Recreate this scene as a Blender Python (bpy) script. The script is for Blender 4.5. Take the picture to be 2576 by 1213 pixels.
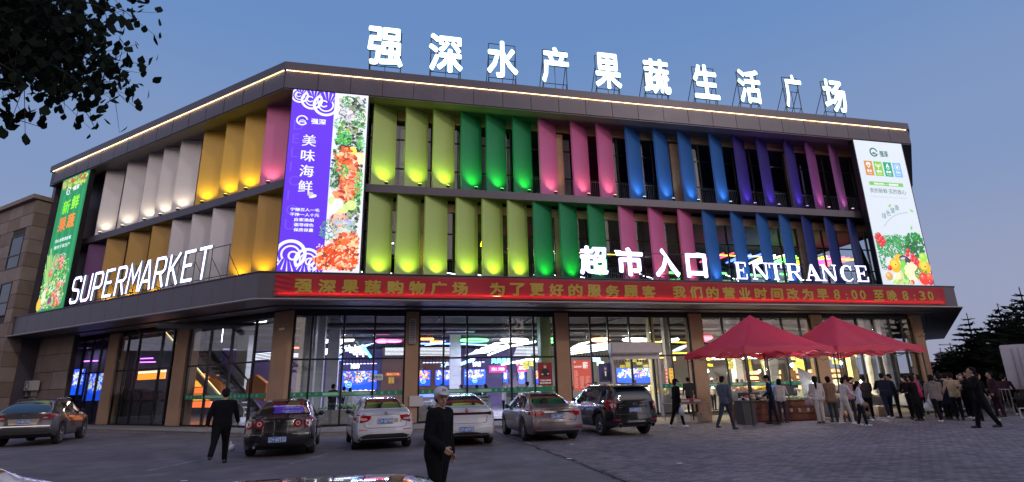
import bpy, bmesh, math, random
import numpy as np
from mathutils import Vector, Matrix
from mathutils.bvhtree import BVHTree
random.seed(7); rng = np.random.default_rng(11)
SC = bpy.context.scene
COL = SC.collection
R = math.radians
for o in list(bpy.data.objects): bpy.data.objects.remove(o)

# ---------------------------------------------------------------- camera
PITCH, ROLL = 0.26323, -0.02373
fw = Vector((0, math.cos(PITCH), math.sin(PITCH))); up0 = Vector((0, -math.sin(PITCH), math.cos(PITCH))); rt0 = Vector((1, 0, 0))
rt = rt0*math.cos(ROLL) + up0*math.sin(ROLL); up = up0*math.cos(ROLL) - rt0*math.sin(ROLL)
cam = bpy.data.cameras.new('camera'); camo = bpy.data.objects.new('camera', cam); COL.objects.link(camo)
camo.matrix_world = Matrix(((rt.x, up.x, -fw.x, 0), (rt.y, up.y, -fw.y, 0), (rt.z, up.z, -fw.z, 1.6), (0, 0, 0, 1)))
cam.sensor_width = 36; cam.lens = 36*1342.3/2576; cam.shift_y = 10.8/2576
cam.clip_start = 0.05; cam.clip_end = 2000
SC.camera = camo

# ---------------------------------------------------------------- sky, sun, exposure (dusk, sun just down behind the camera)
world = bpy.data.worlds.new('World'); SC.world = world; world.use_nodes = True
wn = world.node_tree; wn.nodes.clear()
wo = wn.nodes.new('ShaderNodeOutputWorld'); bg = wn.nodes.new('ShaderNodeBackground')
tc = wn.nodes.new('ShaderNodeTexCoord'); sp = wn.nodes.new('ShaderNodeSeparateXYZ')
wn.links.new(tc.outputs['Generated'], sp.inputs[0])
rz = wn.nodes.new('ShaderNodeValToRGB'); rz.color_ramp.interpolation = 'EASE'
e = rz.color_ramp.elements
e[0].position = 0.0; e[0].color = (0.345, 0.345, 0.46, 1)
e[1].position = 1.0; e[1].color = (0.10, 0.21, 0.48, 1)
for p, c in ((0.12, (0.32, 0.36, 0.52, 1)), (0.35, (0.225, 0.325, 0.555, 1)), (0.62, (0.145, 0.275, 0.56, 1))):
    x = e.new(p); x.color = c
wn.links.new(sp.outputs['Z'], rz.inputs[0])
# afterglow behind the camera: brighter and warmer towards -Y, low down
mr = wn.nodes.new('ShaderNodeMapRange'); mr.inputs['From Min'].default_value = 0.25; mr.inputs['From Max'].default_value = -1.0
mr.interpolation_type = 'SMOOTHSTEP'
wn.links.new(sp.outputs['Y'], mr.inputs['Value'])
mz = wn.nodes.new('ShaderNodeMapRange'); mz.inputs['From Min'].default_value = 1.0; mz.inputs['From Max'].default_value = 0.0
mz.interpolation_type = 'SMOOTHSTEP'
wn.links.new(sp.outputs['Z'], mz.inputs['Value'])
ml = wn.nodes.new('ShaderNodeMath'); ml.operation = 'MULTIPLY'
wn.links.new(mr.outputs[0], ml.inputs[0]); wn.links.new(mz.outputs[0], ml.inputs[1])
mx = wn.nodes.new('ShaderNodeMix'); mx.data_type = 'RGBA'
wn.links.new(ml.outputs[0], mx.inputs[0]); wn.links.new(rz.outputs[0], mx.inputs[6]); mx.inputs[7].default_value = (1.78, 1.44, 1.32, 1)
wn.links.new(mx.outputs[2], bg.inputs[0]); bg.inputs[1].default_value = 0.98
wn.links.new(bg.outputs[0], wo.inputs[0])

sd = bpy.data.lights.new('sun', 'SUN'); sd.energy = 0.5; sd.angle = R(3); sd.color = (1.0, 0.86, 0.74)
so = bpy.data.objects.new('sun', sd); COL.objects.link(so)
SUNV = Vector((-0.75, 0.80, -0.55)).normalized()
so.rotation_mode = 'QUATERNION'; so.rotation_quaternion = SUNV.to_track_quat('-Z', 'Y'); so.location = (0, 0, 30)
SC.view_settings.view_transform = 'Standard'; SC.view_settings.look = 'None'; SC.view_settings.exposure = 0; SC.view_settings.gamma = 1
SC.cycles.max_bounces = 7; SC.cycles.transparent_max_bounces = 16; SC.cycles.sample_clamp_indirect = 4; SC.cycles.use_denoising = True
SC.cycles.use_light_tree = True; SC.cycles.caustics_reflective = False; SC.cycles.caustics_refractive = False

# ---------------------------------------------------------------- materials
MATS = {}
def mat(name, col=(0.5, 0.5, 0.5), rough=0.6, metal=0.0, em=None, es=0.0, var=0.0, vs=4.0, bump=0.0, bs=30.0, coat=0.0, spec=None, sample=None, col2=None, big=0.0, fb=1.0):
    if name in MATS: return MATS[name]
    m = bpy.data.materials.new(name); m.use_nodes = True; MATS[name] = m
    nt = m.node_tree; b = nt.nodes['Principled BSDF']
    b.inputs['Base Color'].default_value = (*col, 1); b.inputs['Roughness'].default_value = rough; b.inputs['Metallic'].default_value = metal
    if coat: b.inputs['Coat Weight'].default_value = coat; b.inputs['Coat Roughness'].default_value = 0.04
    if spec is not None: b.inputs['Specular IOR Level'].default_value = spec
    if em is not None: b.inputs['Emission Color'].default_value = (*em, 1); b.inputs['Emission Strength'].default_value = es
    if var or bump:
        g = nt.nodes.new('ShaderNodeNewGeometry')
    if var:
        n = nt.nodes.new('ShaderNodeTexNoise'); n.inputs['Scale'].default_value = vs; n.inputs['Detail'].default_value = 6; n.inputs['Roughness'].default_value = 0.62
        nt.links.new(g.outputs['Position'], n.inputs['Vector'])
        r = nt.nodes.new('ShaderNodeValToRGB'); r.color_ramp.elements[0].position = 0.3; r.color_ramp.elements[1].position = 0.72
        c2 = col2 or tuple(min(1, c*(1+var)) for c in col)
        r.color_ramp.elements[0].color = (*[c*(1-var) for c in col], 1); r.color_ramp.elements[1].color = (*c2, 1)
        nt.links.new(n.outputs['Fac'], r.inputs[0]); nt.links.new(r.outputs[0], b.inputs['Base Color'])
        if big:           # broad stains and worn patches over the fine variation
            n3 = nt.nodes.new('ShaderNodeTexNoise'); n3.inputs['Scale'].default_value = 0.33; n3.inputs['Detail'].default_value = 7; n3.inputs['Roughness'].default_value = 0.7; n3.inputs['Distortion'].default_value = 0.6
            nt.links.new(g.outputs['Position'], n3.inputs['Vector']); r3 = nt.nodes.new('ShaderNodeValToRGB'); r3.color_ramp.elements[0].position = .36; r3.color_ramp.elements[1].position = .62; q_ = 1-big; r3.color_ramp.elements[0].color = (q_, q_, q_, 1); r3.color_ramp.elements[1].color = (1, 1, 1, 1)
            nt.links.new(n3.outputs['Fac'], r3.inputs[0]); m3 = nt.nodes.new('ShaderNodeMix'); m3.data_type = 'RGBA'; m3.blend_type = 'MULTIPLY'; m3.inputs[0].default_value = 1; nt.links.new(r.outputs[0], m3.inputs[6]); nt.links.new(r3.outputs[0], m3.inputs[7]); nt.links.new(m3.outputs[2], b.inputs['Base Color'])
        q = nt.nodes.new('ShaderNodeMapRange'); q.inputs['To Min'].default_value = max(0, rough-0.09); q.inputs['To Max'].default_value = min(1, rough+0.09)
        nt.links.new(n.outputs['Fac'], q.inputs[0]); nt.links.new(q.outputs[0], b.inputs['Roughness'])
    if bump:
        n2 = nt.nodes.new('ShaderNodeTexNoise'); n2.inputs['Scale'].default_value = bs; n2.inputs['Detail'].default_value = 5
        nt.links.new(g.outputs['Position'], n2.inputs['Vector'])
        bp = nt.nodes.new('ShaderNodeBump'); bp.inputs['Strength'].default_value = bump; bp.inputs['Distance'].default_value = 0.02
        nt.links.new(n2.outputs['Fac'], bp.inputs['Height']); nt.links.new(bp.outputs[0], b.inputs['Normal'])
    if sample: m.cycles.emission_sampling = sample
    return m
def emi(name, col, s, sample='NONE'): return mat(name, tuple(min(0.8, c*0.6) for c in col), 0.5, em=col, es=s, sample=sample)
def glass_mat(name, tint=(0.9, 0.93, 0.95), refl=1.0, rough=0.0):
    m = bpy.data.materials.new(name); m.use_nodes = True; nt = m.node_tree; nt.nodes.clear(); MATS[name] = m
    o = nt.nodes.new('ShaderNodeOutputMaterial'); t = nt.nodes.new('ShaderNodeBsdfTransparent'); g = nt.nodes.new('ShaderNodeBsdfGlossy')
    t.inputs[0].default_value = (*tint, 1); g.inputs['Roughness'].default_value = rough; g.inputs['Color'].default_value = (refl, refl, refl, 1)
    f = nt.nodes.new('ShaderNodeLayerWeight'); f.inputs[0].default_value = 0.5
    pw_ = nt.nodes.new('ShaderNodeMath'); pw_.operation = 'POWER'; pw_.inputs[1].default_value = 4.0; nt.links.new(f.outputs['Facing'], pw_.inputs[0])
    mt = nt.nodes.new('ShaderNodeMath'); mt.operation = 'MULTIPLY_ADD'; mt.inputs[1].default_value = 0.9; mt.inputs[2].default_value = 0.045; nt.links.new(pw_.outputs[0], mt.inputs[0])
    x = nt.nodes.new('ShaderNodeMixShader'); nt.links.new(mt.outputs[0], x.inputs[0]); nt.links.new(t.outputs[0], x.inputs[1]); nt.links.new(g.outputs[0], x.inputs[2])
    nt.links.new(x.outputs[0], o.inputs[0]); return m

METAL_D = mat('dark_cladding', (0.085, 0.075, 0.10), 0.42, 0.35, var=0.18, vs=0.7)
METAL_B = mat('black_frame', (0.018, 0.017, 0.02), 0.4, 0.3)
STONE = mat('tan_stone', (0.36, 0.225, 0.14), 0.75, var=0.13, vs=2.5, bump=0.25, bs=60)
STONE2 = mat('brown_stone', (0.235, 0.19, 0.17), 0.8, var=0.16, vs=1.3, bump=0.3, bs=50)
DARKW = mat('dark_interior', (0.035, 0.034, 0.04), 0.85, var=0.2, vs=1)
GLASS = glass_mat('window_glass')
WHITE = mat('white_paint', (0.75, 0.75, 0.76), 0.45, var=0.05, vs=2)
WTILE = mat('white_tile', (0.62, 0.63, 0.66), 0.35, var=0.08, vs=3)
STEEL = mat('grey_steel', (0.30, 0.31, 0.33), 0.4, 0.8)
BLACKP = mat('black_plastic', (0.02, 0.02, 0.022), 0.5)
RUBBER = mat('rubber', (0.02, 0.02, 0.02), 0.85, var=0.3, vs=20)

# ---------------------------------------------------------------- mesh helpers
WPOS = {}
class MB:
    def __init__(s): s.v = []; s.f = []; s.m = []
    def add(s, vs, fs, mi=0):
        n = len(s.v); s.v += [tuple(v) for v in vs]; s.f += [tuple(i+n for i in f) for f in fs]; s.m += [mi]*len(fs); return s
    def box(s, lo, hi, T=None, mi=0):
        (x0, y0, z0), (x1, y1, z1) = lo, hi
        c = [(x0, y0, z0), (x1, y0, z0), (x1, y1, z0), (x0, y1, z0), (x0, y0, z1), (x1, y0, z1), (x1, y1, z1), (x0, y1, z1)]
        if T: c = [T(*p) for p in c]
        return s.add(c, [(0, 3, 2, 1), (4, 5, 6, 7), (0, 1, 5, 4), (1, 2, 6, 5), (2, 3, 7, 6), (3, 0, 4, 7)], mi)
    def bbox(s, lo, hi, b=0.02, T=None, mi=0):       # bevelled box
        bm = bmesh.new(); bmesh.ops.create_cube(bm, size=1)
        d = [h-l for l, h in zip(lo, hi)]; c = [(h+l)/2 for l, h in zip(lo, hi)]
        for v in bm.verts: v.co = Vector((v.co.x*d[0]+c[0], v.co.y*d[1]+c[1], v.co.z*d[2]+c[2]))
        bmesh.ops.bevel(bm, geom=bm.edges[:], offset=min(b, min(d)*0.45), segments=2, affect='EDGES')
        vs = [tuple(v.co) if T is None else tuple(T(*v.co)) for v in bm.verts]
        s.add(vs, [[v.index for v in f.verts] for f in bm.faces], mi); bm.free(); return s
    def tube(s, p0, p1, r0, r1=None, n=8, mi=0, caps=True):
        p0 = Vector(p0); p1 = Vector(p1); r1 = r0 if r1 is None else r1
        d = (p1-p0).normalized(); a = d.cross(Vector((0, 0, 1)));
        if a.length < 1e-3: a = Vector((1, 0, 0))
        a.normalize(); b = d.cross(a)
        vs = []
        for p, r in ((p0, r0), (p1, r1)):
            for k in range(n):
                t = 2*math.pi*k/n; vs.append(p + a*(r*math.cos(t)) + b*(r*math.sin(t)))
        fs = [(k, (k+1) % n, n+(k+1) % n, n+k) for k in range(n)]
        if caps: fs += [tuple(range(n))[::-1], tuple(range(n, 2*n))]
        return s.add(vs, fs, mi)
    def path(s, pts, r, n=6, mi=0):
        for a, b in zip(pts, pts[1:]): s.tube(a, b, r, r, n, mi)
        return s
    def ell(s, c, r, n=10, m=7, T=None, mi=0):
        vs = []; fs = []
        for i in range(m+1):
            ph = math.pi*i/m
            for k in range(n):
                t = 2*math.pi*k/n
                p = (c[0]+r[0]*math.sin(ph)*math.cos(t), c[1]+r[1]*math.sin(ph)*math.sin(t), c[2]+r[2]*math.cos(ph)); vs.append(T(*p) if T else p)
        for i in range(m):
            for k in range(n): fs.append((i*n+k, (i+1)*n+k, (i+1)*n+(k+1) % n, i*n+(k+1) % n))
        return s.add(vs, fs, mi)
    def lathe(s, c, prof, n=20, axis='Z', mi=0, T=None):      # prof: (radius, height)
        vs = []; fs = []
        for r, h in prof:
            for k in range(n):
                t = 2*math.pi*k/n; a, b = r*math.cos(t), r*math.sin(t)
                p = (c[0]+a, c[1]+b, c[2]+h) if axis == 'Z' else ((c[0]+a, c[1]+h, c[2]+b) if axis == 'Y' else (c[0]+h, c[1]+a, c[2]+b)); vs.append(T(*p) if T else p)
        for i in range(len(prof)-1):
            for k in range(n): fs.append((i*n+k, i*n+(k+1) % n, (i+1)*n+(k+1) % n, (i+1)*n+k))
        return s.add(vs, fs, mi)
    def poly(s, pts, h0, h1, T, mi=0):         # 2D outline extruded from h0 to h1; T(a,b,h)
        n = len(pts); vs = [T(a, b, h0) for a, b in pts] + [T(a, b, h1) for a, b in pts]
        fs = [tuple(range(n))[::-1], tuple(range(n, 2*n))] + [(k, (k+1) % n, n+(k+1) % n, n+k) for k in range(n)]
        return s.add(vs, fs, mi)
    def mesh(s, name, mats, origin=(0, 0, 0), smooth=False):
        me = bpy.data.meshes.new(name); o = Vector(origin)
        me.from_pydata([tuple(Vector(v)-o) for v in s.v], [], s.f)
        for m in (mats if isinstance(mats, (list, tuple)) else [mats]): me.materials.append(m)
        if len(me.materials) > 1: me.polygons.foreach_set('material_index', s.m)
        if smooth: me.polygons.foreach_set('use_smooth', [True]*len(me.polygons))
        bm = bmesh.new(); bm.from_mesh(me); bmesh.ops.recalc_face_normals(bm, faces=bm.faces[:]); bm.to_mesh(me); bm.free()
        return me
    def build(s, name, mats, parent=None, smooth=False, origin=None, **kw):
        if origin is None:
            a = np.array(s.v); lo = a.min(0); hi = a.max(0); origin = ((lo[0]+hi[0])/2, (lo[1]+hi[1])/2, lo[2])
        return place(name, s.mesh(name, mats, origin, smooth), origin, parent, **kw)
def place(name, me, loc, parent=None, rotz=0.0, **kw):
    o = bpy.data.objects.new(name, me); COL.objects.link(o); loc = Vector(loc); WPOS[o.name] = loc
    if parent is not None: o.parent = parent; o.location = loc - WPOS[parent.name]
    else: o.location = loc
    if rotz: o.rotation_euler[2] = rotz
    for k, v in kw.items():
        if v is not None: o[k] = v
    return o
def root(name, loc, label, category, group=None):
    o = bpy.data.objects.new(name, None); COL.objects.link(o); o.location = loc; WPOS[o.name] = Vector(loc); o.empty_display_size = 0.2
    o['label'] = label; o['category'] = category
    if group: o['group'] = group
    return o

# ---------------------------------------------------------------- the building's two frames: front (s right, d outwards, z) and left (t left, d outwards, z)
C0 = Vector((-10.98656, 23.13108, 0)); U = Vector((0.97582643, 0.21854698, 0)); NF = Vector((0.21854698, -0.97582643, 0))
W = Vector((-0.87797211, 0.47871179, 0)); NL = Vector((-0.47871179, -0.87797211, 0))
def F(s, d, z=0.0): return C0 + U*s + NF*d + Vector((0, 0, z))
def L(t, d, z=0.0): return C0 + W*t + NL*d + Vector((0, 0, z))
AF = math.atan2(U.y, U.x); AL = math.atan2(-W.y, -W.x)      # rotation of objects that run along the front / left side (left: local x = -W)
KC = 0.3776                                               # corner shift per metre of inset
U3 = Vector((math.sin(R(36.2)), math.cos(R(36.2)), 0)); N3 = Vector((U3.y, -U3.x, 0))      # third side, running back on the right
SE = 37.5                                                 # length of the front at d = 0
def corner_L(d): return F(-KC*d, d)
def corner_R(d): return F(SE + KC*d, d)
def band(mb, d0, d1, z0, z1, tmax=24.3, s3=16.0, mi=0):      # a ring segment that follows left side, front and right side between two offsets
    a = [L(tmax, d0), corner_L(d0), corner_R(d0), corner_R(d0)+U3*s3]
    b = [L(tmax, d1), corner_L(d1), corner_R(d1), corner_R(d1)+U3*s3]
    for i in range(3):
        q = [a[i], a[i+1], b[i+1], b[i]]
        vs = [p + Vector((0, 0, z0)) for p in q] + [p + Vector((0, 0, z1)) for p in q]
        mb.add(vs, [(0, 3, 2, 1), (4, 5, 6, 7), (0, 1, 5, 4), (1, 2, 6, 5), (2, 3, 7, 6), (3, 0, 4, 7)], mi)
    return mb

# ---------------------------------------------------------------- text
_tc = {}
def text_mesh(s, size, depth, bold=0.0, spacing=1.0, shear=0.0):
    key = (s, size, depth, bold, spacing, shear)
    if key in _tc: return _tc[key]
    cu = bpy.data.curves.new('txt', 'FONT'); cu.body = s; cu.size = size; cu.extrude = depth/2; cu.space_character = spacing; cu.shear = shear
    cu.align_x = 'CENTER'; cu.resolution_u = 2
    ob = bpy.data.objects.new('txt', cu); COL.objects.link(ob)
    dg = bpy.context.evaluated_depsgraph_get(); ev = ob.evaluated_get(dg); me = ev.to_mesh()
    v = [tuple(x.co) for x in me.vertices]; f = [tuple(p.vertices) for p in me.polygons]; ev.to_mesh_clear()
    bpy.data.objects.remove(ob); bpy.data.curves.remove(cu)
    if bold > 0:          # heavier weight: shifted copies, each a hair deeper than the last so no two faces share a plane
        c_, k_ = bold*0.55, bold*0.4; v0, f0 = v, f; v, f = [], []
        for i, (dx, dy) in enumerate(((0, 0), (c_, 0), (-c_, 0), (0, c_), (0, -c_), (k_, k_), (-k_, k_), (k_, -k_), (-k_, -k_)) if bold > 0.03 else ((0, 0), (c_, 0), (-c_, 0))):
            n_ = len(v); v += [(p[0]+dx, p[1]+dy, p[2]*(1-0.012*i)) for p in v0]; f += [tuple(j+n_ for j in q) for q in f0]
    _tc[key] = (v, f); return _tc[key]
def add_text(mb, s, T, w=None, h=None, x=0.0, y=0.0, d=0.0, depth=0.02, size=1.0, bold=0.0, mi=0, spacing=1.0, shear=0.0, skewer=None):
    """fit the text's outline into a box: x,y = lower left corner when w/h given; T(a,b,c)"""
    v, f = text_mesh(s, 1.0, 1.0, bold, spacing, shear)
    if not v: return mb
    a = np.array(v); lo = a.min(0); hi = a.max(0); sx = (hi[0]-lo[0]) or 1; sy = (hi[1]-lo[1]) or 1
    if w is None and h is None: kx = ky = size
    elif w is None: kx = ky = h/sy
    elif h is None: kx = ky = w/sx
    else: kx, ky = w/sx, h/sy
    vs = [T(x+(p[0]-lo[0])*kx, y+(p[1]-lo[1])*ky, d+(p[2]+0.5)*depth) for p in v]
    return mb.add(vs, f, mi)
def TF(a, b, c): return F(a, c, b)              # text on the front: a = s, b = z, c = d
def TL(tl):                                     # text on the left side, x runs towards the corner starting at t = tl
    return lambda a, b, c: L(tl-a, c, b)
# ---------------------------------------------------------------- ground
ASPH = mat('old_concrete_ground', (0.182, 0.148, 0.155), 0.8, var=0.3, vs=1.6, bump=0.4, bs=45, big=.38)
g = MB(); g.add([(-500, -400, 0), (500, -400, 0), (500, 700, 0), (-500, 700, 0)], [(0, 1, 2, 3)])
ground = g.build('ground', ASPH, kind='structure', origin=(0, 0, 0)); ground['label'] = 'worn grey concrete forecourt in front of the store'
# paved area of small interlocking bricks on the right, boundary runs away from the camera
def pline(y): return 3.05 - 0.05*y - 0.0067*y*y if y < 16 else 0.55-(y-16)*0.24
PAV = mat('paver_grey', (0.228, 0.186, 0.20), 0.68, var=0.3, vs=2.2, bump=0.4, bs=70, big=.32)
PAV2 = mat('paver_dark', (0.16, 0.132, 0.156), 0.75, var=0.3, vs=3, bump=0.4, bs=70, big=.32)
PAV3 = mat('paver_warm', (0.215, 0.178, 0.195), 0.7, var=0.3, vs=3, bump=0.4, bs=70, big=.32)
pb = MB(); pb.add([Vector((pline(y), y, 0.004)) for y in (3, 6, 9, 12, 15, 18, 21, 24)] + [Vector((34, 27, 0.004)), Vector((34, 3, 0.004))], [tuple(range(10))])
paving = pb.build('brick_paving', mat('paving_bed', (0.075, 0.065, 0.072), 0.95, var=0.3, vs=9), kind='structure', label='interlocking brick paving of the right hand forecourt')
ax = Vector((math.cos(R(8)), math.sin(R(8)), 0)); ay = Vector((-ax.y, ax.x, 0)); PL, PW = 0.22, 0.11
near = []; far = []
for j in range(0, 230):
    for i in range(-2, 150):
        p = ax*(i*(PL+0.008) + (0.114 if j % 2 else 0)) + ay*(j*(PW+0.008)) + Vector((2.4, 3.0, 0))
        if p.y < 3.2 or p.y > 25.5 or p.x < pline(p.y)+0.02+random.random()*0.08 or p.x > 31: continue
        if p.y > 24.0 and p.x < 22: continue
        d = math.hypot(p.x, p.y); sx = 1288+1342*(p.x/ (p.y*0.966+0.0001))
        az = math.atan2(p.x, p.y)
        if az > R(47): continue
        if d > 17.5 and random.random() < 0: continue
        (near if False else far).append((d, p, az))
far.sort(key=lambda q: q[0])
vis = [q for q in far if q[0] > 7.9 and q[2] < R(44)][:300]; vid = {id(q) for q in vis}
def paver_verts(p, tz):
    hx, hy, c = PL/2, PW/2, 0.006
    return [p+ax*(x*(hx))+ay*(y*hy)+Vector((0, 0, 0.005)) for x, y in ((-1, -1), (1, -1), (1, 1), (-1, 1))] + [p+ax*(x*(hx-c))+ay*(y*(hy-c))+Vector((0, 0, 0.017+tz+tl*x)) for x, y, tl in ((-1, -1, 0), (1, -1, 0), (1, 1, 0), (-1, 1, 0))]
PF = [(4, 5, 6, 7), (0, 1, 5, 4), (1, 2, 6, 5), (2, 3, 7, 6), (3, 0, 4, 7)]
me3 = []
for m_ in (PAV, PAV2, PAV3):
    t_ = MB(); t_.add([Vector((0, 0, 0))+v for v in paver_verts(Vector((0, 0, 0)), 0)], PF); me3.append(t_.mesh('paver', m_))
for d, p, az in vis: place('paver', random.choice(me3), p+Vector((0, 0, random.uniform(-0.002, 0.004))), paving)
V = []; Fc = []; Mi = []
for q in far:
    if id(q) in vid: continue
    n = len(V); V += [tuple(v) for v in paver_verts(q[1], random.uniform(-0.002, 0.004))]; Fc += [tuple(i+n for i in f) for f in PF]; Mi += [random.choice((0, 0, 0, 1, 1, 2))]*5
b_ = MB(); b_.v = V; b_.f = Fc; b_.m = Mi; b_.build('paver_field', [PAV, PAV2, PAV3], paving, kind='stuff')
# crack and rough edge between concrete and paving, faded parking lines
CR = mat('crack', (0.02, 0.018, 0.02), 0.95)
ck = MB(); pts = []
for k in range(60):
    y = 5+k*0.2; pts.append(Vector((pline(y)-0.03+random.uniform(-0.04, 0.04), y, 0.004)))
for a, b in zip(pts, pts[1:]):
    w1 = random.uniform(0.008, 0.035); n = Vector((1, 0, 0)); ck.add([a-n*w1, a+n*w1, b+n*w1, b-n*w1], [(0, 1, 2, 3)])
ck.build('ground_crack', CR, kind='structure')
LINE = mat('worn_line_paint', (0.30, 0.29, 0.29), 0.8, var=0.6, vs=9)
def gline(a, b, w, nm='parking_line'):
    a = Vector((*a, 0.004)); b = Vector((*b, 0.004)); t = (b-a).normalized(); n = Vector((-t.y, t.x, 0)); m_ = MB(); k = int((b-a).length/0.35)
    for i in range(k):
        if random.random() < 0.3: continue
        p = a.lerp(b, i/k); q = a.lerp(b, (i+0.93)/k); ww = w*random.uniform(0.35, 1)/2
        m_.add([p-n*ww, q-n*ww*random.uniform(.6, 1), q+n*ww, p+n*ww], [(0, 1, 2, 3)])
    if m_.v: m_.build(nm, LINE, kind='structure')
gline((-5.4, 13.5), (-4.9, 19.0), 0.10); gline((-2.6, 16.5), (-2.2, 20.5), 0.10); gline((-0.55, 17.5), (-1.2, 21.0), 0.1); gline((-2.0, 15.2), (0.4, 15.6), 0.09); gline((-8.4, 13.0), (-8.2, 17.5), 0.1)
PATCH = mat('patch_concrete', (0.14, 0.10, 0.092), 0.85, var=0.3, vs=1.5)
pm = MB(); pm.add([Vector(v) for v in ((-3.0, 16.2, 0.002), (-0.3, 16.9, 0.002), (-0.55, 21.5, 0.002), (-3.4, 21.0, 0.002))], [(0, 1, 2, 3)]); pm.build('ground_patch', PATCH, kind='structure')
for k in range(9):       # small dark cracks and litter marks
    x, y = random.uniform(-7, 9), random.uniform(8, 15); m_ = MB(); p = Vector((x, y, 0.022 if x > 1 else 0.004)); a = random.uniform(-0.5, 0.5)
    for i in range(5):
        q = p+Vector((math.cos(a)*0.14, math.sin(a)*0.14, 0)); a += random.uniform(-.5, .5); m_.add([p+Vector((0, .006, 0)), q+Vector((0, .009, 0)), q-Vector((0, .009, 0)), p-Vector((0, .006, 0))], [(0, 1, 2, 3)]); p = q
    m_.build('ground_crack', CR, kind='structure')

# ---------------------------------------------------------------- the store
B = root('supermarket_building', F(15, -8), 'three storey supermarket with dark cladding, coloured upright fins and white Chinese rooftop characters', 'supermarket')
def KF(s, z, d0, d1):
    k = (24.97-d1)/(24.97-d0); return 5.665+(s-5.665)*k, 1.6+(z-1.6)*k
def KL(t, z, d0, d1):
    k = (15.05-d1)/(15.05-d0); return -20.72+(t+20.72)*k, 1.6+(z-1.6)*k
band(MB(), 0.07, -2.2, 17.09, 17.52, 24.35, 30).build('roof_coping', METAL_D, B)
band(MB(), -0.05, -1.5, 16.05, 16.108, 24.3, 30).build('roof_soffit', METAL_D, B)
band(MB(), -0.06, -0.3, 16.112, 17.085, 24.3, 30).build('roof_beam', METAL_B, B)
q = [L(24.3, -2.2), corner_L(-2.2), corner_R(-2.2), corner_R(-2.2)+U3*29]
rf = MB(); z0, z1 = 16.9, 17.05
rf.add([p+Vector((0, 0, z)) for z in (z0, z1) for p in q], [(3, 2, 1, 0), (4, 5, 6, 7), (0, 1, 5, 4), (1, 2, 6, 5), (2, 3, 7, 6), (3, 0, 4, 7)]); rf.build('roof_deck', DARKW, B)
# fascia panels, one object each
def slab_mesh(w, h, t, m, name='panel'):
    return MB().box((-w/2, -t, 0), (w/2, 0, h)).mesh(name, m)          # front face at local y = 0 facing -Y
def rotF(local_front=True): return math.atan2(U.y, U.x)
RF = math.atan2(U.y, U.x); RL = math.atan2(-W.y, -W.x); R3 = math.atan2(U3.y, U3.x)
def boxF(mb, s0, s1, d0, d1, z0, z1, mi=0): return mb.box((s0, d0, z0), (s1, d1, z1), lambda a, b, c: F(a, b, c), mi)
def boxL(mb, s0, s1, d0, d1, z0, z1, mi=0): return mb.box((s0, d0, z0), (s1, d1, z1), lambda a, b, c: L(a, b, c), mi)
pmh = MB().box((-0.768, 0, 0), (0.768, 0.05, 0.95)).mesh('fascia_panel', METAL_D)
for k in range(24): place('fascia_panel', pmh, F(0.785+k*1.5625, 0.0, 16.118), B, RF)
for k in range(15): place('fascia_panel', pmh, L(0.79+k*1.58, 0.0, 16.118), B, RL)
for k in range(6): place('fascia_panel', pmh, corner_R(0)+U3*(0.8+k*1.6)+Vector((0, 0, 16.118)), B, R3)
# warm LED strip under the coping
LEDW = emi('led_warm', (1.0, 0.62, 0.25), 9, 'AUTO')
for pa, pb_ in ((lambda x: L(x, 0.03), 24.0), (lambda x: F(x, 0.03), 37.3)):
    m_ = MB(); a = pa(0.05); b = pa(pb_); m_.tube(a+Vector((0, 0, 17.055)), b+Vector((0, 0, 17.055)), 0.009, n=4); m_.build('led_strip', mat('led_glow', (.5, .4, .3), em=(1.0, 0.58, 0.24), es=13.0, sample='AUTO'), B)
cols = [(1, .78, .45), (1, .85, .6), (1, .3, .12), (.8, 1, .3), (1, .95, .85)]
lm = [emi('led_dot_%d' % i, c, 5) for i, c in enumerate(cols)]
for fn, ln in ((L, 24.0), (F, 37.3)):
    m_ = MB(); x = 0.1
    ph = 0
    while x < ln:
        w = math.sin(x*1.3)+math.sin(x*0.41+1); mi = 0 if w < 0.7 else (2 if w > 1.45 and fn is F else (3 if w > 1.3 else 4))
        p = fn(x, 0.055, 17.045); m_.ell(p, (0.02, 0.02, 0.024), 5, 3, mi=mi); x += 0.145
    m_.build('led_dot_row', lm, B, kind='stuff')

# wall behind the fins (plane d = -1.4)
DW = -1.4
wl = MB()
def seg(lo, hi, z0, z1, d=DW, th=0.25, m_=None): boxF(m_ or wl, lo, hi, d-th, d, z0, z1)
pil = [(-0.1, 0.75), (6.3, 7.0), (13.95, 14.65), (21.25, 22.0), (29.1, 29.85), (36.2, 36.9)]
seg(0.6, 36.9, 11.0, 11.8, DW-0.03); seg(0.6, 36.9, 6.7, 7.0, DW-0.03)
wl.build('floor_edge', METAL_B, B)
blk = MB().box((-0.6, 0, 0), (0.6, 0.12, 0.44)).mesh('stone_panel', STONE)
blk2 = MB().box((-0.345, 0, 0), (0.345, 0.25, 1.22)).mesh('stone_panel', STONE)
for k in range(30):
    place('stone_panel', blk, F(1.25+k*1.208, DW+0.0, 15.63), B, RF); place('stone_panel', blk, F(1.25+k*1.208, DW, 10.55), B, RF)
for s0, s1 in pil[1:]:
    for z in (11.81, 13.04, 14.27): place('stone_panel', blk2, F((s0+s1)/2, DW+0.03, z), B, RF)
    for z in (7.02, 8.25, 9.32): place('stone_panel', blk2, F((s0+s1)/2, DW+0.03, z), B, RF)
m_ = MB(); boxF(m_, 0.6, 36.9, DW-0.35, DW-0.13, 15.62, 16.05); boxF(m_, 0.6, 36.9, DW-0.35, DW-0.13, 10.54, 11.0); m_.build('lintel', DARKW, B)
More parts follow.
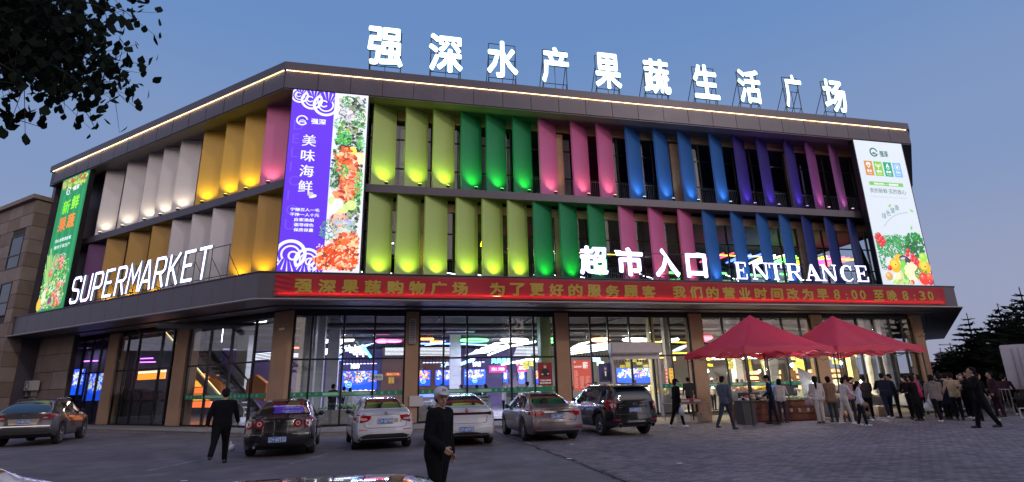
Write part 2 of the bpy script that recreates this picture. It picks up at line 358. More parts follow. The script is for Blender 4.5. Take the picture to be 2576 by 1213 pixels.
# windows: mullions, transoms and panes, one object each
def mull(z0, z1, w=0.07): return MB().box((-w/2, -0.05, 0), (w/2, 0.06, z1-z0)).mesh('mullion', METAL_B)
def pane_mesh(w, h): return MB().box((-w/2, 0, 0), (w/2, 0.012, h)).mesh('pane', GLASS)
mU, mD = mull(11.8, 15.63), mull(7.0, 10.54)
pw = {}
def pane(s, z0, z1, w, d, frame='F'):
    key = (round(w, 2), round(z1-z0, 2))
    if key not in pw: pw[key] = pane_mesh(w, z1-z0)
    return place('pane', pw[key], (F if frame == 'F' else L)(s, d, z0), B, RF if frame == 'F' else RL)
for (a, a1), (b, b1) in zip(pil, pil[1:]):
    n = 6 if b-a1 < 6 else 6; w = (b-a1)/n
    for k in range(n+1):
        s = a1+k*w; place('mullion', mU, F(s, DW-0.1, 11.8), B, RF); place('mullion', mD, F(s, DW-0.1, 7.0), B, RF)
    for k in range(n):
        c = a1+(k+.5)*w
        for z0, z1 in ((11.82, 12.82), (12.88, 14.47), (14.53, 15.6)): pane(c, z0, z1, w-0.08, DW-0.1)
        for z0, z1 in ((7.02, 8.0), (8.06, 9.35), (9.41, 10.52)): pane(c, z0, z1, w-0.08, DW-0.1)
    for z in (12.82, 14.47, 8.0, 9.35): m_ = MB(); boxF(m_, a1, b, DW-0.14, DW-0.05, z, z+0.06); m_.build('transom', METAL_B, B)
    if a1 > 1:
        m_ = MB(); s = a1+0.1
        while s < b-0.05: m_.tube(F(s, DW-0.32, 11.82), F(s, DW-0.32, 12.85), 0.011, n=5); s += 0.115
        m_.tube(F(a1+.05, DW-0.32, 12.86), F(b-.05, DW-0.32, 12.86), 0.02, n=5); m_.build('balcony_railing', mat('white_rail', (0.55, 0.55, 0.58), 0.5), B)
        m_ = MB(); s = a1+0.1
        while s < b-0.05: m_.tube(F(s, DW-0.32, 7.02), F(s, DW-0.32, 7.95), 0.011, n=5); s += 0.115
        m_.build('balcony_railing', MATS['white_rail'], B)
# dark rooms of the third floor, blinds in some windows
m_ = MB(); boxF(m_, 0.6, 36.9, -12.5, -12.3, 11.0, 16.0); m_.build('inner_wall', DARKW, B)
m_ = MB(); boxF(m_, 0.8, 37.0, -12.3, -1.7, 15.85, 16.0); m_.build('inner_ceiling', DARKW, B)
m_ = MB(); boxF(m_, 0.8, 37.0, -22, -1.65, 11.02, 11.5); m_.build('floor_slab', DARKW, B)
m_ = MB(); boxF(m_, 0.8, 37.0, -28, -1.65, 6.45, 6.85); m_.build('floor_slab', DARKW, B)
BL = mat('white_blind', (0.50, 0.49, 0.52), 0.8, var=0.1, vs=3)
for s, w, z0, z1 in ((2.0, 1.2, 11.9, 15.2), (3.3, 1.3, 11.9, 15.3), (5.0, 1.1, 11.9, 15.5), (5.95, .6, 12, 15.3), (7.6, 0.5, 12, 14.4), (8.6, .5, 12, 15.4), (10.2, .25, 11.9, 15.2), (11.6, .2, 11.9, 15.2), (14.95, 0.45, 11.9, 15.4), (23.2, .15, 11.9, 14.9), (30.6, .12, 12.3, 14.9)):
    m_ = MB(); n = max(2, int(w/0.13))
    for k in range(n): a = s-w/2+k*w/n; boxF(m_, a+.004, a+w/n-.004, DW-0.44-0.02*(k % 2), DW-0.42-0.02*(k % 2), z0, z1)
    m_.build('window_blind', BL, B)
for s, w in ((1.6, .35), (4.3, .5), (4.75, .2), (7.6, .5)):
    m_ = MB(); boxF(m_, s-w/2, s+w/2, DW-.5, DW-.48, 7.1, 9.9); m_.build('window_blind', BL, B)
# mid band (floor ledge) between the two rows of fins
band(MB(), -0.6, -1.36, 11.16, 11.56, 24.0, 29).build('floor_ledge', METAL_D, B)
# left side wall behind the fins
m_ = MB(); boxL(m_, -0.5, 17.4, -1.7, -1.4, 6.86, 16.04); boxL(m_, 18.7, 24.2, -1.7, -1.4, 6.86, 16.04); m_.build('side_wall', METAL_D, B)
for z0, z1 in ((11.7, 12.9), (12.96, 14.6), (14.66, 15.6)):
    pane(18.05, z0, z1, 1.2, -1.42, 'L'); m_ = MB(); boxL(m_, 17.4, 18.7, -1.5, -1.38, z1, z1+.06); m_.build('transom', METAL_B, B)
m_ = MB(); boxL(m_, 17.4, 18.7, -1.8, -1.5, 6.86, 11.7); boxL(m_, 17.4, 18.7, -2.6, -2.5, 11.6, 16); m_.build('side_wall', DARKW, B)
# end walls and the third side
m_ = MB(); boxL(m_, 23.9, 24.3, -14, -0.3, 0, 16.1); m_.build('end_wall', METAL_D, B)
m_ = MB(); a = corner_R(-1.4); b = corner_R(-1.7)
for z0, z1 in ((6.9, 16.04), ): m_.add([p+Vector((0, 0, z)) for z in (z0, z1) for p in (a, a+U3*29, b+U3*29, b)], [(3, 2, 1, 0), (4, 5, 6, 7), (0, 1, 5, 4), (1, 2, 6, 5), (2, 3, 7, 6), (3, 0, 4, 7)])
m_.build('side_wall', METAL_D, B)

# ---- fins
FC = {'lg': (0.40, 0.52, 0.17), 'dg': (0.02, 0.24, 0.10), 'pk': (0.62, 0.16, 0.36), 'bl': (0.035, 0.15, 0.46), 'pu': (0.05, 0.035, 0.24), 'mg': (0.26, 0.08, 0.28),
      'nv': (0.025, 0.05, 0.24), 'wh': (0.60, 0.58, 0.60), 'yl': (0.58, 0.36, 0.06), 'go': (0.42, 0.25, 0.06), 'pr': (0.13, 0.045, 0.16)}
GL = {'lg': (0.75, 1.0, 0.05), 'dg': (0.1, 1.0, 0.1), 'pk': (1.0, 0.5, 0.38), 'bl': (0.45, 0.7, 1.0), 'pu': (0.5, 0.3, 1.0), 'mg': (1.0, 0.5, 0.65), 'nv': None, 'wh': (1.0, 0.84, 0.58), 'yl': (1.0, 0.75, 0.02), 'go': (1.0, 0.72, 0.02), 'pr': None}
FM = {k: mat('fin_'+n, FC[k], 0.4, 0.15, var=0.05, vs=0.8) for k, n in (('lg', 'lime'), ('dg', 'green'), ('pk', 'pink'), ('bl', 'blue'), ('pu', 'violet'), ('mg', 'magenta'), ('nv', 'navy'), ('wh', 'white'), ('yl', 'yellow'), ('go', 'gold'), ('pr', 'plum'))}
_fm = {}
def fin_mesh(key, h, dx, dy, lips=True):
    k = (key, round(h, 2), dx, dy)
    if k in _fm: return _fm[k]
    mb = MB(); t = Vector((dx, dy, 0)); n = Vector((-t.y, t.x, 0)).normalized()*0.05; e = t.normalized()
    def pr(a, b, o0, o1, z0, z1):
        P = [e*a+n/0.05*o0, e*b+n/0.05*o0, e*b+n/0.05*o1, e*a+n/0.05*o1]; mb.add([p+Vector((0, 0, z)) for z in (z0, z1) for p in P], [(0, 3, 2, 1), (4, 5, 6, 7), (0, 1, 5, 4), (1, 2, 6, 5), (2, 3, 7, 6), (3, 0, 4, 7)])
    Ln = t.length; pr(0, Ln, 0, 0.09, 0, h)
    pr(-0.015, 0.0, -0.012, 0.10, 0, h); pr(Ln, Ln+0.015, -0.012, 0.10, 0, h)
    _fm[k] = mb.mesh('fin_panel', FM[key]); return _fm[k]
LT = {}
def spot(p, col, target, e=16, parent=B, size=110):
    key = (col, e, size)
    if key not in LT:
        l = bpy.data.lights.new('floodlight_lamp', 'SPOT'); l.energy = e; l.color = col; l.spot_size = R(size); l.spot_blend = 0.9; l.shadow_soft_size = 0.045; LT[key] = l
    o = bpy.data.objects.new('floodlight_lamp', LT[key]); COL.objects.link(o); o.parent = parent; o.location = p-WPOS[parent.name]; WPOS[o.name] = p
    o.rotation_mode = 'QUATERNION'; o.rotation_quaternion = (target-p).to_track_quat('-Z', 'Y'); return o
hous = MB().bbox((-0.09, -0.06, -0.1), (0.09, 0.06, 0.0), 0.015).tube((-0.07, 0, -.1), (-.07, 0, -.14), 0.01, n=5).mesh('floodlight', METAL_B)
lens = {}
def flood(p, col, target, e, rz):
    place('floodlight', hous, p+Vector((0, 0, -0.0)), B, rz)
    if col not in lens: lens[col] = MB().box((-0.07, -0.045, 0), (0.07, 0.045, 0.012)).mesh('floodlight_lens', mat('lens_%d' % len(lens), (.5, .5, .5), em=col, es=5, sample='NONE'))
    place('floodlight_lens', lens[col], p+Vector((0, 0, 0.003)), B, rz)
    spot(p+Vector((0, 0, 0.04)), col, target, e)
upF = [(4.33, 'lg'), (5.94, 'lg'), (7.33, 'lg'), (8.75, 'dg'), (10.08, 'dg'), (11.51, 'dg'), (12.93, 'pk'), (14.76, 'pk'), (16.24, 'pk'), (17.94, 'bl'), (19.66, 'bl'), (21.18, 'bl'), (23.18, 'bl'), (24.74, 'pu'), (26.3, 'pu'), (28.19, 'pu'), (29.67, 'mg'), (31.34, 'mg')]
loF = [(4.3, 'lg'), (5.65, 'lg'), (6.99, 'lg'), (8.52, 'lg'), (9.82, 'lg'), (11.13, 'lg'), (12.47, 'dg'), (13.88, 'dg'), (15.44, 'dg'), (17.18, 'pk'), (18.91, 'pk'), (20.66, 'pk'), (22.14, 'bl'), (23.91, 'bl'), (25.55, 'bl'), (27.04, 'bl'), (28.53, 'nv'), (30.07, 'nv'), (31.66, 'nv')]
EF = {'lg': 140, 'dg': 150, 'pk': 75, 'bl': 75, 'pu': 85, 'mg': 70, 'wh': 70, 'yl': 140, 'go': 140}
for rowi, (lst, z0, z1) in enumerate(((upF, 11.565, 16.045), (loF, 6.84, 11.155))):
    for s, k in lst:
        s2, _ = KF(s, 10, -0.1, -0.7); me = fin_mesh(k, z1-z0, 1.14, 0.64)
        place('fin_panel', me, F(s2, -0.7, z0), B, RF)
        if GL[k]:
            mid = F(s2+0.62, -1.05, z0); nn = F(0, 0)-F(0, 0); out = (NF*1.14 + U*0.64).normalized()
            p = F(s2+0.55, -1.0, z0+0.16)+out*0.42; flood(p, GL[k], F(s2+0.6, -1.05, z0+1.7), EF[k]*(0.9 if rowi else 1), RF+R(29))
upL = [(1.19, 'pk'), (2.83, 'yl'), (4.40, 'yl'), (6.34, 'yl'), (8.47, 'wh'), (10.12, 'wh'), (11.70, 'wh'), (14.0, 'wh'), (16.5, 'wh')]
loL = [(1.14, 'go'), (2.8, 'go'), (4.63, 'wh'), (6.38, 'wh'), (8.17, 'wh'), (10.07, 'go'), (12.37, 'go'), (14.84, 'go'), (17.0, 'pr')]
for rowi, (lst, z0, z1) in enumerate(((upL, 11.565, 16.045), (loL, 6.84, 11.155))):
    for i, (t, k) in enumerate(lst):
        t2, _ = KL(t, 10, -0.1, -0.7); w = 0.93
        place('fin_panel', fin_mesh(k, z1-z0, w, 0.64), L(t2, -0.7, z0), B, RL)
        if GL[k] and not (rowi and k == 'wh'):
            out = (NL*w - W*0.64).normalized()
            e_ = EF[k]*(0.5 if rowi and i > 3 else 1)
            p = L(t2-0.45, -1.0, z0+0.16)+out*0.40; flood(p, GL[k], L(t2-0.5, -1.05, z0+1.7), e_, RL+R(34))

# ---- canopy over the ground floor
band(MB(), 0.36, 0.3, 5.60, 6.80, 24.2, 30).build('canopy_face', METAL_D, B)
band(MB(), 0.42, -1.38, 6.80, 6.835, 24.2, 30).build('canopy_top', METAL_D, B)
band(MB(), 0.55, -2.1, 5.54, 5.60, 24.2, 30).build('canopy_soffit', METAL_D, B)
band(MB(), 0.57, 0.55, 5.585, 5.615, 24.2, 30).build('canopy_drip', mat('light_metal', (0.42, 0.40, 0.42), 0.4, 0.5), B)
band(MB(), -0.9, -1.1, 5.46, 5.538, 24.0, 30).build('canopy_beam', METAL_D, B)
cp = MB().box((-0.765, 0, 0), (0.765, 0.03, 1.17)).mesh('canopy_panel', METAL_D)
for k in range(24): place('canopy_panel', cp, F(0.72+k*1.56, 0.365, 5.615), B, RF)
for k in range(15): place('canopy_panel', cp, L(0.72+k*1.58, 0.365, 5.615), B, RL)
# ---------------------------------------------------------------- ground floor: columns, glazing, platform
DG = -2.12
FZ = 0.15
m_ = MB(); P = [L(24.2, -2.0), L(24.2, 0.15), L(0.2, 0.25), F(-0.1, 0.6), F(3.2, 1.5), F(14.6, 2.0), F(14.6, -2.0)]
n = len(P); m_.add([p+Vector((0, 0, z)) for z in (0.0, FZ-0.04) for p in P], [tuple(range(n))[::-1], tuple(range(n, 2*n))] + [(k, (k+1) % n, n+(k+1) % n, n+k) for k in range(n)])
plat = m_.build('entrance_platform', mat('step_stone', (0.23, 0.205, 0.20), 0.8, var=0.2, vs=3, bump=0.2), B)
edge = [L(24.2, 0.15), L(0.2, 0.25), F(-0.1, 0.6), F(3.2, 1.5), F(14.6, 2.0)]
STP = mat('step_slab', (0.27, 0.245, 0.24), 0.75, var=0.2, vs=4, bump=0.2)
for a, b in zip(edge, edge[1:]):
    Ln = (b-a).length; k = max(1, round(Ln/1.1)); d = (b-a)/k; nrm = Vector((-d.y, d.x, 0)).normalized()
    if nrm.dot(Vector((0, -1, 0))) > 0: nrm = -nrm
    for i in range(k):
        p = a+d*i+d.normalized()*0.004; q = a+d*(i+1)-d.normalized()*0.004; o = -nrm*0.03; w = nrm*0.42
        mb = MB(); mb.add([v+Vector((0, 0, z)) for z in (FZ-0.039, FZ) for v in (p+o, q+o, q+w, p+w)], [(0, 3, 2, 1), (4, 5, 6, 7), (0, 1, 5, 4), (1, 2, 6, 5), (2, 3, 7, 6), (3, 0, 4, 7)]); mb.build('step_slab', STP, plat)
# flat apron at the entrance
m_ = MB(); m_.add([F(14.7, -2.1, 0.008), F(37, -2.1, 0.008), F(37, 1.2, 0.008), F(21, 1.6, 0.008), F(19, 5.0, 0.008), F(15.2, 5.0, 0.008)], [(0, 1, 2, 3, 4, 5)])
m_.build('entrance_apron', mat('apron', (0.24, 0.195, 0.16), 0.7, var=0.22, vs=2), kind='structure')
COLM = mat('column_render', (0.36, 0.225, 0.145), 0.8, var=0.1, vs=1.2, bump=0.15, bs=40)
def col(poly, z0=FZ, z1=5.46, nm='column'):
    mb = MB(); n = len(poly); mb.add([p+Vector((0, 0, z)) for z in (z0, z1) for p in poly], [tuple(range(n))[::-1], tuple(range(n, 2*n))] + [(k, (k+1) % n, n+(k+1) % n, n+k) for k in range(n)]); return mb.build(nm, COLM, B)
col([L(1.15-0.8+0.0, DG), F(0.45, DG)] and [L(1.9, DG), corner_L(DG), F(0.98, DG), F(0.98, DG-.5), L(1.7, DG-.5)])
for a, b in ((6.26, 6.88), (13.98, 14.69), (21.8, 22.55), (29.75, 30.5), (37.0, 37.7)): col([F(a, DG), F(b, DG), F(b, DG-.6), F(a, DG-.6)], 0.0 if a > 15 else FZ)
for a, b in ((8.83, 9.92), (16.0, 17.1), (23.3, 24.0)): col([L(a, DG), L(b, DG), L(b, DG-.7), L(a, DG-.7)])
# header above the glass
GZ = -2.3
m_ = MB(); boxF(m_, 0.98, 37.0, GZ-0.2, GZ-0.02, 5.26, 5.54); m_.build('glazing_header', METAL_B, B)
m_ = MB(); boxL(m_, 1.9, 23.4, GZ-0.2, GZ-0.02, 5.26, 5.54); m_.build('glazing_header', METAL_B, B)
GP = {}
def gpane(s, w, z0, z1, fr='F'):
    k = (round(w, 2), round(z0, 2), round(z1, 2))
    if k not in GP: GP[k] = MB().box((-w/2, 0, 0), (w/2, 0.012, z1-z0)).mesh('pane', GLASS)
    return place('pane', GP[k], (F if fr == 'F' else L)(s, GZ, z0), B, RF if fr == 'F' else RL)
gm = MB().box((-0.045, -0.06, 0), (0.045, 0.06, 5.1)).mesh('mullion', METAL_B)
bays = [[0.98, 1.84, 3.31, 4.76, 6.26], [6.88, 8.13, 9.32, 11.58, 12.81, 13.98], [14.69, 15.94, 16.96, 18.2, 19.47, 20.59, 21.82], [22.55, 23.9, 25.2, 26.5, 27.8, 29.0, 29.75], [30.5, 31.7, 33.0, 34.2, 35.4, 36.3, 37.0]]
for bi, by in enumerate(bays):
    for i, s in enumerate(by):
        ss = s+(0.05 if i == 0 else (-0.05 if i == len(by)-1 else 0)); place('mullion', gm, F(ss, GZ, FZ), B, RF)
    for a, b in zip(by, by[1:]):
        door = bi == 2 and 16.9 < a < 19.4
        gpane((a+b)/2, b-a-0.1, 3.22, 5.25)
        gpane((a+b)/2, b-a-0.1, FZ+0.06, 3.14)
    m_ = MB(); boxF(m_, by[0], by[-1], GZ-0.07, GZ+0.05, 3.14, 3.22); m_.build('transom', METAL_B, B)
    m_ = MB(); boxF(m_, by[0], by[-1], GZ-0.06, GZ+0.04, FZ-0.01, FZ+0.06); m_.build('glazing_sill', METAL_B, B)
for by in ([2.02, 3.4, 5.22, 7.02, 8.75], [9.92, 10.4, 11.53, 13.91, 15.15, 16.0], [17.1, 18.2, 19.3, 20.4]):
    for i, s in enumerate(by): place('mullion', gm, L(s, GZ, FZ), B, RL)
    for a, b in zip(by, by[1:]): gpane((a+b)/2, b-a-0.1, 3.22, 5.25, 'L'); gpane((a+b)/2, b-a-0.1, FZ+.06, 3.14, 'L')
    m_ = MB(); boxL(m_, by[0], by[-1], GZ-.07, GZ+.05, 3.14, 3.22); m_.build('transom', METAL_B, B)
    m_ = MB(); boxL(m_, by[0], by[-1], GZ-.06, GZ+.04, FZ-.01, FZ+.06); m_.build('glazing_sill', METAL_B, B)
# green safety stripe with white lettering stuck on the glass
GST = mat('green_stripe', (0.02, 0.22, 0.13), 0.6); GTX = mat('stripe_text', (0.32, 0.60, 0.45), 0.6)
word = '果蔬水产一人一心  真诚服务生活广场  '
for fr, by in [('F', [0.98, 6.26]), ('F', [6.88, 13.98]), ('F', [14.69, 16.9]), ('F', [19.5, 21.82]), ('F', [22.55, 29.75]), ('L', [2.1, 8.75])]:
    a, b = by; fn = F if fr == 'F' else L; m_ = MB()
    (boxF if fr == 'F' else boxL)(m_, a+.08, b-.08, GZ+0.014, GZ+0.017, 1.46, 1.68); n = int((b-a)/0.33)
    T = TF if fr == 'F' else TL(b)
    for i in range(n):
        ch = word[i % len(word)]
        if ch != ' ': add_text(m_, ch, T, h=0.13, x=(a+0.2+i*0.33) if fr == 'F' else (0.2+i*.33), y=1.51, d=GZ+0.0175, depth=0.002, bold=0.02, mi=1)
    m_.build('safety_stripe', [GST, GTX], B)
# roller shutter box over the entrance
SR = root('roller_shutter', F(18.2, -2.0), 'pale grey roller shutter box and side rails over the store entrance', 'shutter')
SHM = mat('shutter_grey', (0.52, 0.49, 0.53), 0.45, 0.1, var=0.06)
MB().bbox((16.85, -2.2, 3.28), (19.75, -1.7, 3.86), 0.05, lambda a, b, c: F(a, b, c)).build('shutter_box', SHM, SR)
m_ = MB(); boxF(m_, 17.0, 19.6, -2.2, -2.0, 3.0, 3.27); m_.build('shutter_head', SHM, SR)
for s in (16.93, 19.6): m_ = MB(); boxF(m_, s, s+.13, -2.22, -2.02, 0.02, 3.3); m_.build('guide_rail', SHM, SR)
# security camera on column, wall speaker, distribution box
def tth(o, label, cat, group=None):
    o['label'] = label; o['category'] = cat
    if group: o['group'] = group
    return o
def speaker(s, z, lab, w=0.32, h=1.15):
    r = root('column_speaker', F(s, DG, z), lab, 'speaker')
    MB().bbox((s-w/2, DG+0.01, z), (s+w/2, DG+.16, z+h), .03, lambda a, b, c: F(a, b, c)).build('housing', mat('speaker_grey', (.42, .38, .38), .5), r)
    m = MB()
    for k in range(14): boxF(m, s-w/2+.05, s+w/2-.05, DG+.161, DG+.168, z+.06+k*(h-.12)/14, z+.06+(k+.6)*(h-.12)/14)
    m.build('grille', mat('speaker_mesh', (.16, .15, .16), .6), r); return r
speaker(6.57, 3.85, 'tall grey column speaker on the tan pillar right of the lilac billboard corner', .34, 1.25)
speaker(29.95, 4.0, 'small grey column speaker on the tan pillar behind the red canopy', .34, .8)
m_ = MB(); m_.bbox((6.5, DG+.01, 0.9), (7.15, DG+.13, 1.4), .02, lambda a, b, c: F(a, b, c)); tth(m_.build('distribution_box', mat('box_paint', (.5, .49, .5), .5)), 'white electrical box low on the tan pillar beside the white sedan', 'electrical box')
for p, lab in ((F(0.6, DG+.12, 4.6), 'small white security camera on the corner pillar under the canopy'), (F(37.55, DG+.12, 4.3), 'small dark security camera on the far right pillar')):
    r = root('security_camera', p, lab, 'camera'); MB().tube(p+NF*-0.12, p, .02).build('bracket', STEEL, r); MB().tube(p, p+NF*.14-U*.16-Vector((0, 0, .05)), .05, .045, 10).build('camera_body', WHITE, r)
# air conditioner outdoor units hung under the left canopy wall are built with the neighbour

# ---------------------------------------------------------------- big letters
LETW = mat('letter_face', (.7, .8, .8), .5, em=(0.60, 0.92, 1.0), es=3.0, sample='AUTO'); LSIDE = mat('letter_side', (0.30, 0.36, 0.34), 0.5, em=(0.5, 0.8, 0.75), es=0.06)
LETV = mat('letter_face_violet', (.7, .7, .8), .5, em=(0.50, 0.46, 1.0), es=4.6, sample='AUTO')
def glyph(s, T, w, h, x, y, d, depth, bold):
    mb = MB(); add_text(mb, s, T, w=w, h=h, x=x, y=y, d=d, depth=depth, bold=bold); v, f = text_mesh(s, 1, 1, bold)
    mb.m = [0 if all(v[i][2] > 0.4 for i in q) else 1 for q in f]; return mb
roofL = [('强', 3.82, 5.64), ('深', 7.0, 8.82), ('水', 10.17, 11.91), ('产', 13.28, 14.89), ('果', 16.45, 18.06), ('蔬', 19.48, 21.16), ('生', 22.7, 24.37), ('活', 25.74, 27.3), ('广', 28.99, 30.3), ('场', 31.86, 33.51)]
FRM = mat('sign_frame', (0.10, 0.11, 0.13), 0.5, 0.5)
num = ['first', 'second', 'third', 'fourth', 'fifth', 'sixth', 'seventh', 'eighth', 'ninth', 'tenth']
for i, (ch, a, b) in enumerate(roofL):
    r = root('rooftop_letter', F((a+b)/2, -0.45, 17.52), 'glowing white rooftop character %s on a steel frame, %s from the left' % (ch, num[i]), 'sign letter', 'lit rooftop characters of the store name')
    zb = 18.06
    mb = glyph(ch, TF, b-a, 2.34, a, zb, -0.42, 0.13, 0.05); mb.build('character', [LETW, LSIDE], r)
    f_ = MB(); a2, b2 = a+0.12, b-0.1
    for s in (a2, b2): f_.tube(F(s, -0.5, 17.52), F(s, -0.5, 20.3), 0.028, n=5); f_.tube(F(s, -0.5, 19.6), F(s, -1.9, 17.4), 0.024, n=5); f_.tube(F(s, -0.5, 18.3), F(s, -1.1, 17.4), 0.02, n=5)
    for z in (18.15, 19.3, 20.3): f_.tube(F(a2, -0.5, z), F(b2, -0.5, z), 0.022, n=5)
    f_.tube(F((a2+b2)/2, -0.5, 17.52), F((a2+b2)/2, -0.5, 19.3), .018, n=5)
    f_.build('support_frame', FRM, r)
# 超市入口
grp = 'white characters of the entrance sign'
er = root('entrance_sign', F(18.2, 0.3, 6.84), 'glowing white Chinese four character entrance sign above the red banner', 'sign')
for ch, a, b, z0, z1 in (('超', 14.63, 16.14, 7.02, 8.52), ('市', 16.58, 18.08, 7.0, 8.5), ('入', 18.72, 20.08, 6.99, 8.52), ('口', 20.49, 21.7, 6.99, 8.3)):
    glyph(ch, TF, b-a, z1-z0, a, z0, 0.24, 0.10, 0.065).build('character', [LETV, LSIDE], er)
f_ = MB()
for z in (7.12, 8.25): f_.tube(F(14.6, 0.2, z), F(21.7, 0.2, z), .02, n=5)
for s in (14.8, 16.0, 17.3, 19.3, 20.6, 21.6): f_.tube(F(s, 0.2, 6.84), F(s, .2, 8.3), .02, n=5); f_.tube(F(s, .2, 8.0), F(s, -0.5, 6.84), .016, n=5)
f_.build('support_frame', FRM, er)
# strokes for latin letters: list of polylines with (x, y) in a 1-high cell
def stroke(mb, pts, w, T, d0, d1, closed=False):
    n = len(pts); L_, R_ = [], []
    for i, p in enumerate(pts):
        p = Vector(p).to_2d() if len(p) > 2 else Vector((p[0], p[1]))
        a = Vector(pts[i-1]) if (i or closed) else None; b = Vector(pts[(i+1) % n]) if (i < n-1 or closed) else None
        t1 = (p-a).normalized() if a is not None else None; t2 = (b-p).normalized() if b is not None else None
        if t1 is None: nn = Vector((-t2.y, t2.x)); k = 1
        elif t2 is None: nn = Vector((-t1.y, t1.x)); k = 1
        else:
            n1 = Vector((-t1.y, t1.x)); n2 = Vector((-t2.y, t2.x)); nn = (n1+n2).normalized(); k = min(2.2, 1/max(0.3, nn.dot(n1)))
        ww = w[i] if isinstance(w, (list, tuple)) else w
        L_.append(p+nn*(ww/2*k)); R_.append(p-nn*(ww/2*k))
    m = n if closed else n-1; vs = []
    for p in L_: vs += [T(p.x, p.y, d0), T(p.x, p.y, d1)]
    for p in R_: vs += [T(p.x, p.y, d0), T(p.x, p.y, d1)]
    fs = []; mi = []
    for i in range(m):
        j = (i+1) % n; a0, a1, b0, b1 = 2*i, 2*i+1, 2*j, 2*j+1; o = 2*n
        fs += [(a1, b1, o+b1, o+a1), (a0, b0, o+b0, o+a0), (a0, a1, b1, b0), (o+a0, o+a1, o+b1, o+b0)]; mi += [0, 1, 1, 1]
    if not closed: e = 2*(n-1); o = 2*n; fs += [(0, 1, o+1, o), (e, e+1, o+e+1, o+e)]; mi += [1, 1]
    base = len(mb.v); mb.v += [tuple(v) for v in vs]; mb.f += [tuple(i+base for i in f) for f in fs]; mb.m += mi
c = 0.11
SUP = {'S': [[(.62, .80), (.62, .89), (.54, 1-.02), (.14, .98), (.04, .88), (.04, .62), (.12, .53), (.54, .47), (.62, .38), (.62, .12), (.52, .02), (.12, .02), (.04, .11), (.04, .2)]],
       'U': [[(.04, 1.02), (.04, .12), (.14, .02), (.52, .02), (.62, .12), (.62, 1.02)]],
       'P': [[(.04, -.04), (.04, .98), (.5, .98), (.62, .88), (.62, .52), (.5, .42), (.1, .42)]],
       'E': [[(.62, .98), (.04, .98), (.04, .02), (.62, .02)], [(.1, .52), (.5, .52)]],
       'R': [[(.04, -.04), (.04, .98), (.5, .98), (.62, .88), (.62, .58), (.5, .48), (.1, .48)], [(.38, .42), (.44, .28), (.62, -.04)]],
       'M': [[(.0, -.04), (.06, .98), (.36, .35), (.68, .98), (.74, -.04)]],
       'A': [[(.0, -.04), (.3, .98), (.4, .98), (.66, -.04)], [(.16, .28), (.52, .28)]],
       'K': [[(.04, -.04), (.04, 1.02)], [(.10, .46), (.60, 1.02)], [(.24, .52), (.62, -.04)]],
       'T': [[(-.02, .98), (.64, .98)], [(.31, .91), (.31, -.04)]]}
sr = root('supermarket_sign', L(10, 0.4, 6.84), 'glowing white italic SUPERMARKET letters standing on the left canopy', 'sign')
txt = 'SUPERMARKET'; t0, t1 = 16.9, 3.35; n = len(txt); pitch = (t0-t1)/(n-0.02)
for i, ch in enumerate(txt):
    mb = MB(); x0 = i*pitch; h = 1.5; sw = 0.98/0.7
    T = lambda a, b, c_, x0=x0: L(t0 - (x0 + a*sw*1.03 + b*0.10), c_, 7.02 + b*h)
    for q, pl in enumerate(SUP[ch]): stroke(mb, pl, 0.1, T, 0.27, 0.39+0.002*q)
    mb.build('letter', [LETV, LSIDE], sr)
f_ = MB()
for z in (7.0, 8.45): f_.tube(L(17, 0.25, z), L(2.3, 0.25, z), .022, n=5)
for k in range(12): f_.tube(L(17-k*1.33, .25, 6.84), L(17-k*1.33, .25, 8.45), .02, n=5); f_.tube(L(17-k*1.33, .25, 8.0), L(17-k*1.33, -.5, 6.84), .016, n=5)
f_.build('support_frame', FRM, sr)
# ENTRANCE with serifs
def serif(ch):
    S = []; B_ = lambda x0, y0, x1, y1: S.append([(x0, y0), (x1, y0), (x1, y1), (x0, y1)])
    sw = .2
    def stem(x, ser=1, y1=1, bot=1):
        B_(x, .06, x+sw, y1-.06)
        if ser: B_(x-.08, y1-.06, x+sw+.08, y1)
        if bot: B_(x-.08, 0, x+sw+.08, .06)
    if ch == 'E':
        stem(.1); B_(.38, .93, .78, 1); B_(.38, 0, .82, .07); B_(.3, .47, .6, .55); B_(.72, .72, .78, .93); B_(.76, .07, .82, .3); B_(.56, .36, .6, .47); B_(.56, .55, .6, .66)
    elif ch == 'N':
        B_(.12, .06, .2, .94); B_(0, 0, .32, .06); B_(0, .94, .3, 1); B_(.88, .06, .96, .94); B_(.76, .94, 1.06, 1); S.append([(.2, .94), (.2, .78), (.82, 0), (.9, 0), (.9, .1), (.34, .94)])
    elif ch == 'T':
        stem(.32, 0); B_(.0, .93, .84, 1); B_(0, .7, .06, .93); B_(.78, .7, .84, .93)
    elif ch == 'R':
        stem(.1); B_(.38, .93, .6, 1); B_(.3, .46, .6, .53); S.append([(.6, .46), (.78, .52), (.86, .64), (.86, .84), (.76, .96), (.6, 1), (.6, .93), (.66, .88), (.68, .74), (.66, .58), (.6, .53)]); S.append([(.44, .46), (.62, .46), (.9, .06), (1.0, .06), (1.0, 0), (.76, 0)])
    elif ch == 'A':
        S.append([(.16, .06), (.46, 1), (.52, 1), (.49, .82), (.24, .06)]); S.append([(.5, 1), (.56, 1), (.92, .06), (.68, .06), (.46, .8)]); B_(.28, .3, .62, .37); B_(.06, 0, .36, .06); B_(.6, 0, 1.0, .06)
    elif ch == 'C':
        o = [(.86, .98), (.8, .93), (.66, 1.0), (.5, 1.01), (.24, .92), (.09, .72), (.06, .5), (.09, .28), (.24, .08), (.5, -.01), (.7, .02), (.9, .16), (.86, .2), (.7, .09), (.52, .06), (.36, .16), (.29, .34), (.28, .5), (.29, .68), (.38, .86), (.52, .94), (.68, .91), (.8, .68), (.86, .68)]; S.append(o)
    return S
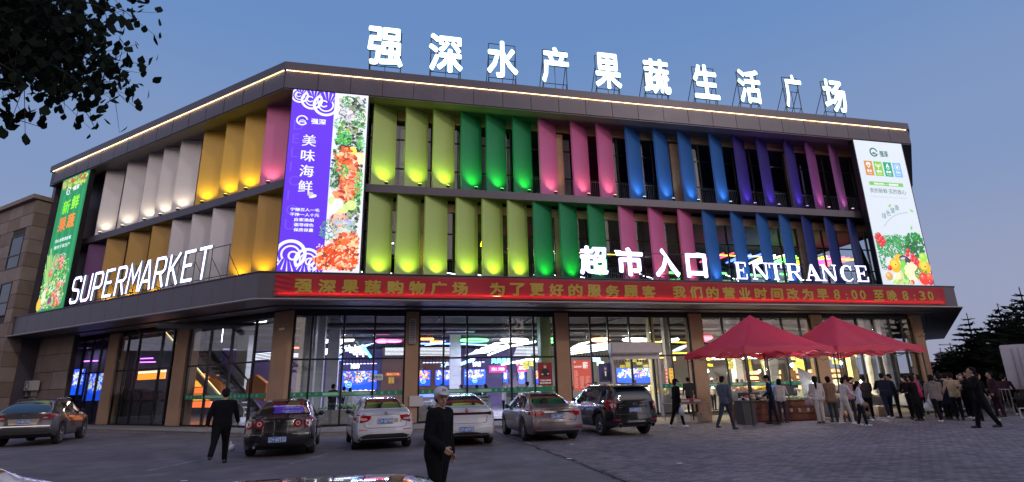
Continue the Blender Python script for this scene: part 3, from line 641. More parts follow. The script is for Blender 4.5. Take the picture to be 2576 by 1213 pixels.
en = root('entrance_word_sign', F(27.8, 0.3, 6.84), 'glowing white serif ENTRANCE letters standing on the canopy over the red banner', 'sign')
xs = [(23.36, .86), (24.36, 1.0), (25.46, .95), (26.5, 1.05), (27.62, 1.08), (28.72, 1.0), (29.95, .95), (31.0, 1.0)]
for (x, w), ch in zip(xs, 'ENTRANCE'):
    mb = MB()
    for q, pl in enumerate(serif(ch)):
        mb.poly([(x+a*w*.98, 6.98+b*0.93) for a, b in pl], 0.22, 0.32+0.0025*q, lambda a, b, d: F(a, d, b)); k = len(pl); mb.m[-(k+2):] = [1, 0]+[1]*k
    mb.build('letter', [LETV, LSIDE], en)
f_ = MB()
for z in (7.05, 7.8): f_.tube(F(23.4, .2, z), F(32.0, .2, z), .018, n=5)
for k in range(9): f_.tube(F(23.5+k*1.05, .2, 6.84), F(23.5+k*1.05, .2, 7.8), .018, n=5)
f_.build('support_frame', FRM, en)

# ---------------------------------------------------------------- red banner
RED = bpy.data.materials.new('red_cloth'); RED.use_nodes = True; MATS['red_cloth'] = RED
def cloth(m, c, tr=0.5, fac=0.45):
    nt = m.node_tree; nt.nodes.clear(); o = nt.nodes.new('ShaderNodeOutputMaterial'); d = nt.nodes.new('ShaderNodeBsdfPrincipled'); t = nt.nodes.new('ShaderNodeBsdfTranslucent'); x = nt.nodes.new('ShaderNodeMixShader')
    d.inputs['Base Color'].default_value = (*c, 1); d.inputs['Roughness'].default_value = .55; t.inputs[0].default_value = (*[min(1, q*1.1) for q in c], 1); x.inputs[0].default_value = fac
    nt.links.new(d.outputs[0], x.inputs[1]); nt.links.new(t.outputs[0], x.inputs[2]); nt.links.new(x.outputs[0], o.inputs[0])
cloth(RED, (0.62, 0.025, 0.045), fac=.4)
YEL = bpy.data.materials.new('yellow_print'); YEL.use_nodes = True; cloth(YEL, (0.62, 0.46, 0.07), fac=.3)
def bw(s, z):
    v = (6.68-z)/0.95; e0 = math.exp(-(s-0.55)*1.8)
    return 0.455 + 0.022*math.sin(s*0.9+z*1.4) + 0.018*math.sin(s*2.1+1.3*math.sin(s*.35)+z*2.5) + 0.014*v*math.sin(s*3.3+2) + e0*0.03*math.sin(z*28+s*6)
def bsag(s): return 0.05*math.sin(s*0.5)-0.04*abs(math.sin(s*math.pi/9.0))
m_ = MB(); nx, nz = 420, 14; vs = []
for i in range(nx+1):
    s = 0.54+(36.78-.54)*i/nx; zt = 6.70+0.02*math.sin(s*.7); zb = 5.74+0.4*bsag(s)
    for j in range(nz+1):
        z = zt+(zb-zt)*j/nz; vs.append(F(s, bw(s, z), z))
fs = [(i*(nz+1)+j, i*(nz+1)+j+1, (i+1)*(nz+1)+j+1, (i+1)*(nz+1)+j) for i in range(nx) for j in range(nz)]
m_.add(vs, fs); br = m_.build('red_banner', RED, smooth=True); tth(br, 'long red cloth banner with yellow Chinese lettering hung along the front canopy', 'banner')
m_ = MB(); TB = lambda a, b, c_: F(a, bw(a, b)+0.012+c_, b)
for strg, a, b in (('强深果蔬购物广场', 1.32, 9.2), ('为了更好的服务顾客', 9.99, 18.75), ('我们的营业时间改为早', 19.45, 29.0), ('8:00', 29.15, 31.45), ('至晚', 31.75, 33.5), ('8:30', 33.7, 36.05)):
    pit = (b-a)/len(strg)
    for i, ch in enumerate(strg):
        w = pit*0.76
        if ch in '8:30': add_text(m_, ch, TB, w=(0.1 if ch == ':' else pit*.72), h=(.34 if ch == ':' else .56), x=a+i*pit+(pit*.35 if ch == ':' else 0), y=5.93, depth=0.004, bold=0.05)
        else: add_text(m_, ch, TB, w=w, h=.62, x=a+i*pit+.03, y=5.88, depth=0.004, bold=0.07)
m_.build('lettering', YEL, br)
# LED strip hidden behind the lower edge of the banner
m_ = MB(); m_.tube(F(0.7, 0.40, 5.86), F(36.6, 0.40, 5.86), 0.009, n=4); m_.build('led_strip', mat('led_lip', (.5, .4, .3), em=(1.0, 0.42, 0.2), es=14.0, sample='AUTO'), B)
# ---------------------------------------------------------------- illuminated billboards: flat print cut as thin coloured shapes
class Print:
    """shapes of one print, each a hair above the last; T(x, y, d)"""
    def __init__(s, T, d): s.T = T; s.d = d; s.mb = MB(); s.mats = []; s.k = 0
    def mi(s, col, es=None):
        m = emi('print_%02d%02d%02d' % tuple(int(c*50) for c in col), col, s.es) if es is None else emi('print_b_%02d%02d%02d' % tuple(int(c*50) for c in col), col, es)
        if m not in s.mats: s.mats.append(m)
        return s.mats.index(m)
    def shape(s, pts, col):
        s.k += 1; d = s.d + 0.003 + s.k*0.00006; s.mb.add([s.T(a, b, d) for a, b in pts], [tuple(range(len(pts)))], s.mi(col)); return s
    def disc(s, x, y, rx, ry, col, n=14, rot=0.0, jag=0.0):
        c, q = math.cos(rot), math.sin(rot); P = []
        for k in range(n):
            t = 2*math.pi*k/n; j = 1+random.uniform(-jag, jag); a, b = rx*math.cos(t)*j, ry*math.sin(t)*j; P.append((x+a*c-b*q, y+a*q+b*c))
        return s.shape(P, col)
    def ring(s, x, y, r, w, col, a0=0, a1=360, n=22, ry=None, clip=None):
        k_ = 1 if ry is None else ry/r; s.k += 1; d = s.d+0.003+s.k*0.00006; vs = []
        for k in range(n+1):
            t = R(a0+(a1-a0)*k/n)
            for rr in (r-w/2, r+w/2):
                px, py = x+rr*math.cos(t), y+rr*math.sin(t)*k_
                if clip: px = min(max(px, clip[0]), clip[1]); py = min(max(py, clip[2]), clip[3])
                vs.append(s.T(px, py, d))
        s.mb.add(vs, [(2*k, 2*k+1, 2*k+3, 2*k+2) for k in range(n)], s.mi(col)); return s
    def text(s, st, x, y, w=None, h=None, col=(1, 1, 1), bold=0.02, shear=0.0):
        s.k += 1; add_text(s.mb, st, lambda a, b, c: s.T(a, b, c), w=w, h=h, x=x, y=y, d=s.d+0.003+s.k*0.00006, depth=0.0005, bold=bold, mi=s.mi(col), shear=shear); return s
    def build(s, parent, name='print'): return s.mb.build(name, s.mats, parent, kind=None)
def jit(c, v): return tuple(min(1, max(0, q*random.uniform(1-v, 1+v))) for q in c)
def leaves(p, x, y, rx, ry, n, col, clip, size=0.09, v=0.45):
    for _ in range(n):
        a = random.uniform(0, 6.28); r = math.sqrt(random.random()); px, py = x+rx*r*math.cos(a), y+ry*r*math.sin(a); sz = size*random.uniform(.6, 1.4)
        if clip[0]+sz < px < clip[1]-sz and clip[2]+sz < py < clip[3]-sz: p.disc(px, py, sz, sz*random.uniform(.25, .5), jit(col, v), 6, random.uniform(0, 3.14), .2)
def crab(p, x, y, rx, ry, n, clip, base=(0.85, 0.12, 0.03)):
    for _ in range(n):
        a = random.uniform(0, 6.28); r = math.sqrt(random.random()); px, py = x+rx*r*math.cos(a), y+ry*r*math.sin(a); sz = random.uniform(.05, .2)
        if clip[0]+sz < px < clip[1]-sz and clip[2]+sz < py < clip[3]-sz: p.disc(px, py, sz, sz*random.uniform(.3, .7), jit(random.choice((base, base, (0.95, .35, .15), (.45, .05, .02), (.98, .6, .4))), .2), 8, random.uniform(0, 3.14), .25)

# -- seafood board
bb = root('seafood_billboard', F(2.25, -0.2, 6.84), 'tall glowing violet billboard with seafood photo and white Chinese slogan at the building corner', 'billboard')
X0, X1, Y0, Y1 = 0.45, 4.02, 6.93, 16.06
m_ = MB(); boxF(m_, X0-.04, X1+.06, -0.35, -0.02, Y0-.08, Y1+.02); m_.build('billboard_case', METAL_B, bb)
BV = (0.115, 0.03, 0.74)
m_ = MB(); boxF(m_, X0, 2.42, -0.02, 0.0, Y0, Y1); m_.build('screen', emi('print_base_violet', BV, 1.0, 'AUTO'), bb)
m_ = MB(); boxF(m_, 2.42, X1, -0.02, 0.0, Y0, Y1); m_.build('screen', emi('print_base_white', (0.80, 0.86, 1.0), 0.9, 'AUTO'), bb)
p = Print(TF, 0.0); p.es = 0.95; FOODBG = True; CW = (0.85, 0.9, 1.0); cl = (X0, 2.42, Y0, Y1)
for i in range(8): p.text('DELICIOUS'[i], 0.62+0.0*i, 13.9-i*0.72, h=.5, col=(0.16, 0.07, 0.80), bold=0)
def wave(x, y, r, up=1, c2=None):
    c2 = c2 or cl
    for rr, w in ((r, r*.24), (r*.62, r*.13)): p.ring(x, y, rr, w, CW, -60 if up > 0 else 120, 215 if up > 0 else 395, 30, clip=c2)
    p.ring(x+r*.18*up, y-r*.1*up, r*.3, r*.13, CW, 30, 330, 18, clip=c2)
    for k in range(4):
        a = 200+k*22 if up > 0 else 20+k*22; t = R(a); q = R(a+14); ax_, ay_ = x+r*.45*math.cos(t), y+r*.45*math.sin(t)
        pts = [(ax_, ay_), (x+r*1.5*math.cos(q)*0.7, y+r*1.35*math.sin(q)), (x+r*1.5*math.cos(q+.1)*0.7, y+r*1.35*math.sin(q+.12))]
        p.shape([(min(max(a, c2[0]), c2[1]), min(max(b, c2[2]), c2[3])) for a, b in pts], CW)
wave(0.78, 15.75, .36, -1); wave(1.35, 15.55, .46, -1); wave(2.02, 15.35, .55, -1)
wave(0.98, 7.72, .62); wave(1.72, 7.45, .52); wave(2.2, 7.25, .4, 1, (X0, 2.6, Y0, Y1))
p.ring(0.98, 14.42, .24, .065, CW, 10, 330); p.ring(1.0, 14.2, .2, .05, CW, 20, 160, ry=.14); p.disc(1.0, 14.35, .035, .035, CW); p.ring(1.0, 14.3, .14, .04, CW, 0, 180)
p.text('强深', 1.4, 14.26, w=.68, h=.30, col=CW, bold=.05)
for i, ch in enumerate('美味海鲜'): p.text(ch, 1.06, 13.08-i*0.79, w=.64, h=.60, col=CW, bold=.03)
p.disc(1.75, 10.55, .2, .09, (.8, .8, .85), 10, .3, .2); p.disc(1.62, 10.65, .15, .09, (.55, .55, .6), 10, .3, .2)
for i, st in enumerate(('宁赚百人一毛', '不挣一人十元', '自家渔船', '倡导绿色', '保质保量')):
    w = 1.28 if i < 2 else .86; p.text(st, 1.45-w/2, 9.78-i*0.245, w=w, h=.165, col=CW, bold=.035)
c2 = (2.42, X1, Y0, Y1); c3 = (1.9, X1, Y0, Y1)
for _ in range(900):
    y = random.uniform(7.1, 15.9); x = random.uniform(2.75-.2*math.sin(y*1.1), 3.88); r_ = random.uniform(.05, .13)
    hue = ((.10, .25, .08), (.06, .12, .06), (.35, .36, .34), (.05, .04, .05), (.30, .45, .14)) if (y > 12.9 or 8.8 < y < 10.6) else ((.45, .08, .03), (.10, .22, .07), (.06, .04, .05), (.65, .25, .12), (.28, .05, .02))
    p.disc(min(x, X1-r_), y, r_, r_*random.uniform(.4, .9), jit(random.choice(hue), .3), 7, random.uniform(0, 3), .2)
for _ in range(26): x, y = random.uniform(2.6, 3.9), random.uniform(14.6, 15.95); r_ = random.uniform(.08, .22); p.disc(min(max(x, 2.42+r_), X1-r_), min(y, Y1-r_), r_, r_*.6, jit(random.choice(((.55, .58, .6), (.85, .87, .9), (.2, .22, .24), (.7, .7, .68))), .15), 12, random.uniform(0, 3), .15)
for _ in range(5): p.ring(random.uniform(2.8, 3.6), random.uniform(14.7, 15.6), random.uniform(.15, .4), .04, (.25, .27, .3), 20, 200)
leaves(p, 3.0, 15.6, .25, .3, 60, (.08, .35, .10), c2, .06); leaves(p, 3.7, 14.6, .3, .5, 80, (.08, .35, .08), c2, .06); leaves(p, 2.75, 14.3, .3, .4, 60, (.1, .35, .1), c2, .06)
for _ in range(22): p.disc(random.uniform(2.75, 3.75), random.uniform(12.9, 14.1), .17, .08, jit((.05, .045, .06), .4), 9, random.uniform(0, 3), .1)
leaves(p, 3.0, 13.6, .4, .35, 130, (.10, .55, .12), c2, .065); leaves(p, 3.8, 13.4, .2, .4, 60, (.1, .5, .1), c2, .06)
p.disc(3.4, 12.9, .22, .28, (.98, .82, .12)); p.disc(3.72, 12.6, .25, .3, (.98, .85, .3)); p.disc(3.7, 12.6, .18, .22, (1, .95, .6))
for _ in range(26): p.disc(random.uniform(2.44, 2.85)+.1, random.uniform(10.6, 12.4), .13, .07, jit((.06, .05, .08), .4), 9, random.uniform(0, 3), .1)
crab(p, 3.15, 12.3, .45, .75, 90, c2); crab(p, 3.35, 11.4, .4, .8, 110, c2); crab(p, 3.1, 10.6, .35, .4, 60, c2, (.95, .5, .3))
for _ in range(10): p.ring(random.uniform(2.9, 3.5), random.uniform(10.9, 12.2), random.uniform(.2, .45), .022, (.85, .2, .08), random.uniform(0, 180), random.uniform(200, 330))
leaves(p, 3.1, 11.9, .2, .3, 50, (.12, .5, .1), c2, .06); leaves(p, 3.8, 11.2, .2, .8, 130, (.15, .6, .15), c2, .06); leaves(p, 2.65, 11.7, .2, .8, 80, (.1, .4, .12), c2, .06)
for x, y, r_ in ((3.15, 9.95, .25), (3.5, 10.15, .26), (2.6, 10.35, .17)):
    p.disc(x, y, r_, r_, (.45, .75, .12)); p.disc(x, y, r_*.86, r_*.86, (.80, .92, .45))
    for k in range(8): t = k*.785; p.shape([(x+.04*math.cos(t), y+.04*math.sin(t)), (x+r_*.75*math.cos(t-.28), y+r_*.75*math.sin(t-.28)), (x+r_*.75*math.cos(t+.28), y+r_*.75*math.sin(t+.28))], (.62, .85, .2))
p.disc(2.9, 10.2, .24, .26, (.95, .92, .85)); crab(p, 2.9, 9.4, .4, .35, 60, c2, (.95, .55, .42))
for _ in range(16): p.disc(random.uniform(2.75, 3.6), random.uniform(8.75, 9.4), .28, .07, jit((.55, .6, .68), .3), 10, random.uniform(-.6, .6), .1)
leaves(p, 2.55, 8.9, .4, .5, 110, (.12, .30, .22), c3, .06)
for _ in range(30): p.disc(random.uniform(2.7, 3.85), random.uniform(8.3, 8.9), .09, .07, jit((.75, .62, .45), .3), 8, 0, .15)
crab(p, 3.45, 8.2, .6, .55, 170, c2, (.80, .16, .04)); crab(p, 3.0, 7.5, 1.0, .62, 420, c3, (.85, .10, .02))
for _ in range(50): x = random.uniform(2.1, 3.9); y = random.uniform(7.05, 8.2); p.disc(x, y, .05, .03, (1, .75, .5), 6, random.uniform(0, 3))
for k in range(7):
    x, y = 2.35+k*.08, 8.0-k*.12; a = random.uniform(.5, 1.2); p.shape([(x, y), (x+.5*math.cos(a), y+.4*math.sin(a)), (x+.58*math.cos(a), y+.34*math.sin(a)), (x+.06, y-.07)], (.75, .07, .02))
p.build(bb)

# -- vegetable board on the right
vb = root('vegetable_billboard', F(34.9, -0.2, 6.84), 'tall white billboard with fruit and vegetables at the right end of the front', 'billboard')
X0, X1, Y0, Y1 = 33.1, 36.68, 6.9, 16.04
m_ = MB(); boxF(m_, X0-.06, X1+.08, -0.35, -0.02, Y0-.06, Y1+.02); m_.build('billboard_case', METAL_B, vb)
m_ = MB(); boxF(m_, X0, X1, -0.02, 0.0, Y0, Y1); m_.build('screen', emi('print_base_paper', (0.66, 0.74, 0.82), 0.88, 'AUTO'), vb)
p = Print(TF, 0.0); p.es = 0.85; DGn = (.02, .16, .12); cl = (X0, X1, Y0, Y1)
p.ring(34.42, 15.3, .26, .09, DGn, 10, 340); p.ring(34.42, 15.1, .17, .06, DGn, 20, 170); p.disc(34.42, 15.2, .06, .06, DGn); p.text('强深', 34.85, 15.02, w=.62, h=.42, col=DGn, bold=.05)
for i, (c, st, en_) in enumerate((((.62, .26, .07), '安全', 'Safety'), ((.25, .58, .06), '绿色', 'Green'), ((.0, .38, .20), '新鲜', 'Fresh'), ((.20, .48, .85), '平价', 'Parity'))):
    x = 33.52+i*.71; p.shape([(x, 13.72), (x+.6, 13.72), (x+.6, 14.68), (x, 14.68)], c)
    if i == 0: p.shape([(x+.12, 14.46), (x+.2, 14.58), (x+.4, 14.58), (x+.48, 14.46), (x+.3, 14.2)], (1, 1, 1)); p.shape([(x+.18, 14.44), (x+.42, 14.44), (x+.3, 14.28)], c)
    elif i == 1: p.disc(x+.2, 14.42, .13, .07, (1, 1, 1), 10, -.7); p.disc(x+.4, 14.42, .13, .07, (1, 1, 1), 10, .7); p.disc(x+.2, 14.42, .08, .035, c, 10, -.7); p.disc(x+.4, 14.42, .08, .035, c, 10, .7); p.shape([(x+.28, 14.15), (x+.32, 14.15), (x+.32, 14.35), (x+.28, 14.35)], (1, 1, 1))
    elif i == 2: p.shape([(x+.3, 14.62), (x+.41, 14.38), (x+.42, 14.28), (x+.36, 14.2), (x+.3, 14.18), (x+.24, 14.2), (x+.18, 14.28), (x+.19, 14.38)], (1, 1, 1)); p.disc(x+.3, 14.3, .07, .08, c)
    else: p.ring(x+.3, 14.38, .18, .03, (1, 1, 1)); p.text('¥', x+.22, 14.28, w=.16, h=.2, col=(1, 1, 1))
    p.text(st, x+.12, 13.94, w=.36, h=.17, col=(1, 1, 1), bold=.04); p.text(en_, x+.14, 13.80, w=.32, h=.09, col=(1, 1, 1), bold=0)
p.shape([(33.6, 13.08), (36.1, 13.08), (36.1, 13.32), (33.6, 13.32)], (.2, .55, .12)); p.text('绿色无忧——健康蔬菜', 33.95, 13.12, w=1.8, h=.14, col=(1, 1, 1), bold=.04)
p.text('卖的新鲜·买的放心', 33.55, 12.58, w=2.65, h=.32, col=(.04, .12, .12), bold=.0)
p.text('Selling fresh, buy the rest assured', 33.55, 12.28, w=2.6, h=.13, col=(.42, .48, .5), bold=-.005)
for i, ch in enumerate('绿色健康'): p.text(ch, 34.02+i*.36, 10.95+i*.19, w=.30, h=.36, col=(.05, .2, .15), bold=-.008)
p.ring(36.1, 8.7, 2.72, .02, (.05, .2, .12), 92, 140, 20)
for x, y, a in ((34.75, 12.0-.2, .6), (36.3, 11.55, -.5), (36.0, 10.45, 1.2), (36.4, 10.05, .1)): p.disc(x, y, .14, .07, (.25, .6, .15), 10, a)
leaves(p, 34.3, 9.2, 1.1, .7, 420, (.04, .30, .08), cl, .085); leaves(p, 33.4, 8.9, .3, 1.2, 130, (.05, .3, .12), cl, .08); leaves(p, 34.9, 9.5, .6, .5, 160, (.05, .33, .1), cl, .07)
for _ in range(170):
    a = random.uniform(0, 6.28); r = math.sqrt(random.random()); x, y = 35.95+.7*r*math.cos(a), 9.35+.78*r*math.sin(a)
    if x < X1-.1: p.disc(x, y, .09, .08, jit((.015, .16+.08*(y > 9.5), .05), .35), 8, 0, .15)
def berry(x, y, r, c=(.70, .03, .04)): p.disc(x, y, r, r, jit(c, .12), 16); p.disc(x-.25*r, y+.3*r, r*.45, r*.4, tuple(min(1, q*1.35+.06) for q in c), 10); p.disc(x-.3*r, y+.42*r, r*.12, r*.1, (1, .9, .9), 8)
for x, y in ((33.25, 9.75), (33.45, 9.9), (33.5, 9.6), (33.62, 9.72), (33.35, 9.5), (33.5, 9.3), (33.7, 9.5), (35.3, 9.0), (35.2, 8.75), (35.55, 8.7), (35.45, 8.45), (35.75, 8.5), (35.6, 8.25), (35.85, 8.3), (35.7, 8.05), (35.9, 7.95)): berry(x, y, .15)
p.disc(34.55, 8.55, .32, .2, (.95, .55, .03)); p.disc(34.95, 8.4, .42, .27, (.07, .04, .08), 16, -.4); p.disc(34.8, 8.5, .2, .08, (.6, .58, .65), 10, .2)
for x, y, r in ((34.15, 8.05, .42), (36.25, 8.0, .45)): p.disc(x, y, r*.95, r, (.85, .50, .02), 20); p.disc(x-.1*r, y+.25*r, r*.6, r*.55, (.98, .72, .08), 14); p.disc(x+.05, y+.05, .05, .05, (.15, .06, .02), 7, 0, .3)
berry(36.3, 8.6, .3, (.4, .72, .08)); leaves(p, 34.75, 7.75, .25, .6, 110, (.22, .68, .08), cl, .11, .25)
for _ in range(230):
    a = random.uniform(0, 6.28); r = math.sqrt(random.random()); p.disc(35.25+.5*r*math.cos(a), 7.75+.52*r*math.sin(a), .07, .06, jit((.93, .85, .55), .12), 7, 0, .15)
p.disc(34.25, 7.3, .28, .42, (.85, .72, .36), 16, -.5); p.disc(34.2, 7.42, .13, .25, (.97, .9, .62), 12, -.5); berry(33.7, 7.9, .16); berry(33.55, 7.4, .25, (.75, .4, .12)); leaves(p, 35.9, 7.6, .5, .4, 90, (.05, .35, .06), cl, .08)
berry(36.0, 7.3, .38, (.82, .05, .03)); berry(36.42, 7.42, .24, (.85, .15, .05)); berry(35.1, 7.08, .14); berry(36.4, 7.1, .19); berry(34.8, 7.12, .14); leaves(p, 34.4, 7.05, .7, .13, 130, (.45, .80, .25), cl, .1)
p.build(vb)

# -- green banner at the left end
gb = root('vegetable_banner', L(20.3, -0.2, 6.84), 'tall green glowing banner with salad leaves and orange Chinese words at the far left end', 'billboard')
T0 = 22.1; TT = lambda a, b, c_: L(T0-a, c_, b); X0, X1, Y0, Y1 = 0.0, 3.52, 7.0, 15.98
m_ = MB(); boxL(m_, T0-X1-.06, T0+.06, -0.3, -0.02, Y0-.06, Y1+.06); m_.build('billboard_case', METAL_B, gb)
m_ = MB(); boxL(m_, T0-X1, T0, -0.02, 0.0, Y0, Y1); m_.build('screen', emi('print_base_green', (0.012, 0.25, 0.085), 0.9, 'AUTO'), gb)
p = Print(TT, 0.0); p.es = 0.9; cl = (X0, X1, Y0, Y1)
for x in (.5, 1.3, 2.2, 3.0): p.shape([(x, 9), (x+.35, 9), (x+.3, 14.8), (x+.05, 14.8)], (.01, .34, .12))
for c in ((.25, .5, .05), (.5, .65, .12), (.08, .35, .06), (.6, .6, .15)): leaves(p, 1.8, 15.6, 1.9, .5, 90, c, cl, .13)
for _ in range(12): x = random.uniform(.4, 3.3); p.disc(x, random.uniform(15.4, 15.85), .12, .1, (.55, .08, .04), 9, 0, .2)
p.ring(1.15, 15.0, .25, .07, CW, 10, 330); p.ring(1.15, 14.85, .17, .05, CW, 10, 170); p.text('强深', 1.75, 14.88, w=.78, h=.34, col=CW, bold=.05)
p.text('新', .8, 13.35, w=.98, h=.98, col=(.25, .85, .03), bold=.04); p.text('鲜', 1.95, 13.5, w=.95, h=.98, col=(.35, .95, .04), bold=.04)
p.text('果', .72, 12.15, w=.98, h=.98, col=(.95, .22, .04), bold=.04); p.text('蔬', 1.85, 12.25, w=.95, h=.98, col=(.98, .28, .05), bold=.04)
p.text('全心全意选好菜', .7, 11.45, w=2.1, h=.24, col=CW, bold=.03); p.text('服务千家万户', .75, 11.0, w=2.05, h=.24, col=CW, bold=.03)
for k in range(26):
    a = random.uniform(1.1, 2.3); x, y = .75+random.uniform(-.2, .3), 8.6+random.uniform(-.4, .5); ln = random.uniform(1.2, 2.3)
    p.shape([(x, y), (min(X1, max(0, x+ln*math.cos(a)-.09)), y+ln*math.sin(a)), (min(X1, max(0, x+ln*math.cos(a)+.09)), y+ln*math.sin(a)+.1), (x+.12, y)], jit((.35, .62, .2), .3))
for c, n_ in (((.45, .65, .2), 160), ((.1, .4, .06), 170), ((.65, .75, .45), 110)): leaves(p, 1.4, 7.9, 1.9, .95, n_, c, cl, .13); leaves(p, 2.5, 9.2, .9, 1.1, n_//2, c, cl, .1)
for _ in range(22):
    x, y = random.uniform(.5, 3.2), random.uniform(7.2, 10.6)
    if x+ (y-7)*0.0 > .4+ (y-9)*.6: r = random.uniform(.12, .26); p.disc(x, y, r, r*.9, (.65, .06, .03)); p.disc(x, y, r*.7, r*.6, (.85, .3, .15)); p.ring(min(3.2, x+.1), y+.2, .16, .04, (.75, .7, .78))
p.disc(.3, 7.45, .28, .4, (.95, .60, .05)); p.disc(.8, 7.9, .25, .5, (.80, .85, .6)); p.disc(1.7, 7.6, .25, .22, (.30, .05, .22))
p.build(gb)
# ---------------------------------------------------------------- inside the store
IW = mat('inner_wall_white', (0.55, 0.54, 0.58), 0.6, var=0.08, vs=1.2); IV = mat('inner_wall_violet', (0.30, 0.25, 0.62), 0.6, var=0.08, vs=1.2)
FL = mat('shop_floor', (0.42, 0.40, 0.40), 0.25, var=0.12, vs=1.5)
fl = MB(); q = [L(23.5, GZ-.1), corner_L(GZ-.1), corner_R(GZ-.1), corner_R(GZ-.1)+U3*26, L(23.5, GZ-26)]
fl.add([p+Vector((0, 0, z)) for z in (0.012, 0.15) for p in q], [(4, 3, 2, 1, 0), (5, 6, 7, 8, 9), (0, 1, 6, 5), (1, 2, 7, 6), (2, 3, 8, 7), (3, 4, 9, 8), (4, 0, 5, 9)]); fl.build('shop_floor', FL, B)
q = [L(23.5, -1.8), corner_L(-1.8), corner_R(-1.8), corner_R(-1.8)+U3*26, L(23.5, GZ-26)]
for z in (5.56,):
    c_ = MB(); c_.add([p+Vector((0, 0, k)) for k in (z, z+.1) for p in q], [(4, 3, 2, 1, 0), (5, 6, 7, 8, 9), (0, 1, 6, 5), (1, 2, 7, 6), (2, 3, 8, 7), (3, 4, 9, 8), (4, 0, 5, 9)]); c_.build('shop_ceiling', DARKW, B)
m_ = MB(); boxF(m_, -30, 18.5, -27.2, -27.0, .15, 5.5); m_.build('back_wall', IV, B)
m_ = MB(); boxF(m_, 18.5, 50, -25.2, -25.0, .15, 5.5); m_.build('back_wall', IW, B)
m_ = MB(); boxF(m_, -30, 50, -27.3, -27.1, 6.9, 11.1); m_.build('back_wall', DARKW, B)
m_ = MB(); boxF(m_, 1, 37, -27, -1.8, 10.95, 11.01); m_.build('shop_ceiling', DARKW, B)
m_ = MB(); a_ = corner_R(-3.9); b_ = corner_R(-4.1); m_.add([p+Vector((0, 0, z)) for z in (.15, 11.0) for p in (a_, a_+U3*27, b_+U3*27, b_)], [(3, 2, 1, 0), (4, 5, 6, 7), (0, 1, 5, 4), (1, 2, 6, 5), (2, 3, 7, 6), (3, 0, 4, 7)]); m_.build('inner_wall', DARKW, B)
m_ = MB(); boxF(m_, -26, -25.8, -27, 2, .15, 5.5); m_.build('inner_wall', DARKW, B)
# ceiling clutter: ducts and hangers
m_ = MB()
for d in (-5.2, -8.5, -13): m_.tube(F(-6, d, 5.1), F(37, d, 5.1), .16, n=8)
for s in (3, 8, 13, 18, 23, 28, 33): m_.tube(F(s, -3, 5.3), F(s, -25, 5.3), .07, n=6)
for k in range(70): s = random.uniform(-8, 36); d = random.uniform(-4, -20); m_.tube(F(s, d, 5.5), F(s, d, random.uniform(4.2, 4.9)), .012, n=4)
m_.build('ceiling_pipes', mat('duct_grey', (.12, .12, .14), .5, .4), B, kind='stuff')
# tiled columns
for i, (s, d, w) in enumerate(((1.55, -3.4, .75), (1.95, -4.4, .55), (13.75, -3.6, .6), (2.45, -6.5, .6), (21.2, -3.9, .35), (20.6, -4.6, .35), (33.6, -3.8, .4), (28.3, -4.4, .6), (9.8, -12, .7), (26.8, -5.6, .5), (34.9, -3.6, .4), (35.9, -3.4, .3))):
    m_ = MB()
    for f_ in range(9): boxF(m_, s-w/2, s+w/2, d-w/2, d+w/2, .16+f_*.6, .16+f_*.6+.59)
    m_.build('tiled_column', mat('green_column', (.45, .72, .42), .4) if i == 2 else (mat('yellow_column', (.8, .7, .35), .4) if i in (5, 6) else WTILE), B)
EW = lambda nm, c, s: mat(nm, (.6, .6, .6), .5, em=c, es=s, sample='AUTO')
TWH = EW('tube_white', (.93, .95, 1), 8); TWG = EW('tube_grid_white', (.93, .95, 1), 3.2); TBL = EW('tube_blue', (.35, .45, 1), 8); TYL = EW('tube_yellow', (1, .66, .04), 7); TWW = EW('tube_warm', (1, .86, .62), 8)
def lamp_row(name, lab, tubes, m, grp=None, r=.03):
    mb = MB()
    for a, b in tubes: mb.tube(a, b, r, n=4)
    a0 = tubes[0][0]; rt_ = root(name, a0, lab, 'ceiling light', grp)
    for a, b in tubes:
        o = MB(); o.tube(a, b, r, n=4); o.build('light_tube', m, rt_)
    hg = MB()
    for a, b in tubes[::2]: hg.tube((a+b)/2, Vector(((a+b)/2).to_tuple()[:2]+(5.55,)), .008, n=4)
    hg.build('hanger', STEEL, rt_); return rt_
# positions are measured on the glass plane and carried back to the height or depth where the thing hangs
def A(s, z, zt=4.7): k = (zt-1.6)/(z-1.6); d = 24.97-27.27*k; return F(5.665+(s-5.665)*k, d, zt)
def AD(s, z, d): k = (24.97-d)/27.27; return 5.665+(s-5.665)*k, 1.6+(z-1.6)*k
def AL(t, z, d): k = (15.05-d)/17.35; return -20.72+(t+20.72)*k, 1.6+(z-1.6)*k
def ALz(t, z, zt): k = (zt-1.6)/(z-1.6); d = 15.05-17.35*k; return L(-20.72+(t+20.72)*k, d, zt)
def row(s0, s1, z0, z1, n, zt=4.7, sk=0.0): return [(A(s0+sk*(i/n), z0+(z1-z0)*i/n, zt), A(s1+sk*(i/n), z0+(z1-z0)*i/n, zt)) for i in range(n)]
lamp_row('light_grid', 'grid of white light tubes on the ceiling at the right edge of the first bay', row(5.28, 6.2, 3.36, 3.74, 6), TWG, r=.015)
lamp_row('light_grid', 'grid of white light tubes on the ceiling behind the white coupe', row(6.95, 9.0, 3.32, 3.74, 6), TWG, r=.015)
lamp_row('light_grid', 'grid of white light tubes on the ceiling behind the silver sedan', row(11.7, 13.25, 3.26, 3.76, 7, sk=.25), TWG, r=.015)
lamp_row('light_grid', 'short white tubes low behind the corner pillar bay', row(0.95, 1.35, 3.3, 3.5, 4), TWG, r=.015)
lamp_row('light_grid', 'slanting white tubes behind the orange red poster', [(A(14.8, 3.3+i*.1), A(16.9, 3.55+i*.11)) for i in range(4)], TWH, r=.032)
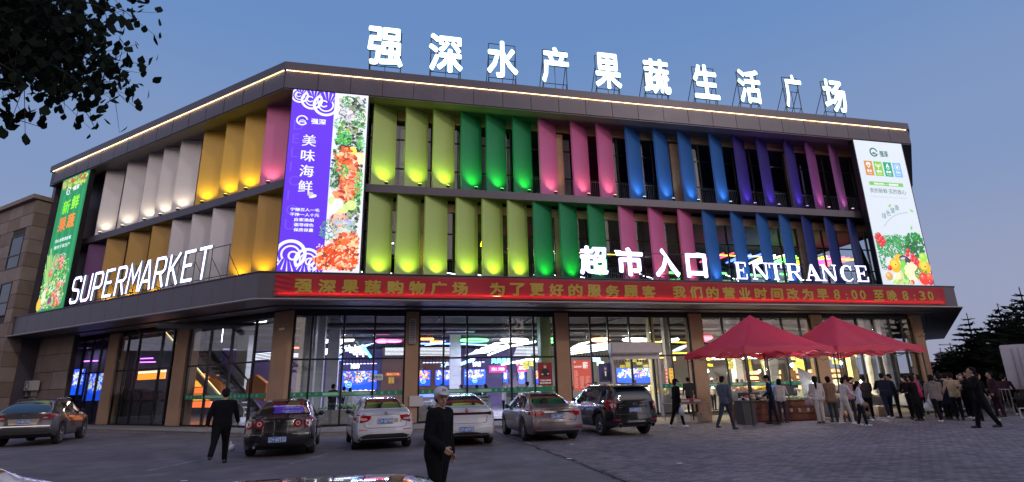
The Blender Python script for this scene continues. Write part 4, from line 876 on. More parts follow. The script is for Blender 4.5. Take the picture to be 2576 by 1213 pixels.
lamp_row('light_grid', 'short warm tubes over the food hall behind the entrance', [(A(17.2+.5*(i % 6), 3.28+.1*(i//6)), A(17.5+.5*(i % 6), 3.3+.1*(i//6))) for i in range(18)], TWW, r=.04)
lamp_row('light_grid', 'long yellow tubes over the food hall behind the entrance', [(A(17.7, 3.81), A(19.9, 3.93)), (A(19.9, 3.93), A(21.75, 3.87)), (A(15.2, 3.35), A(16.95, 3.66)), (A(17.1, 3.0, 4.2), A(20.5, 3.08, 4.2)), (A(17.1, 2.92, 4.2), A(20.3, 2.98, 4.2)), (A(20.3, 3.3, 4.5), A(21.7, 3.3, 4.5))], TYL, r=.032)
lamp_row('light_grid', 'pairs of bright tubes over the stalls behind the red canopy', [(A(22.7, 2.93+.07*i, 3.9), A(27.2, 2.99+.06*i, 3.9)) for i in range(5)], TWW, r=.032)
lamp_row('light_grid', 'yellow tubes over the shelves behind the second red canopy peak', [(A(28.3, 3.0+.08*i, 3.9), A(32.6, 3.0+.07*i, 3.9)) for i in range(4)], TYL, r=.032)
lamp_row('light_tubes', 'pair of violet light tubes behind the left glazing', [(ALz(15.0, 3.85, 4.4), ALz(12.3, 3.78, 4.4)), (ALz(15.4, 3.66, 4.2), ALz(12.0, 3.56, 4.2))], EW('tube_violet', (.6, .15, 1), 5), r=.04)
lamp_row('light_tubes', 'violet light tube over the blue screens in the far left bay', [(ALz(20.3, 3.95, 4.1), ALz(17.9, 3.9, 4.1))], MATS['tube_violet'], r=.04)
lamp_row('light_grid', 'many white tubes deep in the shop behind the escalator', [(ALz(4.2, 3.2+.07*i, 4.6), ALz(1.95, 3.23+.07*i, 4.6)) for i in range(6)], TWG, r=.015)
for k_, (s_, z_, n_, m_, lab_) in enumerate(((1.9, 3.32, 7, TWG, 'left part of the first bay'), (9.2, 3.3, 6, TWG, 'middle of the second bay'), (3.4, 3.55, 5, TBL, 'middle of the first bay, blue'), (7.2, 3.8, 3, TBL, 'left of the second bay, blue'), (20.4, 3.35, 7, TWG, 'last panes of the entrance bay'), (14.9, 3.7, 4, TWW, 'first panes of the entrance bay'))):
    lamp_row('light_grid', 'fan of thin slanting tubes on the ceiling, '+lab_, [(A(s_+.12*i, z_+.05*i), A(s_+.75+.14*i, z_+.07*i+.08)) for i in range(n_)], m_, r=.014)
# neon shapes lying under the ceiling
def neon(pts, col, lab, w=.035, closed=True, es=6, m=None):
    mm = m or EW('neon_%02d%02d%02d' % tuple(int(c*30) for c in col), col, es); mb = MB(); P = pts+[pts[0]] if closed else pts; mb.path(P, w, 4)
    o = mb.build('neon_light', mm); tth(o, lab, 'neon light'); return o
def ell(s0, s1, z0, z1, zt=4.7, n=18): return [A((s0+s1)/2+(s1-s0)/2*math.cos(2*math.pi*k/n), (z0+z1)/2+(z1-z0)/2*math.sin(2*math.pi*k/n), zt) for k in range(n)]
W1 = (1, 1, 1)
neon([A(1.7, 4.08), A(2.4, 3.93), A(2.7, 4.06), A(3.2, 3.93), A(3.3, 4.05), A(3.75, 4.07)], W1, 'white zigzag neon line near the glass of the first bay', .07, False)
neon([A(1.7, 4.1), A(3.8, 4.1)], W1, 'straight white neon line above the zigzag in the first bay', .03, False)
for k in range(3): neon([A(3.3+k*.28+(j//2)*.17+.0*j, 3.82-(j+1)//2*.105) for j in range(10)], W1, ('left', 'middle', 'right')[k]+' one of three stepped white neon lines in the first bay', .05, False)
neon(ell(2.25, 3.3, 3.46, 3.64), W1, 'white oval neon ring above the man at the glass', .06); neon(ell(2.35, 2.95, 3.5, 3.6), (1, .5, .1), 'orange oval neon ring inside the white oval', .05)
neon(ell(4.85, 5.4, 3.97, 4.07), (1, .05, .35), 'pink neon ring at the right of the first bay', .07); neon(ell(5.3, 6.05, 3.97, 4.07), (1, .05, .25), 'long pink neon oval left of the tan pillar with the tall speaker', .045); neon([A(7.0, 4.12), A(7.6, 4.12), A(7.5, 3.98), A(8.1, 3.97)], (1, .3, .03), 'orange neon bend right of the tan pillar with the tall speaker', .07, False)
neon(ell(9.0, 10.4, 3.98, 4.11), (.1, 1, .15), 'green neon ring in the second bay', .055); neon(ell(11.06, 12.5, 3.98, 4.11), (.95, .95, 1), 'white neon ring in the second bay', .055)
for k in range(4): neon(ell(10.6-k*.3, 11.45-k*.32, 3.72-k*.1, 3.9-k*.11), (.9, .95, 1), ('nearest', 'second', 'third', 'farthest')[k]+' of four linked white neon rings in the second bay', .045)
neon([A(12.9, 3.96), A(11.65, 3.76), A(10.4, 3.3)], (.95, .95, 1), 'long bent white neon line in the second bay', .08, False)
neon([A(13.4, 4.1), A(13.95, 4.1), A(13.93, 3.94), A(13.7, 3.94), A(13.65, 4.05)], (.1, 1, .15), 'green neon patch at the pillar before the entrance bay', .08)
neon(ell(16.0, 17.0, 3.98, 4.1), (1, .3, .1), 'orange neon ring behind the recruitment poster', .08); neon(ell(17.8, 19.35, 3.97, 4.1), W1, 'white neon ring above the roller shutter', .06)
neon([A(20.1, 3.96), A(21.1, 4.06)], W1, 'short white neon line right of the roller shutter', .1, False); neon([A(22.6, 4.15), A(23.15, 4.15), A(22.75, 4.0)], (1, .05, .1), 'red neon triangle left of the red canopy peak', .12)
neon([A(7.0, 3.89), A(8.7, 3.88), A(10.35, 3.8)], (.15, .3, 1), 'long blue neon line in the second bay', .05, False); neon([A(4.2, 3.8), A(4.6, 3.27)], (.1, .5, 1), 'blue slanting neon bar in the first bay', .13, False)
neon([A(8.75, 2.78, 3.6), A(9.65, 3.1, 3.6)], (.2, .5, 1), 'blue slanting neon bar behind the white coupe', .12, False); neon([A(10.96, 2.78, 3.9), A(12.4, 3.05, 3.9), A(13.25, 3.07, 3.9)], W1, 'long white light bar over the stalls of the second bay', .07, False)
neon([A(.95, 3.73), A(1.33, 3.72)], (1, .12, .05), 'red neon line beside the corner pillar', .06, False); neon([A(3.8, 1.63, 1.75), A(4.5, 1.63, 1.75)], (.8, .85, 1), 'white light strip under the blue screen in the first bay', .02, False) if False else None
# upper shop floor neon and lamps
for s, d, z, c_, lab in ((10.6, -5, 10.1, (1, .8, .0), 'yellow'), (1.0, -4.5, 10.0, (.1, .3, 1), 'blue'), (12.4, -5.5, 10.1, (1, .05, .3), 'pink'), (14.2, -5.5, 10.1, (1, .1, .05), 'red')):
    neon([F(s, d, z), F(s+.8, d, z), F(s+.7, d-1.2, z), F(s+.1, d-1.2, z)], c_, lab+' neon outline under the upper floor ceiling', .05)
for k, s in enumerate((4.6, 15.4, 18.9, 21.5, 23.9)): neon([F(s, -5, 9.75), F(s+.9, -5, 9.75)], (.95, 1, 1), 'white tube lamp on the upper floor, %s from the left' % num[k], .035, False)
neon([F(14.3, -4.5, 9.45), F(19.9, -4.5, 9.35)], (1, .75, .05), 'long thin yellow line on the upper floor behind the fins', .025, False, 4)
for k, (s, c_, nm) in enumerate(((25.6, (1, .03, .08), 'red'), (27.6, (.05, .12, 1), 'blue'), (29.4, (.9, 1, 1), 'white'), (31.0, (.1, 1, .1), 'green'), (32.6, (1, .8, 0), 'yellow'), (34.0, (1, .05, .3), 'pink'), (35.2, (1, .1, .1), 'crimson'))):
    neon([F(s, -4.4, 9.7), F(s+.4, -7, 9.7), F(s+.6, -4.6, 9.7), F(s+1.0, -7, 9.7), F(s+1.2, -4.4, 9.7)], c_, nm+' neon squiggle under the upper floor ceiling above the word ENTRANCE', .06, False); neon([F(s, -4.3, 9.5), F(s+1.3, -4.3, 9.5)], (1, .75, .02), 'yellow neon line below the %s squiggle' % nm, .03, False)
lamp_row('light_grid', 'white tubes deep inside the upper floor behind ENTRANCE', [(F(22+k*1.2, -9-k % 3, 9.3), F(22.9+k*1.2, -9-k % 3-.6, 9.3)) for k in range(14)], TWH)
lamp_row('light_grid', 'white tubes deep inside the upper floor behind the green fins', [(F(1.5+k*1.5, -10, 9.2), F(2.4+k*1.5, -10.6, 9.2)) for k in range(13)], TWH)
def shelf(s, d, w, h, z0, lab, prods, m_frame, n=4, es=0.0, cat='shelf'):
    r = root('display_shelf', F(s, d, z0), lab, cat); fm = MB()
    for a in (s-w/2, s+w/2-.05): boxF(fm, a, a+.05, d-.45, d, z0, z0+h)
    boxF(fm, s-w/2, s+w/2, d-.47, d-.45, z0, z0+h); fm.build('frame', m_frame, r)
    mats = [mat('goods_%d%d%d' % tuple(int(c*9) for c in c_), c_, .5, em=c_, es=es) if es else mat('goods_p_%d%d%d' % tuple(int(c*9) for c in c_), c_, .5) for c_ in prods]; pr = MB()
    for k in range(n):
        z = z0+.12+k*(h-.1)/n; sb = MB(); boxF(sb, s-w/2+.05, s+w/2-.05, d-.45, d+.02, z, z+.04); sb.build('shelf_board', m_frame, r)
        a = s-w/2+.08
        while a < s+w/2-.16: ww = random.uniform(.07, .13); boxF(pr, a, a+ww, d-.2, d-.02, z+.041, z+.05+random.uniform(.12, .2)*min(1.2, h/n/.3), random.randrange(len(mats))); a += ww+.02
    pr.build('goods', mats, r, kind='stuff'); return r
GR = mat('green_shelf', (.15, .5, .18), .5)
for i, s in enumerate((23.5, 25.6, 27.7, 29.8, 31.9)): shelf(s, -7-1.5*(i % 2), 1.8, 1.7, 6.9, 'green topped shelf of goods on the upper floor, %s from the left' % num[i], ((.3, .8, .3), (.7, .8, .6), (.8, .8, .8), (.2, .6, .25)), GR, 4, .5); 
for i, s in enumerate((23.2, 26.2, 29.0, 31.6)): neon([F(s, -6.3, 8.75+.1*(i % 2)), F(s+1.4, -6.6, 8.75+.1*(i % 2))], (.1, 1, .12), 'green sign bar over the upper floor shelves, %s from the left' % num[i], .07, False, 4)
# seafood screens on the back wall
def screen(pt, s, d, z0, w, h, lab, cols, disc=None, fr='F', em=1.7):
    fn = F if fr == 'F' else L; r = root('wall_screen', fn(s, d, z0), lab, 'screen'); b = MB(); (boxF if fr == 'F' else boxL)(b, s-w/2-.04, s+w/2+.04, d-.1, d-.02, z0-.04, z0+h+.04); b.build('frame', METAL_B, r)
    b = MB(); (boxF if fr == 'F' else boxL)(b, s-w/2, s+w/2, d-.02, d, z0, z0+h); b.build('panel', emi('screen_blue', (.03, .10, .9), em, 'AUTO'), r)
    T = TF if fr == 'F' else TL(s+w/2); p = Print(T, d); p.es = em*.8; x0 = s-w/2 if fr == 'F' else 0; cl = (x0, x0+w, z0, z0+h)
    for _ in range(int(60*w*h/2)+20):
        x = random.uniform(x0+.1, x0+w-.12); y = z0+h*random.uniform(.38, .95); r_ = random.uniform(.05, .11); y = min(y, z0+h-r_)
        p.disc(x, y, r_, r_*random.uniform(.4, .9), jit(random.choice(cols), .25), 7, random.uniform(0, 3), .2)
    p.shape([(x0, z0), (x0+w, z0), (x0+w, z0+h*.42), (x0+w*.8, z0+h*.38), (x0+w*.45, z0+h*.22), (x0+w*.2, z0+h*.34), (x0, z0+h*.4)], (.01, .08, .75))
    if disc: p.disc(x0+w*disc[0], z0+h*.28, h*.17, h*.15, (.3, .75, 1)); p.disc(x0+w*disc[0], z0+h*.28, h*.14, h*.12, (.02, .2, .8)); p.text(disc[1], x0+w*disc[0]-h*.1, z0+h*.23, w=h*.2, h=h*.1, col=(1, 1, 1))
    p.build(r); return r
OR = ((1, .3, .05), (1, .55, .2), (.9, .8, .7), (.8, .15, .03)); SH = ((.8, .75, .65), (.5, .4, .3), (.95, .92, .85), (.15, .1, .1)); SF = ((.9, .85, .8), (.7, .6, .55), (1, 1, .95), (.3, .25, .3))
def scr(d, s0, s1, z0, z1, lab, cols, disc=None): a, y0 = AD(s0, z0, d); b_, y1 = AD(s1, z1, d); return screen('', (a+b_)/2, d, y0, b_-a, y1-y0, lab, cols, disc)
scr(-11, 3.33, 4.95, 1.72, 2.62, 'large blue seafood screen seen through the first bay', ((.5, .3, .15), (.85, .8, .75), (.1, .08, .08), (.8, .4, .2), (.6, .6, .2)), (.2, '鲜'))
scr(-14, 6.6, 7.5, 1.86, 2.6, 'blue screen with orange salmon slices behind the man in the white cap', OR, (.62, '三文鱼'))
scr(-14, 7.75, 8.55, 1.86, 2.6, 'blue screen with pale shellfish left of the shop mullion', SF)
scr(-14, 9.16, 10.24, 1.84, 2.6, 'wide blue screen with piled scallops and a round badge', SH, (.5, '海鲜'))
scr(-14, 11.15, 11.4, 1.85, 2.55, 'narrow blue screen beside the pink hanging banner', SF)
scr(-14, 11.95, 12.3, 1.85, 2.5, 'blue screen with brown abalone behind the woman with tied hair', SH)
scr(-14, 12.75, 13.2, 1.85, 2.5, 'blue screen with red and yellow seafood behind the dark portrait poster', OR)
scr(-12, 17.3, 19.5, 1.75, 2.55, 'wide blue aquarium screen behind the entrance doors', ((.9, .4, .1), (.5, .8, .9), (.8, .9, .6), (.3, .5, .8)))
LSC = ((.95, .85, .4), (.4, .8, 1), (.9, .6, .2), (.8, .95, 1))
screen('', 20.3, -3.2, 1.5, 2.6, 1.75, 'large bright blue screen with golden fish shapes in the far left bay', LSC, None, 'L', 1.5)
screen('', 23.2, -3.4, 1.9, 1.5, 1.7, 'narrow bright blue screen left of the large one in the far left bay', LSC, None, 'L', 1.5)
m_ = MB(); boxL(m_, 17.0, 23.8, -4.0, -3.7, .16, 5.4); m_.build('inner_wall', mat('dim_wall', (.16, .13, .18), .7), B)
# orange lit counter behind the left glazing
m_ = MB(); boxL(m_, 15.5, 21.2, -4.9, -4.8, 2.75, 3.12); tth(m_.build('counter_sign', EW('orange_sign', (1, .28, .02), 2.2)), 'long glowing orange sign board behind the left glazing', 'sign')
m_ = MB(); boxL(m_, 15.5, 21.2, -4.9, -4.83, 3.15, 3.3); tth(m_.build('counter_sign', EW('cream_sign', (1, .75, .5), 2.0)), 'long pale cream light box above the orange sign board', 'sign')
shelf(17, -12, .5, .1, .2, 'low grey plinth far inside the shop', ((.3, .3, .3),), STEEL, 1)
for i, t in enumerate((13.4, 15.0, 16.6)):
    r = root('covered_stall', L(t, -3.6, .16), 'dark covered stall behind the left glazing, %s from the right' % num[i], 'stall'); b = MB(); b.bbox((t-.75, -4.2, .16), (t+.75, -3.0, 1.35), .05, lambda a, b_, c: L(a, b_, c)); b.build('counter', mat('dim_counter', (.07, .06, .065), .6), r); b = MB(); b.bbox((t-.8, -4.25, 1.36), (t+.8, -2.95, 1.95+.1*i), .12, lambda a, b_, c: L(a, b_, c)); b.build('dust_cover', mat('dim_cover', (.12, .07, .075), .8, var=.4, vs=5), r)
r = root('food_stall', L(15, -7.3, .16), 'orange and red lit food stall left of the second left pillar', 'stall')
for k in range(5): b = MB(); boxL(b, 14.0, 16.2, -7.5, -7.1, .9+k*.45, 1.28+k*.45); b.build('menu_board', EW('menu_%d' % (k % 2), ((1, .15, .02), (1, .4, .03))[k % 2], 1.6), r)
# escalator behind the left glazing
es = root('escalator', L(5, -4.2, .16), 'steel escalator with orange newel cowls rising to the left behind the side glazing', 'escalator')
e0, e1 = L(2.9, -4.4, .35), L(8.9, -4.4, 5.3)
def esc(tA, tB, dA, zA, zB, th, wd, m, name):
    b = MB(); b.add([L(tA, dA, zA), L(tB, dA, zB), L(tB, dA, zB+th), L(tA, dA, zA+th), L(tA, dA-wd, zA), L(tB, dA-wd, zB), L(tB, dA-wd, zB+th), L(tA, dA-wd, zA+th)], [(0, 1, 2, 3), (7, 6, 5, 4), (0, 4, 5, 1), (1, 5, 6, 2), (2, 6, 7, 3), (3, 7, 4, 0)]); return b.build(name, m, es)
ESM = mat('brushed_steel', (.48, .48, .5), .3, .8)
esc(6.0, 13.6, -3.9, .45, 5.5, .42, .06, ESM, 'side_skirt'); esc(6.0, 13.6, -4.95, .45, 5.5, .42, .06, ESM, 'side_skirt'); esc(5.6, 13.1, -3.9, 1.2, 6.1, .07, .07, BLACKP, 'handrail'); esc(5.6, 13.1, -4.95, 1.2, 6.1, .07, .07, BLACKP, 'handrail')
for k in range(20): t = 6.0+k*.38; b = MB(); boxL(b, t, t+.38, -4.93, -3.97, .5+k*.255, .7+k*.255); b.build('step', mat('esc_step', (.06, .06, .065), .5, .5), es)
esc(6.7, 14.2, -3.2, .85, 5.5, .45, .05, mat('stair_stringer', (.55, .53, .48), .4, .2), 'stringer'); esc(6.7, 14.2, -3.25, 1.35, 6.0, .05, .04, EW('stair_led', (1, .8, .35), 1.8), 'led_edge')
OC = mat('orange_cowl', (.55, .17, .04), .5)
for t, d in ((8.3, -3.5), (5.3, -4.0)): b = MB(); b.poly([(t-.75, 1.3), (t+.85, 1.5), (t+.85, 2.4), (t+.2, 2.65), (t-.75, 2.2)], d-.25, d, lambda a, z, dd: L(a, dd, z)); b.build('cowl', OC, es)
m_ = MB()
for f_ in range(9): boxL(m_, 7.9, 8.9, -5.6, -5.1, .16+f_*.6, .75+f_*.6)
m_.build('tiled_column', WTILE, B)
m_ = MB(); boxL(m_, 9.6, 9.85, -3.1, -2.9, .16, 5.4); m_.build('white_post', WTILE, B)
lamp_row('light_tubes', 'white tubes on the ceiling between escalator and corner pillar', [(ALz(4.3, 5.0, 5.3), ALz(3.9, 5.05, 5.3)), (ALz(3.8, 5.1, 5.4), ALz(2.7, 5.12, 5.4)), (ALz(3.1, 4.83, 5.2), ALz(2.0, 4.85, 5.2))], TWH)
lamp_row('light_tubes', 'vertical white tube hanging beside the escalator', [(L(*AL(6.12, 4.4, -3.5)[:1], -3.5, 4.5), L(*AL(6.12, 4.4, -3.5)[:1], -3.5, 5.3))], TWH, r=.02)
# hanging word signs
for st, s, d, z, h, c_, lab in (('贝类世界', AD(10.55, 0, -10)[0], -10.0, AD(0, 2.87, -10)[1], .34, (.1, .75, 1), 'glowing blue Chinese words hanging in the second bay'), ('鲜鱼', AD(2.9, 0, -9)[0], -9, AD(0, 3.1, -9)[1], .3, (.05, .2, 1), 'small glowing blue Chinese words in the first bay'), ('活鲜', AD(15.99, 0, -12)[0], -12, AD(0, 2.9, -12)[1], .3, (.1, .45, 1), 'glowing blue Chinese words behind the dark portrait poster')):
    m_ = MB(); add_text(m_, st, TF, h=h, x=s, y=z, d=d, depth=.04, bold=.05); tth(m_.build('word_sign', EW('word_%d' % int(s), c_, 5)), lab, 'sign')
def bannerF(name, s, d, z, w, h, c, txt, tc_, lab, es=.5, vert=False, cat='banner'):
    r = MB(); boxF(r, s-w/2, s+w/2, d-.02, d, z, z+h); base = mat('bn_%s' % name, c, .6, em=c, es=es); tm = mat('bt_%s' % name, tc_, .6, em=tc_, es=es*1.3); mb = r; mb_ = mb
    if vert:
        for i, ch in enumerate(txt): add_text(mb, ch, TF, w=w*.6, h=h/len(txt)*.7, x=s-w*.3, y=z+h-(i+.85)*h/len(txt), d=d+.003, depth=.002, bold=.04, mi=1)
    elif txt: add_text(mb, txt, TF, w=w*.8, h=h*.5, x=s-w*.4, y=z+h*.25, d=d+.003, depth=.002, bold=.04, mi=1)
    o = mb.build(name, [base, tm]); tth(o, lab, cat); return o
bannerF('pink_banner', AD(10.89, 0, -8.4)[0], -8.4, AD(0, 2.42, -8.4)[1], 1.10132, 0.428291, (.65, .06, .32), '东港', (.9, .9, .9), 'magenta hanging banner with white Chinese words in the second bay', .8)
bannerF('magenta_strip', AD(12.15, 0, -9)[0], -9, AD(0, 2.45, -9)[1], 0.622846, 0.435992, (.7, .06, .3), '买', (.9, .9, .9), 'small magenta hanging sign next to the yellow price sheets', .8)
bannerF('red_banner_sign', AD(5.7, 0, -5.6)[0], -5.6, AD(0, 2.34, -5.6)[1], 0.829549, 0.212992, (.75, .12, .08), '精品三文鱼', (1, .85, .3), 'small red hanging banner with yellow words in the first bay', .6)
bannerF('yellow_sheet', AD(5.625, 0, -5.62)[0], -5.62, AD(0, 2, -5.62)[1], 0.280436, 0.336524, (.75, .6, .1), '三文鱼', (.7, .1, .05), 'yellow sheet hanging under the small red banner', .5, True)
bannerF('corner_card', 4.9, -4.0, 2.2, .6, .3, (.7, .7, .72), '收银台', (.1, .1, .1), 'small white notice with black words on the white column', .3, cat='notice')
# posters on the glass
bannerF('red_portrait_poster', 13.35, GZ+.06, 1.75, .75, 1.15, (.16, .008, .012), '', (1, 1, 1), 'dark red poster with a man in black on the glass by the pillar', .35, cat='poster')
m_ = MB(); p_ = Print(TF, GZ+.062); p_.es = .5; p_.disc(13.35, 2.68, .07, .1, (.5, .3, .22)); p_.disc(13.35, 2.77, .075, .05, (.02, .02, .02)); p_.shape([(13.1, 2.2), (13.6, 2.2), (13.55, 2.5), (13.4, 2.6), (13.3, 2.6), (13.15, 2.5)], (.01, .01, .015)); p_.disc(13.2, 2.3, .06, .04, (.5, .35, .25)); p_.disc(13.5, 2.32, .05, .04, (.5, .35, .25)); p_.text('产地直供 新鲜到家', 13.05, 1.95, w=.6, h=.09, col=(.8, .8, .8)); p_.text('品质生活服务到家', 13.05, 1.82, w=.6, h=.09, col=(.8, .8, .8)); o = p_.build(bpy.data.objects['red_portrait_poster'])
bannerF('navy_portrait_poster', 16.65, GZ+.06, 1.85, .72, .95, (.03, .025, .12), '', (1, 1, 1), 'navy poster with a man in dark suit left of the shutter rail', .4, cat='poster')
p_ = Print(TF, GZ+.062); p_.es = .5; p_.disc(16.65, 2.55, .07, .1, (.5, .32, .24)); p_.disc(16.65, 2.63, .075, .05, (.02, .02, .02)); p_.shape([(16.4, 1.95), (16.9, 1.95), (16.85, 2.3), (16.72, 2.42), (16.58, 2.42), (16.45, 2.3)], (.01, .01, .02)); p_.shape([(16.62, 2.15), (16.68, 2.15), (16.7, 2.4), (16.6, 2.4)], (.7, .7, .7)); p_.build(bpy.data.objects['navy_portrait_poster'])
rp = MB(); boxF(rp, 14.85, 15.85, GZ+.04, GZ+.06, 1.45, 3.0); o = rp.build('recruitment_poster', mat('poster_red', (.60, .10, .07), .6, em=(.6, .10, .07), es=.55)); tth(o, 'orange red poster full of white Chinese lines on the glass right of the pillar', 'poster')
p_ = Print(TF, GZ+.06); p_.es = .8; p_.text('薪', 15.4, 2.55, w=.3, h=.35, col=(.9, .85, .8), bold=.04); p_.text('高薪诚聘', 14.92, 2.6, w=.42, h=.1, col=(.85, .8, .75)); p_.ring(14.97, 2.9, .04, .015, (.9, .9, .9))
for c_ in range(3):
    for k in range(9): p_.text('岗位要求', 14.92+c_*.31, 2.4-k*.1, w=.22*random.uniform(.6, 1), h=.045, col=(.85, .75, .7), bold=0) if (c_ == 0 or k > 2) else None
p_.build(o)
bannerF('red_strip', 20.15, GZ+.06, 1.75, .12, .75, (.65, .05, .05), '新鲜果蔬', (.95, .9, .8), 'narrow red vertical strip on the glass right of the shutter', .5, True)
bannerF('yellow_strip', 20.45, GZ+.06, 1.75, .24, .75, (.85, .6, .05), '特价优惠', (.6, .08, .05), 'yellow vertical strip beside the narrow red one', .6, True)
# price cards
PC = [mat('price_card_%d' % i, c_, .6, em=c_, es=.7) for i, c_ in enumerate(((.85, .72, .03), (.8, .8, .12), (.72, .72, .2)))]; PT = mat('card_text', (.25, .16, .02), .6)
cm = []
for i in range(3): b = MB().box((-.17, 0, 0), (.17, .01, .15), mi=0); add_text(b, '鲜 %d.%d8' % (3+i, i+4), lambda a, c_, d: Vector((a, -d, c_)), w=.26, h=.08, x=-.13, y=.035, d=.003, depth=.001, mi=1); cm.append(b.mesh('price_card', [PC[i], PT]))
nm_ = 0
for (s0, s1, d, z0, rows, dens) in ((12.36, 13.0, -8, 2.3, 4, .9), (15.9, 16.2, -7, 2.2, 4, .8), (17.7, 19.5, -6.3, 2.2, 4, .45), (22.9, 23.5, -5.4, 2.35, 4, .8), (24.2, 24.8, -5.0, 2.3, 5, .95), (25.35, 25.9, -5.2, 2.35, 5, .95), (26.3, 27.1, -5.4, 2.5, 5, .9), (28.3, 29.5, -6.3, 2.5, 5, .9), (30.7, 31.7, -6.3, 2.5, 5, .8)):
    bn_ = {12.36: 'left of the red portrait poster', 15.9: 'left of the navy poster', 17.7: 'behind the shutter rails', 22.9: 'right of the third pillar', 24.2: 'left of the front pole', 25.35: 'right of the front pole', 26.3: 'by the white bulb', 28.3: 'left of the fourth pillar', 30.7: 'right of the fourth pillar'}[s0]; s0 = AD(s0, 0, d)[0]; s1 = AD(s1, 0, d)[0]; zt_ = AD(0, 2.87, d)[1]; k = int((s1-s0)/.38)
    for i in range(k):
        n_ = random.randint(2, rows)
        for j in range(n_):
            if random.random() > dens: continue
            o = place('price_card', random.choice(cm), F(s0+i*.38, d-random.uniform(0, .1), zt_-j*.17), None, RF); tth(o, 'yellow price card, %s down in the %s string %s' % (num[j], num[i], bn_), 'price card', 'yellow price cards hanging over the stalls'); nm_ += 1
# shelves with lit jars, fruit counters
BRN = mat('brown_shelf', (.16, .07, .035), .5)
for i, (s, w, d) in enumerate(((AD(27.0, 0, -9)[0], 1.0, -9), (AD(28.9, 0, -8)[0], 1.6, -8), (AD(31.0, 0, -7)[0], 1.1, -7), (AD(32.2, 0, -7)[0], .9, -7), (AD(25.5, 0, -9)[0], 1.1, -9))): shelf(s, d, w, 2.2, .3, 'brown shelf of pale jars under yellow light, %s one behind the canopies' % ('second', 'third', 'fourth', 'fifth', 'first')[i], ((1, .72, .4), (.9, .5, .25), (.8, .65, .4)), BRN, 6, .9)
def heap(name, s, d, z, rs, rd, n, c, r, lab, cat, es=.12):
    rt_ = root('fruit_counter', F(s, d, z-.9), lab, 'counter'); b = MB(); b.bbox((s-rs-.08, d-rd-.05, .17), (s+rs+.08, d+rd+.05, z-.02), .04, lambda a, b_, c_: F(a, b_, c_)); b.build('counter', mat('counter_front', (.4, .38, .36), .5, var=.2, vs=4), rt_)
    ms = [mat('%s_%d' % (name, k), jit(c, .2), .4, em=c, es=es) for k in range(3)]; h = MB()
    for _ in range(n): a, q_ = random.uniform(-1, 1), random.uniform(-1, 1); h.ell(F(s+a*rs*.95, d+q_*rd*.9, z+r*.7+.16*(1-a*a)*(1-q_*q_)), (r, r, r), 7, 5, mi=random.randrange(3))
    h.build(name, ms, rt_, smooth=True, kind='stuff')
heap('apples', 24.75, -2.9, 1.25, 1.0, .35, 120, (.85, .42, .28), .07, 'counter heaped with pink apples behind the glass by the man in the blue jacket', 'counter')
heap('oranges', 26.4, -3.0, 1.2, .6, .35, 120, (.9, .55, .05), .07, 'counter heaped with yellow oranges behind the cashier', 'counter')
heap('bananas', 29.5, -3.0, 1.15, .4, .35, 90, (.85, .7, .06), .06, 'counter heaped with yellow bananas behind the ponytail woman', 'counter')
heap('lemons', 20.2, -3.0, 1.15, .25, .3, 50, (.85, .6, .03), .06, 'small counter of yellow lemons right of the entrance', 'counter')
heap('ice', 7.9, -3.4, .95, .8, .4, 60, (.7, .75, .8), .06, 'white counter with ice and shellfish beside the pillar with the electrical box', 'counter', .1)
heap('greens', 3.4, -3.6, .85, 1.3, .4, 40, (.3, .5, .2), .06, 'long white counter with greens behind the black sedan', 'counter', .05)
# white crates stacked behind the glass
ci = 0; CRM = mat('crate_white', (.52, .56, .56), .5); cme = MB(); cme.bbox((-.32, 0, 0), (.32, .4, .155), .02); cme.box((-.18, -.006, .05), (.18, 0.004, .085), mi=1); crate = cme.mesh('crate', [CRM, BLACKP])
for k, s in enumerate((9.4+.85, 11.7, 12.4)):
    for j in range(7+(k > 0)):
        o = place('plastic_crate', crate, F(s, -2.75, .17+j*.165), None, RF); tth(o, 'white plastic crate in the %s stack behind the glass, %s from the floor' % (('left', 'middle', 'right')[k], num[j]), 'crate', 'white crates stacked behind the glass')

def fill_light(s, d, z, w, col, lab, fr='F', wd=.5, ln=1.6):  # added fill lamps with a housing, put in to brighten the shop interior
    fn, rz_ = (F, RF) if fr == 'F' else (L, RL); r = root('panel_lamp', fn(s, d, z), lab, 'ceiling light', 'added fill lights under the shop ceiling')
    b = MB(); b.box((s-ln/2-.03, d-wd/2-.03, z+.012), (s+ln/2+.03, d+wd/2+.03, z+.06), lambda a, b_, c: fn(a, b_, c)); b.build('housing', STEEL, r)
    l = bpy.data.lights.new('fill_light', 'AREA'); l.shape = 'RECTANGLE'; l.size = ln; l.size_y = wd; l.energy = w*(2.6 if z > 8 else (1.75 if s > 15 and fr == 'F' else 1.35)); l.color = col
    o = bpy.data.objects.new('fill_light', l); COL.objects.link(o); o.parent = r; o.location = (0, 0, 0); o.rotation_euler = (0, 0, rz_)
PLs = [(4.6, -8, 4.9, 150, (.72, .74, 1), 'first bay'), (5.5, -11, 4.9, 420, (.62, .6, 1), 'back of the first bay'), (9.5, -6.5, 4.9, 200, (.68, .7, 1), 'left half of the second bay'), (12.5, -11, 4.9, 480, (.62, .6, 1), 'back of the second bay'),
       (16.5, -7, 4.9, 380, (1, .9, .7), 'recruitment poster'), (20.5, -9, 4.9, 520, (1, .82, .5), 'back of the entrance bay'), (24.5, -5, 4.9, 360, (1, .82, .5), 'left canopy peak'), (28.5, -6, 4.9, 420, (1, .80, .45), 'gap between the canopy peaks'), (32.0, -5, 4.9, 360, (1, .8, .45), 'right canopy peak'), (35.5, -5, 4.9, 90, (.9, .95, 1), 'last pillar on the right')]
